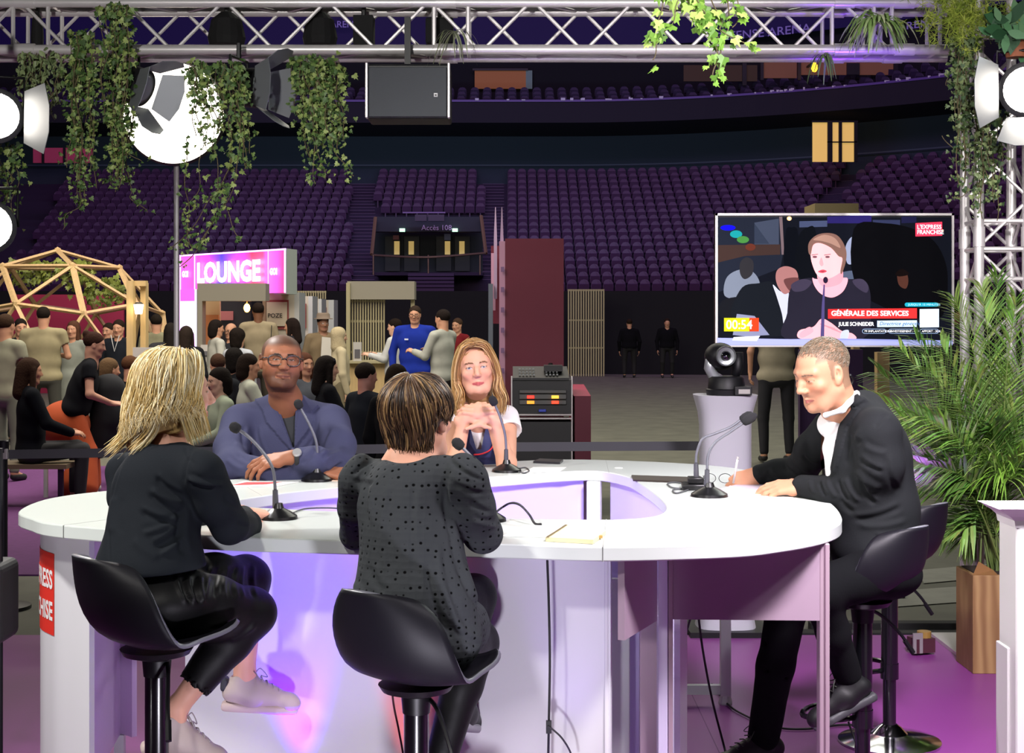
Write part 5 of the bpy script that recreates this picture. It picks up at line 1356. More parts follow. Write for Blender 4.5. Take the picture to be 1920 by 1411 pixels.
cloth('trousers', S, .005, M_satin, pr, .003, 8, 3, fold=[(400 + i * 14, 1060, 385 + i * 18, 1120, 4, (-1) ** i * 6) for i in range(6)] + [(330 + i * 12, 1080, 350 + i * 8, 1130, 4, (-1) ** i * 7) for i in range(5)] + [(395, 1180, 450, 1160, 5, -5), (430, 1200, 480, 1170, 5, 5)])
M_sn = mat('sneaker_white', 'b9a9a4', .6, bump=.05, bscale=200); M_sole = mat('sneaker_sole', 'c9b4b0', .6)
shoe('shoe', pr, aA + V(-.005, 0, -.035), V(.86, .25, -.30), M_sn, M_sole, accent=mat('tab_dark', '2a2c34', .6), lace=mat('lace', 'a8a0a0', .8), sc=1.0)
shoe('shoe', pr, aB + V(0, 0, -.015), V(.97, .1, -.08), M_sn, M_sole, accent=mat('tab_dark', '2a2c34'), lace=mat('lace', 'a8a0a0'), sc=.95)
# hair
S = SDF(.03); S.frame(ho, hM, .97)
S.ell((0, -.022, .045), (.084, .104, .090)); S.cap((0, -.06, .0), (.01, -.085, -.07), .068, .056, k=.04); S.cap((.035, -.03, -.02), (.055, -.03, -.09), .040, .026, k=.03)
S.cap((-.03, -.07, -.06), (-.02, -.12, -.13), .055, .035, k=.03)
S.ell((0, .12, -.01), (.078, .085, .10), k=.02, sub=True); S.frame()
nz = lambda v, n: .0025 * np.sin(vnoise(v, 10, 4) * 12)
cloth('hair', S, .005, mat('blonde_base', 'bd9c62', .7), pr, 0, fn=nz); hb = pr.children[-1] if pr.children else None
def azb(r): return r.uniform(58, 302)
def colmix(rg, n, a, b_, c_, p=(.45, .35, .2)):
    A_ = np.array([hexc(a), hexc(b_), hexc(c_)]); k = rg.choice(3, n, p=p); return A_[k] * rg.uniform(.85, 1.12, (n, 1))
rg = np.random.RandomState(5); hn = 2600
pts = comb(ho, hM, .97, hn, 11, (-.1, .25, 1), (.088, .108, .094), (0, -.02, .045), azb, lambda a: 96, lambda a: .095 + .080 * math.exp(-((a - 180) / 70) ** 2), npts=18, wave=.009, flare=.16, lift=(-.005, .010))
hs = strands('hair_strands', None, pts, colmix(rg, hn, 'e6d09c', 'c4a566', 'f4e8c6'), .0017, M_hair)
def adopt(o, root, part):
    o.parent = part; o.data.transform(Matrix.Translation(-Vector(root.location)))
def hairpart(root): return [c for c in root.children if c.name.startswith('hair')][0]
bpy.context.view_layer.update()
adopt(hs, pr, hairpart(pr))
def lockpts(ho, hM, sc, guides, n, seed, sp, npts=16):
    """scattered copies of guide curves given in head space"""
    rg = np.random.RandomState(seed); out = []
    for i in range(n):
        g = guides[rg.randint(len(guides))]; o1 = rg.normal(size=3) * sp; o2 = rg.normal(size=3) * sp * 1.5; cut = rg.uniform(.8, 1.08)
        c = catmull(g, 6); c = c[:]; m = len(c) - 1; pp = []
        for j in range(npts):
            t = j / (npts - 1) * min(cut, 1) * m; a = int(t); b_ = min(a + 1, m); q = Vector(c[a]).lerp(Vector(c[b_]), t - a); q = q + Vector(o1) * (1 - t / m) + Vector(o2) * (t / m) ** .7
            pp.append(list(Vector(ho) + (hM @ q) * sc))
        out.append(pp)
    return np.array(out)
G = [[(.012, .045, .116), (.050, .042, .108), (.080, .035, .06), (.088, .02, .0), (.082, .035, -.06), (.075, .05, -.125)], [(.01, .01, .128), (.055, .0, .115), (.086, -.01, .06), (.094, -.02, -.01), (.088, .0, -.08), (.085, .02, -.14)],
     [(.01, -.03, .130), (.045, -.06, .110), (.074, -.08, .05), (.075, -.085, -.03), (.06, -.10, -.10), (.05, -.15, -.15)], [(-.01, -.04, .130), (.0, -.095, .105), (.02, -.122, .05), (.02, -.13, -.04), (-.01, -.15, -.11), (-.03, -.20, -.16)]]
pts = lockpts(ho, hM, .97, G, 600, 9, .007)
adopt(strands('hair_strands', None, pts, colmix(rg, 600, 'ead49c', 'cfae6c', 'f6e8c4'), .0022, M_hair), pr, hairpart(pr))

# ============ brunette woman, near centre
s2 = stool('black shell bar stool carrying the person in the dotted charcoal top', P(776, 0, 3.97).x, 3.97, .75, -36)
pr = thing('person', 'person in dotted charcoal puff-sleeved top sitting at the desk with back turned', 'person', W(780, 1200, 4.1))
ho, hM = P(788, 785, 4.17), Myaw(-30, 3, 0)
nb_ = P(764, 868, 4.13)
S = SDF(.02); head(S, ho, hM, .97, jaw=.95, neck=nb_, nr=.050)
S.chain([nb_, W(770, 930, 4.1), W(775, 1100, 4.02), W(780, 1160, 4.02)], [.055, .075, .08, .09], k=.04)
S.cap(W(722, 896, 4.16), W(812, 890, 4.08), .040, k=.05)
S.chain([nb_ + V(0, 0, -.05), W(860, 905, 4.02), W(902, 1000, 4.10), W(905, 985, 4.62)], [.035, .035, .032, .026], k=.02)
hand(S, W(905, 983, 4.62), V(-.1, .95, -.05), V(0, 0, 1), side=-1, sc=.95)
S.chain([nb_ + V(0, 0, -.05), W(680, 905, 4.2), W(672, 995, 4.35), W(730, 985, 4.62)], [.035, .035, .032, .026], k=.02); hand(S, W(730, 985, 4.62), V(.3, .95, -.05), V(0, 0, 1), side=1, sc=.95)
kA, aA = V(*W(888, 1205, 4.38)), V(*W(832, 1405, 4.30)); kB, aB = V(*W(888, 1118, 4.52)), V(*W(868, 1300, 4.52))
S.chain([W(800, 1175, 4.05), kA, aA], [.06, .045, .030]); S.chain([W(760, 1165, 4.15), kB, aB], [.06, .045, .030])
body_mesh(S, pr, .0042, ho, hM, .97, skin='dda48a', lip='b8685c', brow='5a4030')
S = SDF(.03)
S.chain([W(700, 893, 4.18), W(765, 900, 4.10), W(834, 888, 4.04)], [.050, .056, .050], k=.04)
S.ell(W(767, 955, 4.08), (.145, .115, .13), M=Myaw(-20), k=.05); S.ell(W(772, 1035, 4.04), (.143, .118, .13), M=Myaw(-22), k=.05)
S.ell(W(778, 1120, 4.02), (.168, .145, .14), M=Myaw(-25), k=.05); S.ell(W(800, 1195, 4.02), (.150, .13, .10), M=Myaw(-25), k=.05)
S.ell(W(677, 880, 4.19), (.040, .052, .046), k=.010); S.ell(W(867, 884, 4.02), (.046, .052, .050), k=.010)
S.chain([W(670, 900, 4.19), W(666, 950, 4.25), W(668, 1000, 4.36), W(730, 988, 4.58)], [.052, .046, .044, .034], k=.018)
S.chain([W(874, 900, 4.0), W(888, 950, 4.03), W(905, 1000, 4.10), W(908, 992, 4.52)], [.060, .055, .050, .036], k=.018)
S.chain([W(810, 1180, 4.06), W(862, 1175, 4.22)], [.12, .085], k=.03)
S.ell(W(763, 838, 4.1), (.082, .20, .040), M=Myaw(-20), k=.006, sub=True)
M_dot = mat('textured_charcoal', '26282a', .9, spec=.1)
nt = M_dot.node_tree; bs = nt.nodes['Principled BSDF']
tc = nt.nodes.new('ShaderNodeTexCoord'); mp = nt.nodes.new('ShaderNodeMapping'); mp.inputs['Scale'].default_value = (50, 50, 56); vo = nt.nodes.new('ShaderNodeTexVoronoi'); vo.inputs['Scale'].default_value = 1; vo.inputs['Randomness'].default_value = .2
cr = nt.nodes.new('ShaderNodeValToRGB'); cr.color_ramp.elements[0].position = .17; cr.color_ramp.elements[0].color = (*hexc('020203'), 1); cr.color_ramp.elements[1].position = .27; cr.color_ramp.elements[1].color = (*hexc('3d4043'), 1)
nt.links.new(tc.outputs['Object'], mp.inputs[0]); nt.links.new(mp.outputs[0], vo.inputs['Vector']); nt.links.new(vo.outputs['Distance'], cr.inputs[0]); nt.links.new(cr.outputs[0], bs.inputs['Base Color'])
bp2 = nt.nodes.new('ShaderNodeBump'); bp2.inputs['Strength'].default_value = .5; bp2.inputs['Distance'].default_value = .004; nt.links.new(vo.outputs['Distance'], bp2.inputs['Height']); nt.links.new(bp2.outputs[0], bs.inputs['Normal'])
cloth('blouse', S, .0048, M_dot, pr, .0022, 6, 5, fold=[(700, 862, 662, 890, 4, -7), (662, 900, 700, 905, 5, -5), (845, 862, 905, 900, 4, -7), (850, 905, 905, 925, 5, -6), (838, 880, 850, 1010, 6, -8), (690, 900, 690, 985, 5, -5), (845, 1000, 905, 1150, 6, -6), (820, 1020, 870, 1190, 7, 6), (800, 1060, 850, 1200, 6, -6), (870, 1060, 915, 1150, 6, 7), (690, 1060, 720, 1110, 8, -5), (660, 1090, 700, 1130, 8, 5), (880, 940, 920, 960, 5, -5), (885, 975, 930, 985, 5, 5), (730, 900, 725, 1080, 6, 3), (780, 900, 785, 1090, 7, -3), (820, 1150, 900, 1210, 7, -6)])
S = SDF(.03)
S.chain([W(805, 1205, 4.06), kA, kA.lerp(aA, .4), aA], [.09, .070, .058, .046], k=.02); S.chain([W(765, 1180, 4.15), kB, kB.lerp(aB, .4), kB.lerp(aB, .85)], [.09, .066, .052, .046], k=.02)
cloth('trousers', S, .0055, M_satin, pr, .002, 7, 6)
M_bs = mat('black_shoe', '101012', .5); M_gs = mat('grey_sole', '8a8a90', .6)
shoe('shoe', pr, aB + V(0, 0, -.01), V(.25, .9, -.3), M_bs, M_gs, sc=.92); shoe('shoe', pr, aA + V(0, 0, -.03), V(.4, .8, -.2), M_bs, M_gs, sc=.92)
S = SDF(.025); S.frame(ho, hM, .97)
S.ell((0, -.022, .040), (.088, .106, .090)); S.cap((0, -.055, -.01), (0, -.066, -.045), .060, .042, k=.04)
for s in (-1, 1): S.cap((s * .062, .0, .02), (s * .066, .012, -.015), .026, .016, k=.02)
S.ell((0, .125, -.015), (.085, .085, .085), k=.015, sub=True); S.ell((.088, .002, -.035), (.03, .026, .032), k=.008, sub=True)
S.plane((0, -.05, -.095), (0, -.1, -1), k=.01); S.frame()
cloth('hair', S, .005, mat('brunette_base', '33241a', .45), pr, 0, fn=nz)
def hairc(p):
    pass
pts = comb(ho, hM, .97, 1700, 21, (0, -.25, 1), (.090, .109, .094), (0, -.022, .040), lambda r: r.uniform(45, 315), lambda a: 112 if 110 < a < 250 else 90, lambda a: .082 if 115 < a < 245 else (.045 if a < 90 or a > 270 else .030), npts=14, lift=(0, .010), wave=.003, flare=-.14)
rg = np.random.RandomState(8); cc = colmix(rg, 1700, '5c4330', '2e2119', '9c7c54', (.42, .34, .24))
adopt(strands('hair_strands', None, pts, cc, .0021, M_hair), pr, hairpart(pr))

# ============ man in blue blazer, far side
pr = thing('person', 'person in glasses and slate blue blazer resting folded arms on the desk', 'person', W(530, 900, 6.3))
ho, hM = P(528, 677, 6.32), Myaw(-165, 4, -3)
nb_ = P(536, 752, 6.42); S = SDF(.02)
head(S, ho, hM, 1.0, jaw=1.06, male=True, neck=nb_, nr=.055, smile=1, wx=1.12, ch=.90)
S.chain([nb_, W(534, 800, 6.48), W(534, 980, 6.5)], [.06, .075, .09], k=.05)
eR, eL = V(*W(436, 876, 6.12)), V(*W(632, 874, 6.14)); wL, wR = V(*W(548, 858, 5.98)), V(*W(596, 884, 6.02))
S.chain([W(534, 795, 6.48), W(465, 800, 6.44), eR, wR], [.05, .04, .038, .029], k=.02); S.chain([W(534, 795, 6.48), W(606, 800, 6.44), eL, wL], [.05, .04, .038, .029], k=.02)
hand(S, wL + V(-.02, 0, -.0), V(-.85, -.15, -.16), V(.05, -.45, .85), side=1, curls=(20, 24, 26, 28), sc=1.08, spread=.10)
hand(S, wR + V(.01, -.01, 0), V(.9, -.22, -.06), V(.0, -.35, .93), side=-1, curls=(12, 12, 14, 16), sc=1.08, spread=.08)
S.chain([W(500, 1000, 6.5), W(480, 1000, 6.1), W(480, 1200, 6.1)], [.09, .07, .05]); S.chain([W(570, 1000, 6.5), W(590, 1000, 6.1), W(590, 1200, 6.1)], [.09, .07, .05])
body_mesh(S, pr, .0036, ho, hM, 1.0, skin='966248', lip='6c4036', brow='1a1210', hairc='2a221f', stubble=('2a1a14', .65), white=(.30, .26, .24), eyeh=.0034, lipk=.62, mw=.031,
          hairline=lambda x, y, z: np.clip((z - .052 + .55 * np.clip(y - .02, 0, 1) * .0 - np.clip((y - .03) * -.9, 0, .09) * 0 + np.where(y < .03, .05, 0) + np.where(y < -.02, .07, 0)) / .02, 0, 1) * .75 * (y < .075))
JB = mat('blazer_blue', '41435e', .9, spec=.15, bump=.1, bscale=250)
S = SDF(.04)
S.chain([W(456, 788, 6.44), W(535, 770, 6.47), W(616, 788, 6.44)], [.068, .075, .068], k=.05)
S.ell(W(535, 850, 6.44), (.20, .13, .19), k=.05); S.ell(W(535, 930, 6.46), (.195, .135, .16), k=.05)
S.chain([W(448, 795, 6.42), W(434, 840, 6.28), eR, W(500, 886, 6.02), W(578, 884, 6.04)], [.078, .070, .066, .056, .046], k=.03)
S.chain([W(622, 795, 6.42), W(634, 835, 6.28), eL, W(590, 864, 6.0), W(563, 860, 6.0)], [.078, .070, .066, .056, .046], k=.03)
V1 = [(512, 742), (528, 775), (548, 838), (552, 838), (556, 775), (552, 740)]
def wedge(S, pts_px, d0, d1, k=.004):
    """carve the prism seen through the polygon: used for the opening between the lapels"""
    pass
LAP = [[(500, 735), (513, 742), (523, 775), (548, 838), (546, 845), (500, 792), (492, 768), (478, 752), (486, 742)], [(554, 735), (558, 775), (550, 838), (548, 846), (590, 790), (586, 772), (598, 762), (566, 742)]]
def lap(v, n):
    px, py = pix(v); fr_ = v[:, 1] < 6.45; d = np.zeros(len(v))
    for p_ in LAP: d += inpoly(px, py, p_) * fr_ * .009
    return d
cloth('blazer', S, .0048, JB, pr, .0022, 5, 7, fn=lap, cut=[([(507, 730), (518, 752), (530, 785), (549, 838), (552, 838), (553, 790), (555, 752), (562, 730)], 6.5)], fold=[
    (455, 800, 470, 862, 5, -9), (440, 830, 470, 845, 5, 6), (445, 850, 485, 868, 5, -7), (618, 800, 600, 850, 5, -8), (636, 840, 605, 858, 4, -7), (641, 862, 612, 882, 4, 7), (480, 800, 495, 850, 4, -4), (565, 870, 590, 842, 4, -5), (500, 905, 440, 900, 5, -6), (425, 860, 455, 880, 5, 5), (600, 780, 592, 860, 3, -3), (560, 850, 600, 800, 3, -3)])
S = SDF(.04); S.chain([W(475, 788, 6.445), W(535, 772, 6.47), W(600, 788, 6.445)], [.055, .063, .055], k=.05); S.ell(W(535, 850, 6.44), (.17, .116, .175), k=.05); S.ell(W(535, 736, 6.38), (.062, .10, .042), k=.006, sub=True)
cloth('tee_shirt', S, .006, mat('tee_dark', '26292e', .8), pr, .001, 8, 8)
# glasses
g = MB(); loc = lambda x, y, z: Vector(ho) + hM @ Vector((x, y, z))
for s in (-1, 1):
    ring = [loc(s * .036 + .0285 * math.copysign(abs(math.cos(a)) ** .75, math.cos(a)), .098 - .010 * abs(s * .034 + .0255 * math.cos(a)) / .06, -.001 + .0215 * math.copysign(abs(math.sin(a)) ** .8, math.sin(a))) for a in [2 * PI * i / 24 for i in range(25)]]
    g.tube(ring, .0030, 6, cap=False); g.tube([loc(s * .064, .088, .009), loc(s * .083, .05, .009), loc(s * .088, -.01, .003)], .0028, 6)
g.tube([loc(-.008, .100, .004), loc(0, .104, .007), loc(.008, .100, .004)], .003, 6)
go = g.build('glasses', mat('glasses_dark', '2a1c18', .25, spec=.8), pr, smooth=True)
for s in (-1, 1):
    g = MB(); g.add([loc(s * .034 + .0245 * math.cos(2 * PI * i / 20), .0955 - .010 * abs(s * .034 + .0245 * math.cos(2 * PI * i / 20)) / .06, .0175 * math.sin(2 * PI * i / 20)) for i in range(20)], [tuple(range(20))]); g.build('lens', mat('spectacle_glass', 'ffffff', .02, trans=1, alpha=.25), go)
b = MB(); c_ = wL + V(.022, 0, .0); b.lathe([(.033, -.009), (.035, 0), (.033, .009)], c_, 20, 'X'); wt = b.build('watch', mat('watch_strap', '1a1a1c', .5), pr, auto=40)
b = MB(); b.lathe([(0, .006), (.017, .005), (.019, 0), (.019, -.004)], c_ + V(0, -.024, .024), 20, M=V(0, -.7, .7).to_track_quat('Z', 'Y').to_matrix()); b.build('watch_face', mat('watch_silver', 'd0d0d0', .2, metal=.6), wt, auto=40)

# ============ woman in navy vest, far side
pr = thing('person', 'person in navy vest with red piping over white shirt, hands clasped under the chin', 'person', W(905, 900, 6.7))
ho, hM = P(892, 690, 6.55), Myaw(-176, 2, 6)
nb_ = P(893, 765, 6.68); S = SDF(.02)
head(S, ho, hM, .98, jaw=.94, neck=nb_, nr=.046)
S.chain([nb_, W(900, 810, 6.74), W(905, 930, 6.8)], [.05, .07, .07], k=.05)
S.cap(W(855, 788, 6.73), W(940, 788, 6.73), .038, k=.04)
e1, e2 = V(*W(852, 868, 6.42)), V(*W(950, 868, 6.44)); w1, w2 = V(*W(872, 782, 6.40)), V(*W(922, 784, 6.40))
S.chain([W(845, 790, 6.70), e1, w1], [.044, .038, .025], k=.02); S.chain([W(950, 790, 6.72), e2, w2], [.046, .040, .026], k=.02)
hand(S, w1, V(.75, -.12, .42), V(-.2, -.75, .6), side=1, curls=(34, 38, 40, 42), sc=.98, spread=.05)
hand(S, w2, V(-.75, -.1, .42), V(.2, -.7, .65), side=-1, curls=(30, 34, 36, 40), sc=.98, spread=.05)
S.chain([W(880, 960, 6.8), W(870, 980, 6.4), W(870, 1150, 6.4)], [.09, .07, .05]); S.chain([W(930, 960, 6.8), W(940, 980, 6.4), W(940, 1150, 6.4)], [.09, .07, .05])
body_mesh(S, pr, .0036, ho, hM, .98, skin='d8a084', lip='b85a58', brow='6a4a30', iris=(.04, .06, .09), white=(.42, .38, .36), eyeh=.0050)
S = SDF(.03); S.chain([W(862, 790, 6.72), W(900, 782, 6.74), W(940, 790, 6.72)], [.05, .05, .05], k=.03); S.ell(W(900, 840, 6.74), (.135, .10, .14), k=.05)
S.cap(W(950, 782, 6.72), W(957, 815, 6.64), .055, .055, k=.02); S.cap(W(848, 782, 6.72), W(842, 812, 6.64), .055, .055, k=.02)
S.cap(W(893, 758, 6.62), W(893, 772, 6.6), .055, .050, k=.01, sub=True)
S.cap(W(958, 822, 6.62), W(960, 850, 6.55), .07, k=.004, sub=True); S.cap(W(842, 820, 6.62), W(840, 850, 6.55), .07, k=.004, sub=True)
cloth('shirt', S, .006, mat('shirt_white', 'e6e2e2', .8), pr, .002, 7, 9)
S = SDF(.03); S.chain([W(872, 786, 6.70), W(900, 788, 6.74), W(928, 786, 6.70)], [.048, .05, .048], k=.03); S.ell(W(900, 840, 6.70), (.130, .105, .16), k=.05); S.ell(W(902, 900, 6.72), (.14, .11, .10), k=.05)
S.cap(W(894, 770, 6.58), W(902, 835, 6.58), .052, .012, k=.006, sub=True); S.cap(W(945, 800, 6.7), W(962, 850, 6.6), .04, .04, k=.01, sub=True)
cloth('vest', S, .0055, mat('vest_navy', '262c5e', .7), pr, .001, 6, 10, cut=[([(872, 765), (880, 795), (893, 842), (902, 842), (912, 795), (918, 765)], 6.8)])
b = MB(); fy = 6.575
b.tube(catmull([P(932, 790, 6.60), P(930, 815, 6.58), P(922, 840, 6.575), P(905, 850, 6.575), P(888, 852, 6.575)], 5), .0035, 6); b.tube(catmull([P(872, 790, 6.60), P(868, 820, 6.58), P(864, 850, 6.58)], 5), .0035, 6)
b.build('red_piping', mat('piping_red', 'd82a3a', .6), pr, smooth=True)
S = SDF(.03); S.frame(ho, hM, .98)
S.ell((0, -.025, .040), (.086, .100, .092)); S.cap((0, -.06, -.02), (0, -.07, -.12), .075, .06, k=.03)
for s in (-1, 1): S.chain([(s * .068, .0, .03), (s * .086, .005, -.05), (s * .088, .012, -.13), (s * .080, .03, -.19)], [.018, .018, .022, .012], k=.02)
S.ell((0, .105, -.015), (.058, .085, .088), k=.012, sub=True); S.frame()
cloth('hair', S, .005, mat('honey_base', 'a07848', .45), pr, 0, fn=nz)
G = []
for s in (-1, 1):
    for q_ in range(6):
        a_ = q_ / 5; G.append([(s * .006, .088 - .06 * a_, .108 + .016 * a_), (s * (.046 + .012 * a_), .070 - .07 * a_, .094), (s * (.078 + .010 * a_), .03 - .06 * a_, .02), (s * (.088 + .008 * a_), .015 - .05 * a_, -.05), (s * (.078 + .022 * a_), .03 - .05 * a_, -.10), (s * (.094 + .012 * a_), .03 - .04 * a_, -.15), (s * (.078 + .015 * a_), .035 - .03 * a_, -.205)])
pts = lockpts(ho, hM, .98, G, 900, 31, .006, 20); rg = np.random.RandomState(9)
adopt(strands('hair_strands', None, pts, colmix(rg, 900, 'c09258', '8f6a40', 'dcb880'), .0024, M_hair), pr, hairpart(pr))

# ============ host, right
s3 = stool('black shell bar stool with a purple sheen carrying the writer in the black suit', P(1622, 0, 5.22).x, 5.22, .735, 44)
s4 = stool('empty black shell bar stool with chrome base behind the writer in the black suit', P(1672, 0, 6.0).x, 6.0, .715, 46)
pr = thing('person', 'person in black suit and white shirt looking down and writing at the desk', 'person', W(1630, 1050, 5.3))
ho, hM = P(1541, 701, 5.25), Myaw(118, -17, 0)
nb_ = P(1585, 778, 5.33); S = SDF(.02)
head(S, ho, hM, 1.03, jaw=1.08, male=True, neck=nb_, nr=.060)
S.chain([nb_, W(1620, 860, 5.35), W(1640, 1030, 5.3)], [.06, .08, .09], k=.05)
sN, eN, wN = V(*W(1645, 815, 5.14)), V(*W(1632, 930, 5.2)), V(*W(1506, 911, 5.42)); sF, eF, wF = V(*W(1560, 805, 5.52)), V(*W(1500, 885, 5.74)), V(*W(1418, 890, 5.76))
S.chain([W(1610, 820, 5.33), sN, eN, wN], [.05, .04, .038, .030], k=.02); S.chain([W(1610, 820, 5.33), sF, eF, wF], [.05, .04, .038, .030], k=.02)
hand(S, wN, V(-.9, .28, -.10), V(-.1, -.45, .88), side=1, curls=(14, 16, 18, 22), sc=1.08)
hand(S, wF + V(.01, 0, 0), V(-.85, -.1, -.25), V(.15, -.75, .6), side=-1, curls=(42, 44, 46, 48), tcurl=30, sc=1.05, thumb=(.5, .8, -.4))
kN, aN = V(*W(1535, 1105, 5.02)), V(*W(1588, 1262, 5.2)); kF, aF = V(*W(1478, 1120, 5.62)), V(*W(1432, 1368, 5.72))
S.chain([W(1650, 1070, 5.15), kN, aN], [.07, .05, .032]); S.chain([W(1640, 1080, 5.42), kF, aF], [.07, .05, .032])
def hl(x, y, z):
    ax = np.abs(x); line = np.where(y > .045, .085, np.where(y > .02, .03, np.where(y > -.02, -.02, -.065))); line = np.where((y > .02) & (ax > .05), .05, line)
    return np.clip((z - line) / .012, 0, 1) * (y < .066) * (ax < .0775 + (z > .03)) * .8
body_mesh(S, pr, .0036, ho, hM, 1.03, skin='bf886a', lip='98564e', brow='6a5648', hairc='6e5c48', hairline=hl, stubble=('8a6a58', .25), white=(.5, .36, .28), eyeh=.0018, browt=.8, lipk=.8)
def okh(p, rg):
    x, y, z = abs(p.x), p.y, p.z
    line = .085 if y > .045 else (.03 if y > .02 else (-.02 if y > -.02 else -.065))
    if y > .02 and x > .05: line = .05
    return z > line + rg.uniform(-.004, .008) and y < .066 + rg.uniform(-.012, .004)
hc = crop('hair', ho, hM, 1.03, 5200, 4, okh, lambda rg, n: colmix(rg, n, '6e6250', '524838', '8c8272'))
adopt(hc, pr, pr)
S = SDF(.02); S.ell(W(1628, 865, 5.30), (.155, .131, .178), M=Myaw(105), k=.05); S.ell(W(1640, 955, 5.28), (.155, .135, .15), M=Myaw(105), k=.05); S.cap(W(1560, 795, 5.34), W(1600, 775, 5.30), .052, .05, k=.03)
S.chain([W(1548, 778, 5.20), W(1580, 768, 5.17), W(1606, 738, 5.27)], [.008, .011, .013], k=.01); S.chain([W(1548, 778, 5.20), W(1555, 772, 5.36), W(1600, 745, 5.42)], [.008, .011, .013], k=.01)
S.ell(W(1568, 797, 5.31), (.040, .045, .035), k=.03); S.chain([W(1562, 800, 5.295), W(1559, 840, 5.29), W(1562, 888, 5.29)], [.024, .027, .027], k=.02)
cloth('shirt', S, .005, mat('shirt_bright', 'efecec', .7), pr, .001, 8, 12)
SB = mat('suit_black', '1a1c1e', .85, spec=.15, bump=.1, bscale=200)
S = SDF(.04)
S.chain([W(1568, 802, 5.48), W(1618, 775, 5.36), W(1645, 808, 5.16)], [.065, .070, .075], k=.05)
S.ell(W(1628, 865, 5.30), (.17, .145, .19), M=Myaw(105), k=.05); S.ell(W(1640, 955, 5.28), (.17, .150, .17), M=Myaw(105), k=.05); S.ell(W(1640, 1030, 5.26), (.175, .150, .12), M=Myaw(100), k=.05)
S.cap(W(1600, 752, 5.42), W(1612, 756, 5.24), .026, k=.02)
S.chain([sN, W(1652, 870, 5.13), eN + V(.005, 0, 0), W(1565, 922, 5.3), wN + V(.0, 0, 0)], [.082, .075, .066, .055, .042], k=.03)
S.chain([sF, W(1525, 845, 5.6), eF, W(1455, 888, 5.76), wF + V(.015, 0, 0)], [.075, .066, .060, .050, .042], k=.03)
LAP2 = [[(1600, 735), (1618, 748), (1622, 752), (1602, 762), (1612, 768), (1590, 800), (1567, 885), (1562, 885), (1572, 800), (1582, 770)]]
def lap2(v, n):
    px, py = pix(v); return inpoly(px, py, LAP2[0]) * (v[:, 1] < 5.3) * .007
cloth('suit_jacket', S, .0048, SB, pr, .0022, 5, 13, fn=lap2, cut=[([(1480, 735), (1536, 776), (1541, 800), (1538, 862), (1543, 890), (1553, 892), (1562, 850), (1572, 800), (1584, 772), (1608, 728), (1560, 700)], 5.6)], fold=[
    (1590, 815, 1615, 830, 5, -5), (1665, 775, 1640, 800, 5, -4), (1605, 800, 1588, 870, 5, -7), (1620, 835, 1660, 850, 6, 6), (1610, 860, 1655, 885, 5, -8), (1600, 880, 1650, 915, 6, 7), (1612, 900, 1640, 945, 5, -9), (1585, 895, 1612, 940, 5, 8), (1572, 900, 1590, 938, 4, -8), (1550, 900, 1568, 932, 4, 6), (1535, 902, 1548, 930, 4, -6), (1518, 900, 1526, 925, 4, 4),
    (1660, 855, 1680, 920, 6, -5), (1600, 975, 1690, 950, 6, -8), (1610, 985, 1700, 975, 6, 5), (1640, 1005, 1700, 1010, 4, -4), (1575, 935, 1600, 960, 5, -5), (1470, 870, 1500, 895, 4, -6), (1490, 862, 1520, 885, 4, 6), (1505, 855, 1530, 875, 4, -6), (1440, 880, 1455, 900, 4, -4)])
S = SDF(.03); S.ell(W(1645, 1070, 5.26), (.17, .15, .10), M=Myaw(100), k=.04)
S.chain([W(1650, 1070, 5.15), kN, kN.lerp(aN, .5), aN], [.09, .070, .054, .048], k=.03); S.chain([W(1640, 1080, 5.42), kF, kF.lerp(aF, .5), aF + V(0, 0, -.02)], [.10, .080, .066, .062], k=.03)
for y_ in (1200, 1250, 1300, 1340): S.cap(W(1425, y_, 5.62), W(1475, y_ + 20, 5.62), .006, .003, k=.014, sub=True)
cloth('trousers', S, .006, mat('trouser_black', '101113', .9, spec=.1, bump=.1, bscale=200), pr, .004, 6, 14)
shoe('shoe', pr, aN + V(0, 0, -.02), V(-.8, -.1, -.38), M_bs, mat('shoe_sole_grey', '3a3a3e', .6), sc=1.02, lace=mat('lace_green', '3a4038', .8)); shoe('shoe', pr, aF + V(0, 0, -.02), V(-.9, -.25, -.06), M_bs, mat('shoe_sole_grey', '6a6a6e'), sc=1.15, lace=mat('lace_green', '3a4038'))
b = MB(); b.tube(catmull([P(1588, 700, 5.3), P(1597, 706, 5.32), P(1600, 712, 5.33), P(1596, 722, 5.33)], 4), .0035, 6); b.ell(P(1594, 704, 5.3), (.007, .007, .007), 8); b.build('earpiece_cable', M_black, pr, smooth=True)
pn = thing('pen', 'slim pale pen held by the writer in the black suit', 'pen', W(1381, 880, 5.7)); b = MB(); b.tube([P(1383, 860, 5.66), P(1375, 905, 5.70)], .0042, 8); b.build('barrel', mat('pen_white', 'd8d4d0', .4), pn, smooth=True); b = MB(); b.tube([P(1383, 860, 5.66), P(1384, 856, 5.66)], .005, 8); b.build('cap', M_alu, pn)
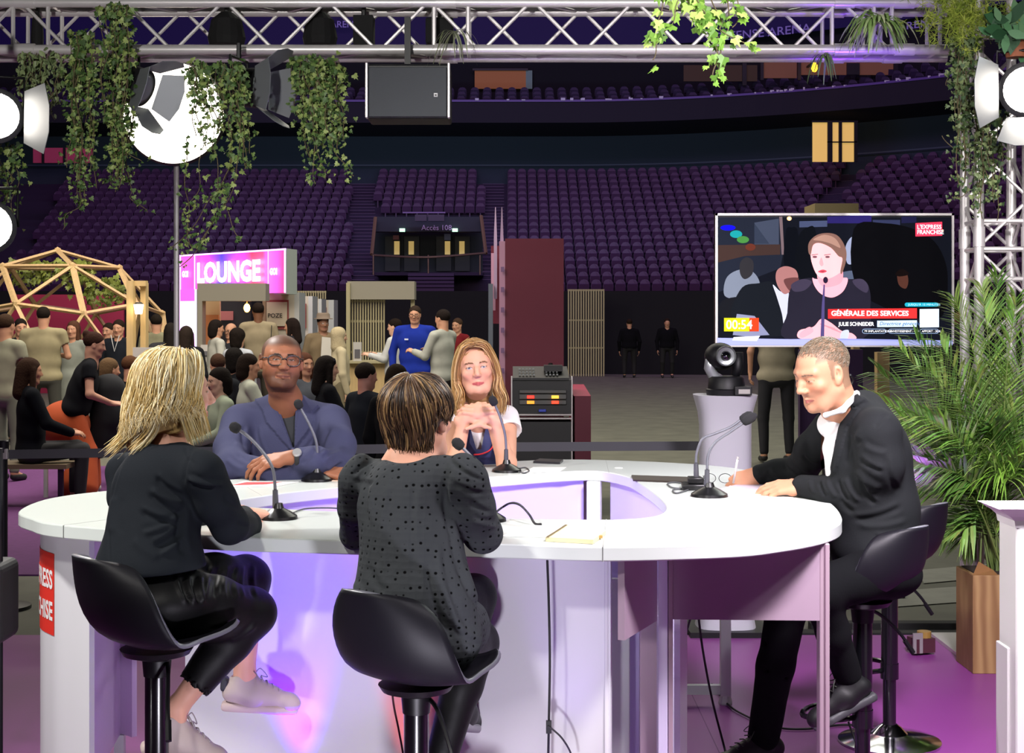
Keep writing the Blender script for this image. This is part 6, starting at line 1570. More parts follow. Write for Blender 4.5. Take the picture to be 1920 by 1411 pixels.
# ------------------------------------------------------------ microphones
def micro(label, base, path, head, d, d2=None, wedge=False, rb=1.0):
    """base pixel on the table; path pixels from stem foot to neck end; head two pixels"""
    o = onz(base[0], base[1], ZT); t = thing('microphone', label, 'microphone', o, 0, 'gooseneck microphones on the studio desk'); dd = o.y
    pt = lambda q, k=0: P(q[0], q[1], dd + (q[2] if len(q) > 2 else 0))
    b = MB()
    if wedge: b.prism([(-.055, -.06), (.055, -.06), (.045, .06), (-.045, .06)], 0, .022, c=o); b.prism([(-.03, -.035), (.03, -.035), (.025, .035), (-.025, .035)], .022, .045, c=o)
    else: b.lathe([(.062 * rb, 0), (.060 * rb, .010), (.038 * rb, .024), (.018 * rb, .034), (.013 * rb, .05)], o, 22)
    b.build('base', mat('mic_black', '121214', .3, spec=.6), t, bevel=.004 if wedge else 0, auto=40)
    p0 = pt(path[0]); p1 = pt(path[1])
    b = MB(); b.tube([V(p0.x, p0.y, ZT + .02), p1], [.011, .0085], 12); b.build('stem', mat('stem_grey', '55565c', .4, metal=.3), t, auto=40)
    b = MB(); b.tube(catmull([pt(q) for q in path[1:]], 6), .0052, 8); b.build('gooseneck', mat('neck_grey', '6e7078', .4, metal=.3), t, smooth=True)
    h0, h1 = pt(head[0]), pt(head[1]); b = MB(); m = [h0.lerp(h1, k) for k in (0, .08, .35, .7, .93, 1)]; b.tube(m, [.006, .014, .0175, .017, .010, .002], 14); b.build('foam_head', mat('foam', '1c1c1f', .95, bump=.2, bscale=600), t, smooth=True)
    return t
micro('gooseneck microphone in front of the person in the plain black jacket, bending to the left', (522, 972), [(517, 962), (516, 918), (512, 880), (495, 850), (470, 822), (449, 806)], [(450, 807), (431, 795)], 0)
micro('gooseneck microphone in front of the person in the blue blazer', (594, 901), [(597, 893), (596, 862), (593, 828), (580, 795), (563, 764)], [(564, 766), (555, 749)], 0)
micro('gooseneck microphone standing before the person in the navy vest', (950, 884), [(949, 876), (949, 842), (947, 815), (939, 785), (928, 758)], [(929, 760), (920, 742)], 0)
micro('gooseneck microphone partly hidden behind the dotted charcoal sleeve', (913, 976), [(911, 966), (911, 925), (910, 900), (898, 872), (880, 852), (866, 838)], [(868, 840), (849, 823)], 0)
micro('rear one of two microphones side by side before the writer in the black suit', (1303, 916), [(1306, 905), (1305, 868), (1307, 846), (1318, 822), (1342, 812), (1370, 800), (1390, 786)], [(1388, 788), (1412, 774)], 0, wedge=True)
micro('front one of two microphones side by side before the writer in the black suit', (1330, 930), [(1325, 920), (1326, 880), (1328, 852), (1342, 828), (1368, 810), (1394, 792)], [(1392, 793), (1419, 776)], 0, rb=1.1)
M_cab = mat('cable_grey', '4a4c50', .6); M_cabk = mat('cable_black', '141416', .6)
def cable(label, pts, r, m, name='cable'):
    b = MB(); b.tube(catmull(pts, 8), r, 6); o = b.build(name, m, None, smooth=True); tag(o, label, 'cable'); return o
T = lambda px, py, up=.004: onz(px, py, ZT) + V(0, 0, up)
cable('thin grey cable looping beside the microphone of the navy-vested person', [T(953, 884, .012), T(968, 880), T(985, 878), T(992, 884), T(983, 888), T(972, 886)], .003, M_cab)
cable('thin cable arching over the table beside the dotted charcoal sleeve', [T(927, 974, .02), T(942, 968, .03), T(958, 972, .05), T(975, 976, .05), T(992, 982, .03), T(1003, 984, .005), T(1015, 985)], .004, M_cabk)
cable('grey cable loops left of the two paired microphones', [T(1290, 918), T(1262, 916), T(1252, 908), T(1270, 906), T(1300, 914), T(1270, 926), T(1262, 920), T(1280, 918)], .003, M_cab)
cable('thin cable crossing the table behind the first microphone', [T(540, 968), T(570, 956), T(620, 954), T(660, 958)], .0025, M_cab)
def dsk(px, py, dd): return P(px, py, dd)
b0 = [P(1026, 1046, 4.40), P(1029, 1130, 4.40), P(1031, 1240, 4.40), P(1029, 1360, 4.41), P(1028, 1450, 4.42), P(1030, 1600, 4.45)]
cable('long black cable hanging down the white front panel', b0, .0035, M_cabk)
b = MB(); b.tube(catmull([P(1027, 1360, 4.39), P(1040, 1370, 4.39), P(1055, 1385, 4.39), P(1070, 1411, 4.40), P(1075, 1440, 4.4)], 6), .007, 6, flat=.4); b.box(P(1029, 1362, 4.40), (.016, .016, .035)); tag(b.build('cable_tie', M_cabk), 'black velcro tie wrapped round the hanging cable', 'cable tie')
cable('thin dark cable hanging beside the middle stool pole', [P(733, 1270, 4.45), P(738, 1320, 4.45), P(748, 1370, 4.45), P(758, 1430, 4.45), P(765, 1520, 4.46)], .003, mat('cable_red', '4a2028', .6))
Fl = lambda px, py: onz(px, py, .02)
cable('dark cable hanging from under the desk to the purple floor', [P(1309, 1150, 5.6), P(1318, 1220, 5.7), P(1335, 1310, 5.8), P(1358, 1400, 5.85), Fl(1366, 1430)], .0045, M_cabk)
cable('grey cable slanting down behind the mauve post', [P(1297, 1150, 5.9), P(1280, 1210, 6.0), P(1262, 1290, 6.1), Fl(1240, 1370)], .0045, M_cab)
cable('black cable lying across the purple floor behind the shoe', [Fl(1335, 1282), Fl(1365, 1320), Fl(1400, 1342), Fl(1450, 1362), Fl(1510, 1366), Fl(1580, 1358), Fl(1640, 1362), Fl(1668, 1368)], .0045, M_cabk)
cable('black cable curving down beside the near right stool', [P(1580, 1310, 5.9), P(1590, 1350, 5.95), Fl(1608, 1400), Fl(1622, 1430)], .004, M_cabk)
# ------------------------------------------------------------ table items
def flat(name, label, cat, pts, th, m, z=ZT, extra=None):
    t = thing(name, label, cat, onz(*pts[0], z)); b = MB(); q = [onz(x, y, z) for x, y in pts]; n = len(q)
    b.add([p + V(0, 0, .0008) for p in q] + [p + V(0, 0, .0008 + th) for p in q], [tuple(range(n - 1, -1, -1)), tuple(range(n, 2 * n))] + [(i, (i + 1) % n, n + (i + 1) % n, n + i) for i in range(n)])
    b.build('sheet' if th < .002 else 'block', m, t); return t
M_paper = mat('paper_white', 'efefea', .6); M_cream2 = mat('paper_cream', 'e8dcae', .6)
nbk = flat('notebook', 'open cream notebook lying near the desk edge beside the person in the dotted top', 'notebook', [(1023, 1015), (1112, 1020), (1136, 1002), (1060, 991)], .012, M_cream2)
b = MB(); b.add([onz(1060, 991, ZT) + V(0, 0, .0135), onz(1023, 1015, ZT) + V(0, 0, .0135), onz(1028, 1016, ZT) + V(0, 0, .014), onz(1064, 992, ZT) + V(0, 0, .014)], [(0, 1, 2, 3)]); b.build('spine', mat('spine_brown', '6a5a3a', .6), nbk)
b = MB(); b.box(onz(1120, 1011, ZT) + V(0, 0, .008), (.03, .012, .008)); b.build('clasp', mat('clasp_gold', 'b09050', .4), nbk)
flat('paper_sheet', 'white sheet of paper lying beside the cream notebook', 'paper', [(940, 1006), (1030, 1008), (1066, 988), (985, 984)], .001, M_paper)
flat('paper_sheet', 'white sheet under the hands of the writer in the black suit', 'paper', [(1345, 925), (1450, 930), (1470, 912), (1375, 908)], .003, M_paper)
flat('paper_sheet', 'loose white sheet in front of the writer\'s papers', 'paper', [(1362, 938), (1440, 944), (1490, 932), (1420, 926)], .001, M_paper)
flat('booklet', 'stack of printed sheets under the left hand of the writer in the black suit', 'booklet', [(1350, 921), (1440, 925), (1500, 917), (1400, 908)], .010, mat('booklet_grey', 'c4b4c4', .5))
flat('clipboard', 'dark brown clipboard lying between the desk opening and the microphones', 'clipboard', [(1187, 902), (1300, 906), (1302, 897), (1184, 893)], .006, mat('clip_brown', '2a1e18', .5))
flat('phone', 'dark phone lying near the far edge behind the microphone of the navy-vested person', 'phone', [(1000, 868), (1050, 870), (1056, 865), (1012, 863)], .009, mat('phone_dark', '2a2a30', .3))
mg = flat('magazine', 'red and white printed magazine lying before the person in the blue blazer', 'magazine', [(424, 914), (520, 912), (560, 904), (455, 903)], .002, M_paper)
b = MB(); q = [onz(x, y, ZT) + V(0, 0, .0035) for x, y in ((432, 911), (500, 909), (530, 905), (462, 905))]; b.add(q, [(0, 1, 2, 3)]); b.build('printed_block', mat('print_red', 'c8323c', .6), mg)
flat('paper_card', 'small printed card beside the hand of the person in the blue blazer', 'card', [(622, 902), (648, 903), (650, 896), (628, 896)], .002, mat('card_peach', 'e8c8b0', .6))
rb = flat('paper_sheet', 'white sheet with red stripe before the person in the navy vest', 'paper', [(975, 888), (1050, 884), (1062, 876), (1000, 876)], .001, M_paper)
gt = thing('spectacles', 'thin folded spectacles lying on the desk beside the writing hand', 'spectacles', onz(1345, 908, ZT)); b = MB(); o_ = onz(1345, 906, ZT)
for s in (-1, 1): b.tube([o_ + V(s * .03 + .024 * math.cos(a), .01 * 0, .02 + .018 * math.sin(a)) for a in [2 * PI * i / 16 for i in range(17)]], .0014, 5, cap=False); b.tube([o_ + V(s * .055, 0, .03), o_ + V(s * .05, -.06, .008)], .0013, 5)
b.build('frame', M_black, gt); 
for (px, py) in ((1277, 986), (1160, 877), (1328, 958)):
    p = onz(px, py, ZT); b = MB(); b.lathe([(.018, .0002), (.018, .0016), (0, .002)], p, 18); o = b.build('desk_screw_cap', mat('cap_white', 'f4f6f2', .3), desk)
# ------------------------------------------------------------ plants
M_leaf = mat('leaf_attr', '4a6a30', .5, attr='Col', spec=.4)
def leafshape(kind):
    if kind == 'ivy': return [(0, 0), (.32, -.12), (.5, .12), (.30, .30), (.34, .55), (.12, .50), (0, .95), (-.12, .50), (-.34, .55), (-.30, .30), (-.5, .12), (-.32, -.12)]
    return [(0, 0), (.2, .2), (.28, .5), (.15, .8), (0, 1), (-.15, .8), (-.28, .5), (-.2, .2)]
def greens(rg, pal): return hexc(pal[rg.randrange(len(pal))])
def vines(label, starts, n_leaf, size, seed, pal, spreadx=.03, name='hanging_ivy', kind='ivy', stray=.02):
    """starts: list of pixel paths [(px,py,d),...]"""
    rg = random.Random(seed); p0 = P(*starts[0][0]); t = thing(name, label, 'ivy' if kind == 'ivy' else 'plant', p0)
    st = MB(); lf = MB(); tot = sum(len(s) for s in starts); shp = leafshape(kind)
    curves = []
    for s in starts:
        c = catmull([P(*q) + V(rg.gauss(0, .004), rg.gauss(0, .01), 0) for q in s], 8)
        ph = rg.random() * 6; c = [p + V(.010 * math.sin(i * .5 + ph), .012 * math.cos(i * .4 + ph), 0) for i, p in enumerate(c)]
        st.tube(c, .0022, 4); curves.append(c)
    Ls = [sum((c[i + 1] - c[i]).length for i in range(len(c) - 1)) for c in curves]; TL = sum(Ls)
    for c, L in zip(curves, Ls):
        for k in range(max(3, int(n_leaf * L / TL))):
            u = rg.random() * (len(c) - 1); i = int(u); p = c[i].lerp(c[min(i + 1, len(c) - 1)], u - i) + V(rg.gauss(0, stray), rg.gauss(0, stray), rg.gauss(0, stray * .7))
            sz = size * rg.uniform(.55, 1.2) * (1 - .35 * (u / len(c)))
            M = Matrix.Rotation(rg.uniform(-.9, .9), 3, 'Z') @ Matrix.Rotation(rg.uniform(-.9, .5), 3, 'X') @ Matrix.Rotation(rg.uniform(2.2, 4.1), 3, 'Y')
            lf.cc = greens(rg, pal); vs = [p + M @ Vector((x * sz, abs(x) * .25 * sz, y * sz)) for x, y in shp]
            lf.add(vs + [p + M @ Vector((0, 0, .4 * sz))], [(i_, (i_ + 1) % len(shp), len(shp)) for i_ in range(len(shp))])
    st.build('stems', mat('stem_brown', '5c5238', .8), t); lf.build('foliage', M_leaf, t, color=True); return t
GP = ['56703c', '44602e', '6c8448', '80924f', '3a5228', '8fa05c']; GY = ['6a9436', '84ac48', '547c2c', 'a0c060']
def strandset(x0, x1, y0, ylo, yhi, d, n, seed, drift=10, sw=0):
    rg = random.Random(seed); out = []
    for i in range(n):
        x = rg.uniform(x0, x1); ye = rg.uniform(ylo, yhi); k = rg.uniform(-drift, drift) + sw; dd = d + rg.uniform(-.08, .08)
        out.append([(x, y0, dd), (x + k * .2, y0 + (ye - y0) * .33, dd), (x + k * .6, y0 + (ye - y0) * .66, dd), (x + k, ye, dd)])
    return out
A_ = strandset(135, 175, 60, 260, 390, 7.35, 12, 1, 14) + strandset(190, 240, 10, 220, 360, 7.35, 16, 2, 14) + [[(225, 280, 7.35), (240, 350, 7.35), (250, 375, 7.35), (272, 398, 7.35)], [(150, 330, 7.35), (150, 380, 7.35), (128, 402, 7.35), (115, 430, 7.35)], [(232, 250, 7.35), (245, 285, 7.35), (262, 302, 7.35)]]
vines('dense hanging ivy draped over the truss left of the round light disc', A_, 1500, .036, 5, GP, stray=.022)
B_ = strandset(345, 400, 118, 200, 300, 7.1, 9, 3, 18, 12) + strandset(405, 455, 118, 230, 330, 7.1, 10, 4, 18, 5) + [[(430, 120, 7.1), (440, 220, 7.1), (420, 330, 7.1), (380, 400, 7.1), (320, 465, 7.1)], [(440, 180, 7.1), (450, 290, 7.1), (425, 370, 7.1), (385, 440, 7.1), (340, 500, 7.1)], [(345, 260, 7.1), (345, 340, 7.1), (352, 400, 7.1), (362, 465, 7.1)], [(400, 280, 7.1), (415, 350, 7.1), (425, 400, 7.1), (452, 450, 7.1)], [(380, 290, 7.1), (370, 350, 7.1), (350, 400, 7.1), (345, 450, 7.1)], [(430, 300, 7.1), (410, 370, 7.1), (395, 420, 7.1), (375, 470, 7.1)]]
vines('sparse hanging ivy with trailing tips in front of the round light disc', B_, 720, .036, 6, GP, stray=.018)
C_ = strandset(548, 600, 110, 200, 300, 7.35, 10, 5, 10, 15) + strandset(590, 640, 110, 180, 300, 7.35, 12, 6, 12, 8) + [[(570, 200, 7.35), (585, 280, 7.35), (590, 345, 7.35)], [(600, 200, 7.35), (625, 270, 7.35), (645, 310, 7.35), (668, 330, 7.35)], [(580, 220, 7.35), (600, 290, 7.35), (605, 335, 7.35)]]
vines('hanging ivy under the truss just left of the loudspeaker', C_, 1000, .036, 7, GP, stray=.02)
D_ = strandset(0, 45, 270, 330, 430, 7.2, 5, 7, 10); vines('thin ivy strands at the edge between the glowing spotlights', D_, 130, .036, 8, GP)
K_ = strandset(40, 120, 100, 130, 260, 7.5, 16, 8, 20); vines('pale fine-leaved plant hanging from the truss near the edge spotlights', K_, 420, .04, 9, ['7a8a5c', '8a9a6a', '5f7048'], name='trailing_plant', kind='long')
F_ = [[(1255, -40, 5.3), (1240, 0, 5.3), (1232, 60, 5.3), (1222, 112, 5.3)], [(1290, -40, 5.3), (1262, 20, 5.3), (1240, 60, 5.3), (1222, 75, 5.3)], [(1300, -30, 5.3), (1320, 30, 5.3), (1345, 90, 5.3), (1332, 150, 5.3)], [(1330, -30, 5.3), (1345, 30, 5.3), (1360, 60, 5.3), (1410, 90, 5.3)],
      [(1280, -30, 5.3), (1300, 20, 5.3), (1335, 50, 5.3), (1350, 110, 5.3), (1335, 150, 5.3)], [(1350, -30, 5.3), (1370, 20, 5.3), (1360, 60, 5.3)], [(1310, -40, 5.3), (1310, 0, 5.3), (1300, 40, 5.3)], [(1360, -40, 5.3), (1390, 10, 5.3), (1370, 50, 5.3)]]
vines('near hanging ivy with large bright leaves over the right half of the truss', F_, 130, .055, 10, GY, stray=.016)
J_ = strandset(1790, 1830, 70, 200, 380, 7.3, 12, 11, 12) + strandset(1840, 1880, 215, 300, 420, 7.3, 9, 12, 14) + [[(1810, 240, 7.3), (1795, 280, 7.3), (1765, 255, 7.3)], [(1820, 350, 7.3), (1800, 370, 7.3), (1785, 368, 7.3)], [(1800, 100, 7.3), (1785, 130, 7.3), (1778, 160, 7.3)]]
vines('ivy climbing down the truss tower behind the white-flapped spotlight', J_, 900, .036, 12, ['4c6238', '3a5230', '66784a', '7c8c5c'], stray=.02)
def ribbons(name, label, c, d, n, L, w, seed, pal, up=.4, down=1.0, dirs=(0, 360), pot=None, cat='plant'):
    rg = random.Random(seed); o = P(c[0], c[1], d); t = thing(name, label, cat, o); b = MB()
    for i in range(n):
        a = R(rg.uniform(*dirs)); l = L * rg.uniform(.55, 1.1); p = o + V(rg.gauss(0, .02), rg.gauss(0, .02), 0); v = V(math.cos(a) * .7, math.sin(a) * .5, up * rg.uniform(.2, 1.4)); pts = []
        for k in range(9): pts.append(p.copy()); p = p + v * (l / 8); v = (v + V(0, 0, -down * .24)); v = v.normalized() * max(.7, v.length * .9)
        b.cc = greens(rg, pal); b.tube(pts, [w * math.sin(PI * (k + .7) / 9.4) for k in range(9)], 4, flat=.15)
    b.build('foliage', M_leaf, t, color=True)
    if pot: b = MB(); b.lathe([(.05, -.11), (.07, 0), (.075, .01)], o + V(0, 0, -.0), 18); b.build('pot', pot, t, auto=40)
    return t
ribbons('spider_plant', 'striped spider plant sitting on the truss to the right', (1648, 44), 7.3, 110, .27, .009, 3, ['a4bc80', '86a860', 'c0cca0', '7a9a54'], .5, 1.0)
ribbons('spider_plant', 'wispy spider plant hanging from the truss beside the loudspeaker', (852, 60), 7.45, 22, .26, .004, 4, ['8a9272', '6c7454', 'a0a888'], .3, 1.2)
ribbons('fern', 'small fern hanging under the truss near the box windows', (1545, 102), 7.5, 16, .16, .006, 5, ['5a7048', '6a8058'], .1, 1.3)
rgf = random.Random(5); fo = P(1815, 30, 7.2); t = thing('asparagus_fern', 'feathery yellow-green fern on the truss corner', 'fern', fo); b = MB()
for i in range(330):
    c = P(rgf.gauss(1808, 34), rgf.gauss(28, 26), 7.2 + rgf.uniform(-.12, .12)); b.cc = greens(rgf, ['9cae44', '82983a', 'b4c058', '8ea23e'])
    for k in range(9): a = rgf.uniform(0, 6.28); v = V(math.cos(a), rgf.uniform(-.6, .6), math.sin(a)); b.tube([c, c + v * rgf.uniform(.015, .04)], [.0016, .0008], 3, cap=False)
b.build('foliage', M_leaf, t, color=True)
bl = thing('broadleaf_plant', 'dark glossy broad-leaved plant in a terracotta pot at the truss corner', 'plant', P(1895, 60, 7.1)); b = MB(); rg = random.Random(8)
for i in range(46):
    c = P(1895, 55, 7.1) + V(rg.gauss(0, .05), rg.gauss(0, .04), rg.gauss(0, .03)); b.cc = greens(rg, ['3c6a44', '4c7c50', '2c5234', '6a9468']); a = rg.uniform(0, 6.28); M = Matrix.Rotation(a, 3, 'Y') @ Matrix.Rotation(rg.uniform(-.6, .6), 3, 'X'); sz = rg.uniform(.07, .13)
    vs = [c + M @ Vector((x * sz * .8, 0, y * sz)) for x, y in leafshape('long')]; b.add(vs, [tuple(range(8))])
b.build('foliage', M_leaf, bl, color=True); b = MB(); p = P(1905, 88, 7.15); b.lathe([(.045, -.05), (.06, .03), (.065, .035)], p, 18); b.build('pot', mat('terracotta', '9a5a3c', .7), bl, auto=40)
# palm
pm = thing('potted_palm', 'leafy green palm spreading out of the wooden planter', 'palm', P(1868, 1080, 7.25)); rg = random.Random(21)
tips = [(1638, 745), (1652, 700), (1660, 790), (1690, 655), (1700, 840), (1722, 640), (1690, 900), (1740, 690), (1765, 645), (1735, 780), (1712, 860), (1745, 870), (1790, 560), (1842, 545), (1870, 520), (1905, 560), (1935, 600), (1950, 700), (1960, 780), (1790, 760), (1830, 700), (1880, 690), (1790, 900), (1810, 990), (1930, 850), (1860, 800), (1760, 820), (1900, 760), (1690, 780), (1780, 980), (1812, 1010)]
base = P(1868, 1072, 7.28)
for i, (tx, ty) in enumerate(tips):
    dd = 7.25 + rg.uniform(-.30, .25); tip = P(tx, ty, dd); mid = base.lerp(tip, .5) + V(0, 0, .10 + .12 * rg.random()); mid.x += (base.x - tip.x) * .14
    c = catmull([base + V(rg.gauss(0, .03), rg.gauss(0, .03), 0), mid, tip], 14); b = MB(); b.cc = greens(rg, ['5c7038', '6c8040']); b.tube(c, [.006 * (1 - .8 * k / len(c)) for k in range(len(c))], 5)
    N = len(c); cc = greens(rg, ['74a048', '86b054', '5c8438', '98bc64', '7ca04c'])
    for k in range(8, N):
        tdir = (c[min(k + 1, N - 1)] - c[k - 1]).normalized(); t_ = (k - 8) / (N - 8); l = .26 * (1 - .55 * t_) * rg.uniform(.85, 1.1); side = tdir.cross(V(0, 1, 0)).normalized()
        for s in (-1, 1):
            for kk in (0, .5):
                p = c[k].lerp(c[min(k + 1, N - 1)], kk); v = (side * s * (.75 - .3 * t_) + tdir * (.6 + .4 * t_) + V(0, rg.uniform(-.5, .5), -.05)).normalized(); q = [p, p + v * l * .5 + V(0, 0, -.006), p + v * l + V(0, 0, -.035)]
                b.cc = tuple(x * rg.uniform(.8, 1.2) for x in cc); b.tube(q, [.0042, .0085, .0008], 4, flat=.2, cap=False)
    b.build('frond', M_leaf, pm, color=True)
gr = ribbons('grassy_plant', 'bright arching grass plant below the palm fronds', (1880, 900), 7.1, 160, .42, .004, 31, ['7cac3c', '6a9834', '94bc54'], 1.0, .8)

for (x0, x1, y0, y1, sd, lb) in ((30, 95, 492, 540, 41, 'leafy garland hung inside the left of the timber dome'), (110, 160, 495, 540, 42, 'leafy garland hung inside the middle of the timber dome'), (170, 232, 525, 575, 43, 'leafy garland hung inside the right of the timber dome')):
    vines(lb, strandset(x0, x1, y0, y0 + 20, y1, 31, 9, sd, 14), 190, .16, sd, ['7c8a3c', '8f9c4a', '66752f'], name='leafy_garland', stray=.09)
# ------------------------------------------------------------ visitors in the hall
def figure(px, hy, d, yaw, label, top='202024', legs='1c1c22', hair='241a14', skin='b98a70', hl='short', pose='down', seated=False, wide=1.0, shoe_c='1a1a1c', coat=False, lean=0, extra=None, group=None, sleeves=True, hips=0, flare=0, vox=.013):
    zt = H + (HY - hy) * d / F; x = (px - CX) * d / F; sc_ = 1.0
    pr = thing('person', label, 'person', (x, d, 0), 0, group)
    M = Myaw(yaw); M3 = M
    def q(a, b_, c, o=V(x, d, 0)): return o + M3 @ Vector((a * wide, b_, 0)) + V(0, 0, c)
    hc = V(x, d, zt - .115); hM = Myaw(yaw, -5 - lean * .3)
    ns = zt - .25; hip = .48 if seated else zt * .52
    fx = math.sin(R(lean)) * (ns - hip)
    hb = M3 @ Vector((0, -fx, 0))
    qb = lambda a, b_, c: q(a, b_, c) + hb * max(0, min(1, (ns - c) / (ns - hip)))
    S = SDF(.02); head(S, hc, hM, .97, neck=qb(0, -.02, ns - .03), nr=.05)
    S.chain([qb(0, -.02, ns - .03), qb(0, 0, ns - .2), qb(0, 0, hip)], [.06, .09, .09], k=.04)
    shz = ns - .075
    arms = {}
    for s in (-1, 1):
        sh = qb(s * .17, -.01, shz)
        if pose == 'down': el, wr, fw = qb(s * .23, -.02, shz - .28), qb(s * .22, .05, shz - .52), V(0, 0, -1)
        elif pose == 'front': el, wr, fw = qb(s * .22, .03, shz - .27), qb(s * .10, .24, shz - .26), M3 @ Vector((-s * .4, .8, .1))
        elif pose == 'gest': el, wr, fw = qb(s * .22, .08, shz - .25), qb(s * .16, .30, shz - .20), M3 @ Vector((0, .9, .3))
        elif pose == 'phone': el, wr, fw = qb(s * .20, .06, shz - .26), qb(s * .06, .22, shz - .12), M3 @ Vector((-s * .2, .6, .6))
        else: el, wr, fw = qb(s * .22, .10, shz - .24), qb(s * .12, .32, shz - .33), M3 @ Vector((-s * .2, .9, -.1))
        arms[s] = (sh, el, wr); S.chain([qb(0, 0, shz), sh, el, wr], [.05, .045, .038, .026])
        hand(S, wr, fw, M3 @ Vector((s * .5, -.3, .8)) if pose != 'down' else M3 @ Vector((s, 0, 0)), side=-s, curls=(20, 22, 24, 26), sc=1.0, spread=.12)
    if seated: L = {s: (qb(s * .09, 0, hip), q(s * .12, .42, .50), q(s * .12, .40, .08)) for s in (-1, 1)}
    else: L = {s: (qb(s * .09, 0, hip), q(s * .11, .03 - fx * .5, hip * .52), q(s * (.11 + flare * .3), -.02 - fx * .6, .09)) for s in (-1, 1)}
    for s in (-1, 1): S.chain(list(L[s]), [.075, .05, .035]); S.cap(L[s][2], L[s][2] + M3 @ Vector((0, .12, -.04)), .035, .03)
    v, f = S.mesh(vox * .9); npmesh('body', v, f, M_skin, pr, colors=face_colors(v, hc, hM, .97, skin=skin, lip='8a5048', brow='2a1c16', white=(.45, .4, .38)))
    S = SDF(.03); w = wide
    S.chain([qb(-.15, -.01, shz + .01), qb(0, -.02, shz + .035), qb(.15, -.01, shz + .01)], [.062, .06, .062], k=.04)
    S.ell(qb(0, 0, shz - .14), (.185 * w, .125, .19), M=M3, k=.05); S.ell(qb(0, 0, (shz + hip) / 2 - .07), (.165 * w, .125, .19), M=M3, k=.05); S.ell(qb(0, 0, hip + .02), (.175 * w, .135, .13), M=M3, k=.05)
    if coat and not seated: S.chain([qb(0, 0, hip), qb(0, 0, hip * .55)], [.17, .19], k=.04)
    for s in (-1, 1):
        sh, el, wr = arms[s]
        if sleeves is True: S.chain([sh, el, wr], [.062, .054, .042], k=.02)
        elif sleeves == 'short': S.chain([sh, sh.lerp(el, .62)], [.064, .060], k=.02); S.cap(sh.lerp(el, .66), el, .08, .08, k=.004, sub=True)
    S.cap(qb(0, .04, ns + .01), qb(0, 0, ns - .02), .05, .055, k=.01, sub=True)
    cloth('coat' if coat else 'top', S, vox, mat('fabric_' + top, top, .95, spec=.1, var=.12, vscale=6), pr, .004, 4, int(px))
    S = SDF(.03); S.ell(qb(0, -hips * .7, hip - .02 - hips), (.16 * w, .125 + hips, .10 + hips * 1.2), M=M3, k=.04)
    for s in (-1, 1): a, k_, b_ = L[s]; S.chain([a, k_, k_.lerp(b_, .9)], [.09, .066 + flare * .3, .052 + flare], k=.02)
    cloth('trousers', S, vox, mat('fabric_' + legs, legs, .85), pr, .003, 5, int(px) + 1)
    for s in (-1, 1):
        S = SDF(.02); a = L[s][2]; S.cap(a + V(0, 0, -.03), a + M3 @ Vector((0, .15, 0)) + V(0, 0, -.05), .042, .036); S.plane(a + V(0, 0, -.09), (0, 0, -1)); v, f = S.mesh(vox * .8); npmesh('shoe', v, f, mat('leather_' + shoe_c, shoe_c, .6), pr)
    S = SDF(.02); S.frame(hc, hM, .97)
    if hl != 'bald':
        S.ell((0, -.022, .042), (.083, .102, .088))
        if hl == 'long': S.cap((0, -.06, -.02), (0, -.075, -.20), .078, .072, k=.04); [S.cap((s * .068, .01, .02), (s * .075, .02, -.16), .026, .028, k=.02) for s in (-1, 1)]
        elif hl == 'bob': S.cap((0, -.05, -.02), (0, -.055, -.08), .085, .075, k=.03)
        elif hl == 'bun': S.ell((0, -.10, .09), (.04, .04, .04), k=.01)
        elif hl == 'curly': S.ell((0, -.03, .05), (.10, .12, .10)); S.cap((0, -.05, -.02), (0, -.05, -.08), .09, .08, k=.03)
        elif hl == 'scarf': S.cap((0, -.03, .02), (0, -.01, -.14), .092, .10, k=.04); S.cap((0, .02, -.15), (0, .06, -.35), .08, .06, k=.04)
        S.ell((0, .12, -.012), (.072 if hl != 'scarf' else .062, .085, .088 if hl != 'scarf' else .075), k=.01, sub=True)
        if hl == 'short': S.plane((0, -.05, -.055), (0, -.3, -1), k=.01)
        S.frame(); cloth('headscarf' if hl == 'scarf' else 'hair', S, vox * .75, mat('hair_' + hair, hair, .9, spec=.1, bump=.5, bscale=60), pr, .003 if hl in ('curly', 'scarf') else .0015, 14, int(px))
    if extra: extra(pr, q, hc, hM, M3)
    return pr
def hatx(pr, q, hc, hM, M3):
    b = MB(); b.lathe([(.135, .055), (.13, .065), (.095, .07), (.092, .12), (.075, .145), (0, .14)], hc + V(0, 0, .0), 24); b.build('hat', mat('hat_brown', '6a5c50', .9), pr, smooth=True)
    b = MB(); b.add([q(-.09, .16, 1.38), q(.06, .17, 1.40), q(.08, .19, 1.12), q(-.05, .18, 1.08), q(-.09, .14, 1.38), q(.06, .15, 1.40), q(.08, .17, 1.12), q(-.05, .16, 1.08)], [(0, 1, 2, 3), (7, 6, 5, 4), (0, 4, 5, 1), (1, 5, 6, 2), (2, 6, 7, 3), (3, 7, 4, 0)]); b.build('scarf', mat('scarf_white', 'b8b4ac', .8), pr)
def strapx(pr, q, hc, hM, M3):
    b = MB(); b.tube([q(.15, -.15, 1.56), q(.14, -.165, 1.35), q(.10, -.15, 1.1)], .014, 6, flat=.4); b.build('strap', M_black, pr)
def lany(pr, q, hc, hM, M3):
    b = MB(); b.tube([q(-.06, .13, 1.42), q(0, .16, 1.2), q(.06, .13, 1.42)], .007, 5); b.build('lanyard', mat('lanyard_white', 'c8c8c8', .7), pr)
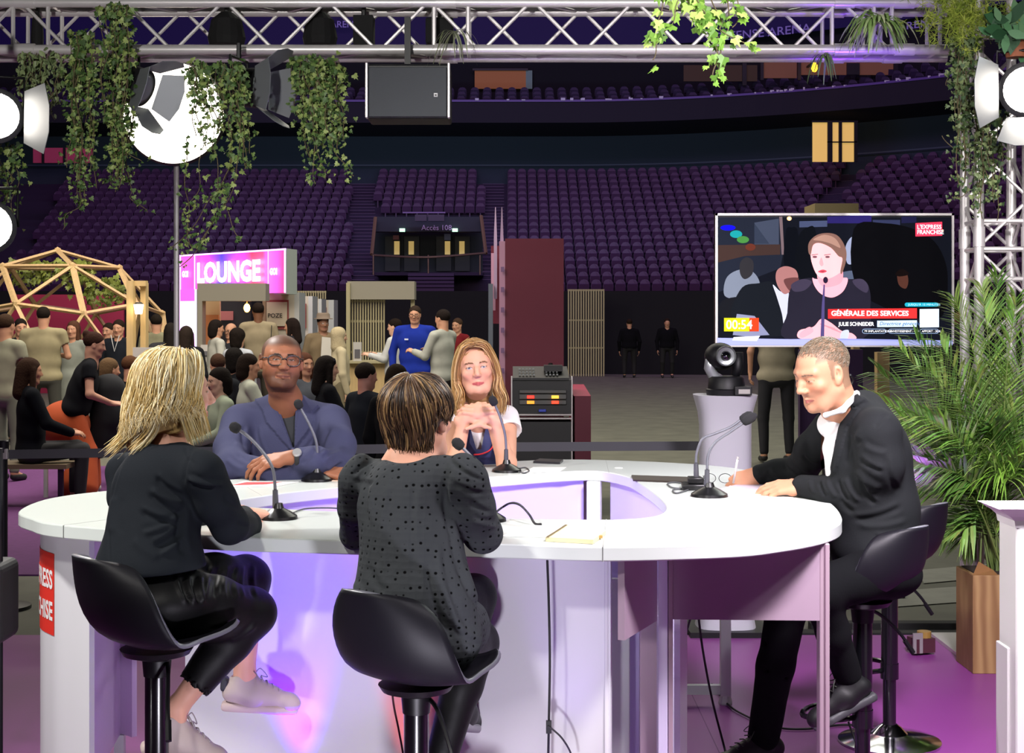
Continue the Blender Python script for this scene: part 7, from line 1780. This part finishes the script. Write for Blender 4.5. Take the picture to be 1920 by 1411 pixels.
def gl(pr, q, hc, hM, M3):
    b = MB(); lc = lambda x, y, z: hc + hM @ Vector((x, y, z))
    for s in (-1, 1): b.tube([lc(s * .033 + .025 * math.cos(a), .10, .018 * math.sin(a)) for a in [2 * PI * i / 14 for i in range(15)]], .003, 5, cap=False)
    b.tube([lc(-.008, .10, .004), lc(.008, .10, .004)], .003, 5); b.build('glasses', M_black, pr)
def logo(pr, q, hc, hM, M3):
    gl(pr, q, hc, hM, M3)
    b = MB(); b.box(q(.07, .145, 1.38), (.05, .01, .02)); b.build('logo', mat('logo_pale', 'd0d4e8', .7), pr)
def sung(pr, q, hc, hM, M3):
    b = MB(); b.tube([hc + hM @ Vector((x, .05, .095 - abs(x) * .3)) for x in (-.07, -.03, 0, .03, .07)], .010, 6); b.build('sunglasses', mat('sunglass', '1a1a20', .1, spec=1), pr)
figure(12, 590, 15.5, -20, 'person in pale grey-green T-shirt standing at the edge holding a paper', '8a8a78', '6c7264', '33241a', pose='front', sleeves='short')
figure(82, 576, 18.5, 4, 'broad person in sand T-shirt seen from behind before the crimson partition', '8c8468', '3a3a34', '1c1612', wide=1.3, pose='front', sleeves='short')
figure(39, 598, 20, -150, 'person in dark jacket standing left of the sand T-shirt', '1a1c20', hair='1a1412')
figure(137, 602, 20.5, 170, 'person in pale grey coat standing before the dome', '7c8078', '3c3c3c', '4a3024', hl='long', coat=True)
figure(293, 590, 21, 15, 'person in olive shirt seen from behind beside the lantern posts', '74725c', '2a2a2a', '1c1612', pose='front')
figure(320, 606, 20, 10, 'person in bulky dark coat, back turned, left of the glowing gate', '1c1c22', coat=True, wide=1.35, hl='long', hair='1c1816')
figure(350, 612, 19, -8, 'person in long black coat at the foot of the gate column', '17171b', hair='241c18', hl='long', coat=True)
figure(203, 606, 22, 160, 'person in plain black top in front of the crimson partition', '16181c')
figure(222, 600, 21, 175, 'person in dark suit with white lanyard left of the lantern posts', '1a1d24', extra=lany)
figure(407, 600, 21, -60, 'person in pale top with folded arms at the mouth of the greige booth', 'a4a49c', '1a1a20', '1a1412', hl='bob')
figure(432, 606, 22.5, 150, 'person in glasses and dark top in the booth opening', '2a2a2e', hl='bald', extra=gl)
figure(447, 618, 20, -25, 'person in pale blue-white shirt before the booth, back turned', 'a0a4ac', hair='18120f', hl='curly')
figure(484, 568, 20.5, 12, 'person in beige shirt with black shoulder strap, back turned', '857a64', '3a352c', '1c1410', skin='6a4632', wide=1.15, extra=strapx)
figure(546, 597, 21.5, 80, 'person in dark top in profile before the white booth with the red framed panel', '24242a', hair='1c1412', hl='long')
figure(606, 590, 21, -155, 'person in brown trench coat, hat and white scarf', '6a5c48', '4a4234', hair='2a1c16', coat=True, wide=1.15, skin='8a6450', extra=hatx)
figure(637, 614, 20, -70, 'person in beige headscarf and cream top beside the kiosk', 'a49a80', '6a624c', 'a09478', hl='scarf', skin='c09a80')
figure(739, 598, 22, 75, 'person in white top behind the kiosk counter, hand held out', 'b4b6b6', hair='1c1410', hl='short', pose='gest', skin='d0a48c')
figure(778, 574, 20, 175, 'person with glasses in vivid blue hooded jacket', '1a2c86', '14161c', '2a201a', wide=1.3, coat=False, extra=logo)
figure(829, 581, 19, 55, 'person in pale grey shirt gesturing to the blue-jacketed visitor', '9a9c94', '22181c', '1a1412', pose='gest', wide=1.1)
figure(857, 597, 25, 150, 'person in red jacket behind the gesturing visitor', '6a1c22', hl='short', hair='3a2a20')
figure(1180, 598, 41, 0, 'dark figure walking before the black curtain, left one of two', '0c0c10', '0a0a0c', wide=1.2, vox=.02)
figure(1251, 597, 41, 180, 'dark figure standing before the black curtain, right one of two', '0c0c10', '0a0a0c', wide=1.2, vox=.02)
figure(1456, 560, 17.5, 5, 'person in beige short-sleeved shirt behind the camera pedestal, head hidden by the television', '8c8674', '15161e', wide=1.35, sleeves='short', pose='down')
figure(1790, 560, 14.2, -60, 'person behind the palm with black trousers and a white shoe', '1c1c22', '101014', shoe_c='c8c4bc')
# leaning visitor in orange trousers
def coatx(pr, q, hc, hM, M3):
    S = SDF(.04); S.chain([q(-.10, .12, .98), q(-.10, .12, .72), q(-.06, .02, .45)], [.16, .17, .12]); v, f = S.mesh(.014); n = normals(v, f); v = v + n * (.008 * vnoise(v, 5, 3))[:, None]; npmesh('draped_coat', v, f, mat('coat_dark', '0e1018', .9), pr)
    b = MB(); b.ell(hc + hM @ Vector((0, -.06, .08)), (.02, .015, .012), 8); b.build('hair_clip', mat('clip_white', 'c8c0c0', .5), pr)
figure(178, 624, 14.4, -78, 'person in black top and rust orange trousers leaning forward behind the belt', '14151a', 'b04a20', '33201a', lean=24, wide=1.5, hl='bun', sleeves='short', pose='table', skin='c0907c', shoe_c='cfc8c0', flare=.13, hips=.11, extra=coatx)
# seated
figure(58, 672, 13.5, -65, 'seated person in black puffer coat, left of the orange trousers', '0e1016', hair='33231b', hl='long', seated=True, coat=True, wide=1.25, pose='table')
figure(207, 672, 15.2, -50, 'seated person in dark coat behind the leaning visitor', '14161a', hair='5a4632', hl='bob', seated=True, pose='table')
figure(246, 668, 16.4, -35, 'seated person in black top just beyond the person in the plain black jacket', '121418', hair='4a3020', seated=True, pose='table')
figure(283, 656, 16.5, -10, 'seated person in black almost wholly hidden behind the plain black jacket wearer', '101216', hair='120e0c', skin='5a3a2c', seated=True)
figure(409, 690, 13.6, 120, 'seated person in pale green sweater looking down', '8c9684', hair='15100e', hl='bob', seated=True, pose='table', lean=10, skin='c09a84')
figure(408, 664, 16, 20, 'seated person in dark top directly behind the pale green sweater', '1a1c20', hair='3a281e', seated=True)
figure(441, 656, 17, -20, 'seated person in black top behind the white sweater', '16181c', hair='100d0c', hl='curly', seated=True)
figure(468, 664, 14.6, -70, 'seated person in white sweater beside the slate blue blazer', '9ca094', hair='1c1410', hl='bob', seated=True, pose='table')
figure(572, 662, 15.5, -140, 'seated person in grey-blue top just behind the slate blue blazer', '4c5058', hair='4a2e22', hl='long', seated=True)
figure(615, 668, 14.2, -75, 'seated person in black with sunglasses on the head, in profile', '0c0d12', hair='14100f', hl='long', seated=True, wide=1.15, pose='table', extra=sung, skin='c8a088')
figure(688, 681, 13.4, -55, 'seated person in dark puffer jacket beside the kiosk counter', '11151d', hair='1c1512', seated=True, wide=1.4, coat=True, skin='a8786a')
figure(746, 684, 12.5, -30, 'seated person in black, back turned, just beyond the dotted charcoal top', '0c0d10', hair='1c140e', hl='long', seated=True, wide=1.2)
# tables and benches
bn = thing('bench', 'long dark bench under the seated visitors in black', 'bench', (-1.35, 13.6, 0))
b = MB(); b.bb(-2.3, -.7, 13.15, 13.5, .35, .39); b.build('seat_board', mat('bench_wood', '6a5c48', .6), bn)
for x in (-2.2, -.8): b = MB(); b.bb(x - .03, x + .03, 13.2, 13.45, 0, .35); b.build('leg', M_black, bn)
bn = thing('bench', 'long dark bench at the edge beside the orange trousers', 'bench', (-4.5, 14.1, 0))
b = MB(); b.bb(-5.0, -3.9, 13.3, 13.7, .35, .39); b.build('seat_board', mat('bench_wood', '6a5c48'), bn)
for x in (-4.55, -4.0): b = MB(); b.bb(x - .02, x + .02, 13.45, 13.5, 0, .35); b.build('leg', mat('bench_purple', '33203c', .7), bn)
wp_ = thing('white_post', 'slim white post standing on the purple carpet beside the orange trousers', 'post', onz(86, 932, .01)); b = MB(); p = onz(86, 932, .01); b.lathe([(.022, .01), (.022, .36)], (p.x, p.y, 0), 12); b.build('tube', M_white, wp_, auto=40)
# ------------------------------------------------------------ lights
def area(name, loc, aim, power, size, c=(1, 1, 1), spread=None, sy=None):
    l = bpy.data.lights.new(name, 'AREA'); l.energy = power; l.size = size; l.color = c
    if sy: l.shape = 'RECTANGLE'; l.size_y = sy
    if spread: l.spread = R(spread)
    o = bpy.data.objects.new(name, l); col.objects.link(o); o.location = loc
    o.rotation_euler = (Vector(aim) - Vector(loc)).to_track_quat('-Z', 'Y').to_euler(); return o
def spot(name, loc, aim, power, ang, blend=.5, rad=.05, c=(1, 1, 1)):
    l = bpy.data.lights.new(name, 'SPOT'); l.energy = power; l.spot_size = R(ang); l.spot_blend = blend; l.shadow_soft_size = rad; l.color = c
    o = bpy.data.objects.new(name, l); col.objects.link(o); o.location = loc
    o.rotation_euler = (Vector(aim) - Vector(loc)).to_track_quat('-Z', 'Y').to_euler(); return o
NEU = (1, .965, .92); COOL = (.93, 1, .98)
spot('stage_key_left', (-2.6, 4.0, 3.3), (.2, 5.6, 1.0), 350, 85, .7, .10, NEU)
spot('stage_key_front', (-1.3, .8, 3.7), (-.1, 5.8, 1.1), 310, 60, .7, .12, NEU)
spot('stage_key_right', (2.9, 3.4, 3.3), (-.4, 5.4, 1.0), 120, 85, .8, .12, COOL)
spot('stage_back', (-1.9, 7.1, 3.0), (-.6, 4.4, 1.1), 270, 85, .8, .10, NEU)
spot('stage_back_right', (2.2, 7.0, 3.0), (.6, 4.9, 1.1), 110, 85, .8, .10, COOL)
spot('added_truss_fill', (-1.2, 1.2, 2.6), (-.9, 7.6, 3.35), 700, 42, .5, .1, NEU); spot('added_truss_fill_right', (1.2, 1.2, 2.6), (1.5, 7.6, 3.35), 460, 36, .5, .1, NEU)  # unseen fill spots added from the camera side to brighten the truss
spot('tower_wash', (3.4, 3.6, 3.2), (2.6, 7.6, 2.0), 260, 32, .6, .08, NEU)
spot('violet_lamp', P(1690, 905, 6.85), P(1775, 830, 7.2), 45, 60, .8, .04, (.28, .05, 1))
spot('truss_violet', (1.75, 7.3, 2.6), (1.75, 7.65, 3.1), 12, 80, .8, .03, (.22, .05, 1))
spot('violet_wash', (-.62, 4.15, .12), (-.62, 4.75, .9), 9, 60, .9, .03, (.4, .25, 1))
spot('violet_streak', (-.665, 4.655, .12), (-.71, 4.765, .95), 120, 40, .7, .02, (.10, .002, 1))
spot('red_streak', (-.335, 4.57, .1), (-.335, 4.67, .9), 22, 30, .8, .02, (1, .06, .05))
spot('violet_streak_side', (.16, 4.36, .1), (.17, 4.53, 1.2), 12, 34, .8, .02, (.35, .15, 1))
spot('foot_light', (-.1, 2.7, .22), (-.45, 4.7, .75), 85, 56, .6, .06, (.90, .86, 1))
spot('foot_light_left', (-1.9, 3.2, .3), (-1.3, 4.9, .6), 40, 50, .6, .06, (1, .98, 1))
area('added_balcony_fill', (-4, 52, 8.2), (-4, 67, 8.8), 500, 22, (.5, .7, 1), sy=.5)  # added fill, no real fixture: lifts the wall below the balcony
area('desk_well_violet', (-.1, 5.55, .7), (-.2, 6.4, .95), 7, .5, (.36, .16, 1))
area('floor_wash', (1.5, 3.0, 3.4), (1.5, 6.4, 0), 90, .6, (1, .9, 1), spread=90)
area('hall_warm', (-3.5, 17, 6.5), (-3.5, 19, 0), 800, 8, (1, .9, .76), sy=6)
area('added_hall_back_fill', (-7, 26, 7), (-8, 33, 1), 500, 4, (1, .88, .76), sy=3)  # extra fill added to brighten the crimson partition behind the dome
area('hall_mid', (-4, 12, 6.5), (-4, 24, 1), 420, 4, (1, .9, .78), sy=3)
area('hall_right', (5, 22, 12), (4, 24, 0), 1500, 12, (1, 1, .86))
area('bowl_violet', (-3, 34, 26), (0, 62, 4), 3300, 26, (.74, .42, .95), sy=8)
area('bowl_right', (14, 40, 20), (10, 60, 4), 500, 10, (.75, .45, 1))
w = bpy.data.worlds.new('arena_dark'); bpy.context.scene.world = w; w.use_nodes = True
w.node_tree.nodes['Background'].inputs[0].default_value = (.012, .012, .02, 1); w.node_tree.nodes['Background'].inputs[1].default_value = 1
# ------------------------------------------------------------ camera
cd = bpy.data.cameras.new('camera'); cam = bpy.data.objects.new('camera', cd); col.objects.link(cam)
cam.location = (0, 0, H); cam.rotation_euler = (R(90), 0, 0)
cd.sensor_width = 36; cd.lens = F / 1920 * 36; cd.shift_y = -(705.5 - HY) / 1920; cd.clip_end = 300; cd.clip_start = .1
sc = bpy.context.scene; sc.camera = cam
sc.view_settings.view_transform = 'Standard'; sc.view_settings.look = 'None'; sc.view_settings.exposure = 0; sc.view_settings.gamma = 1; sc.view_settings.use_curve_mapping = False
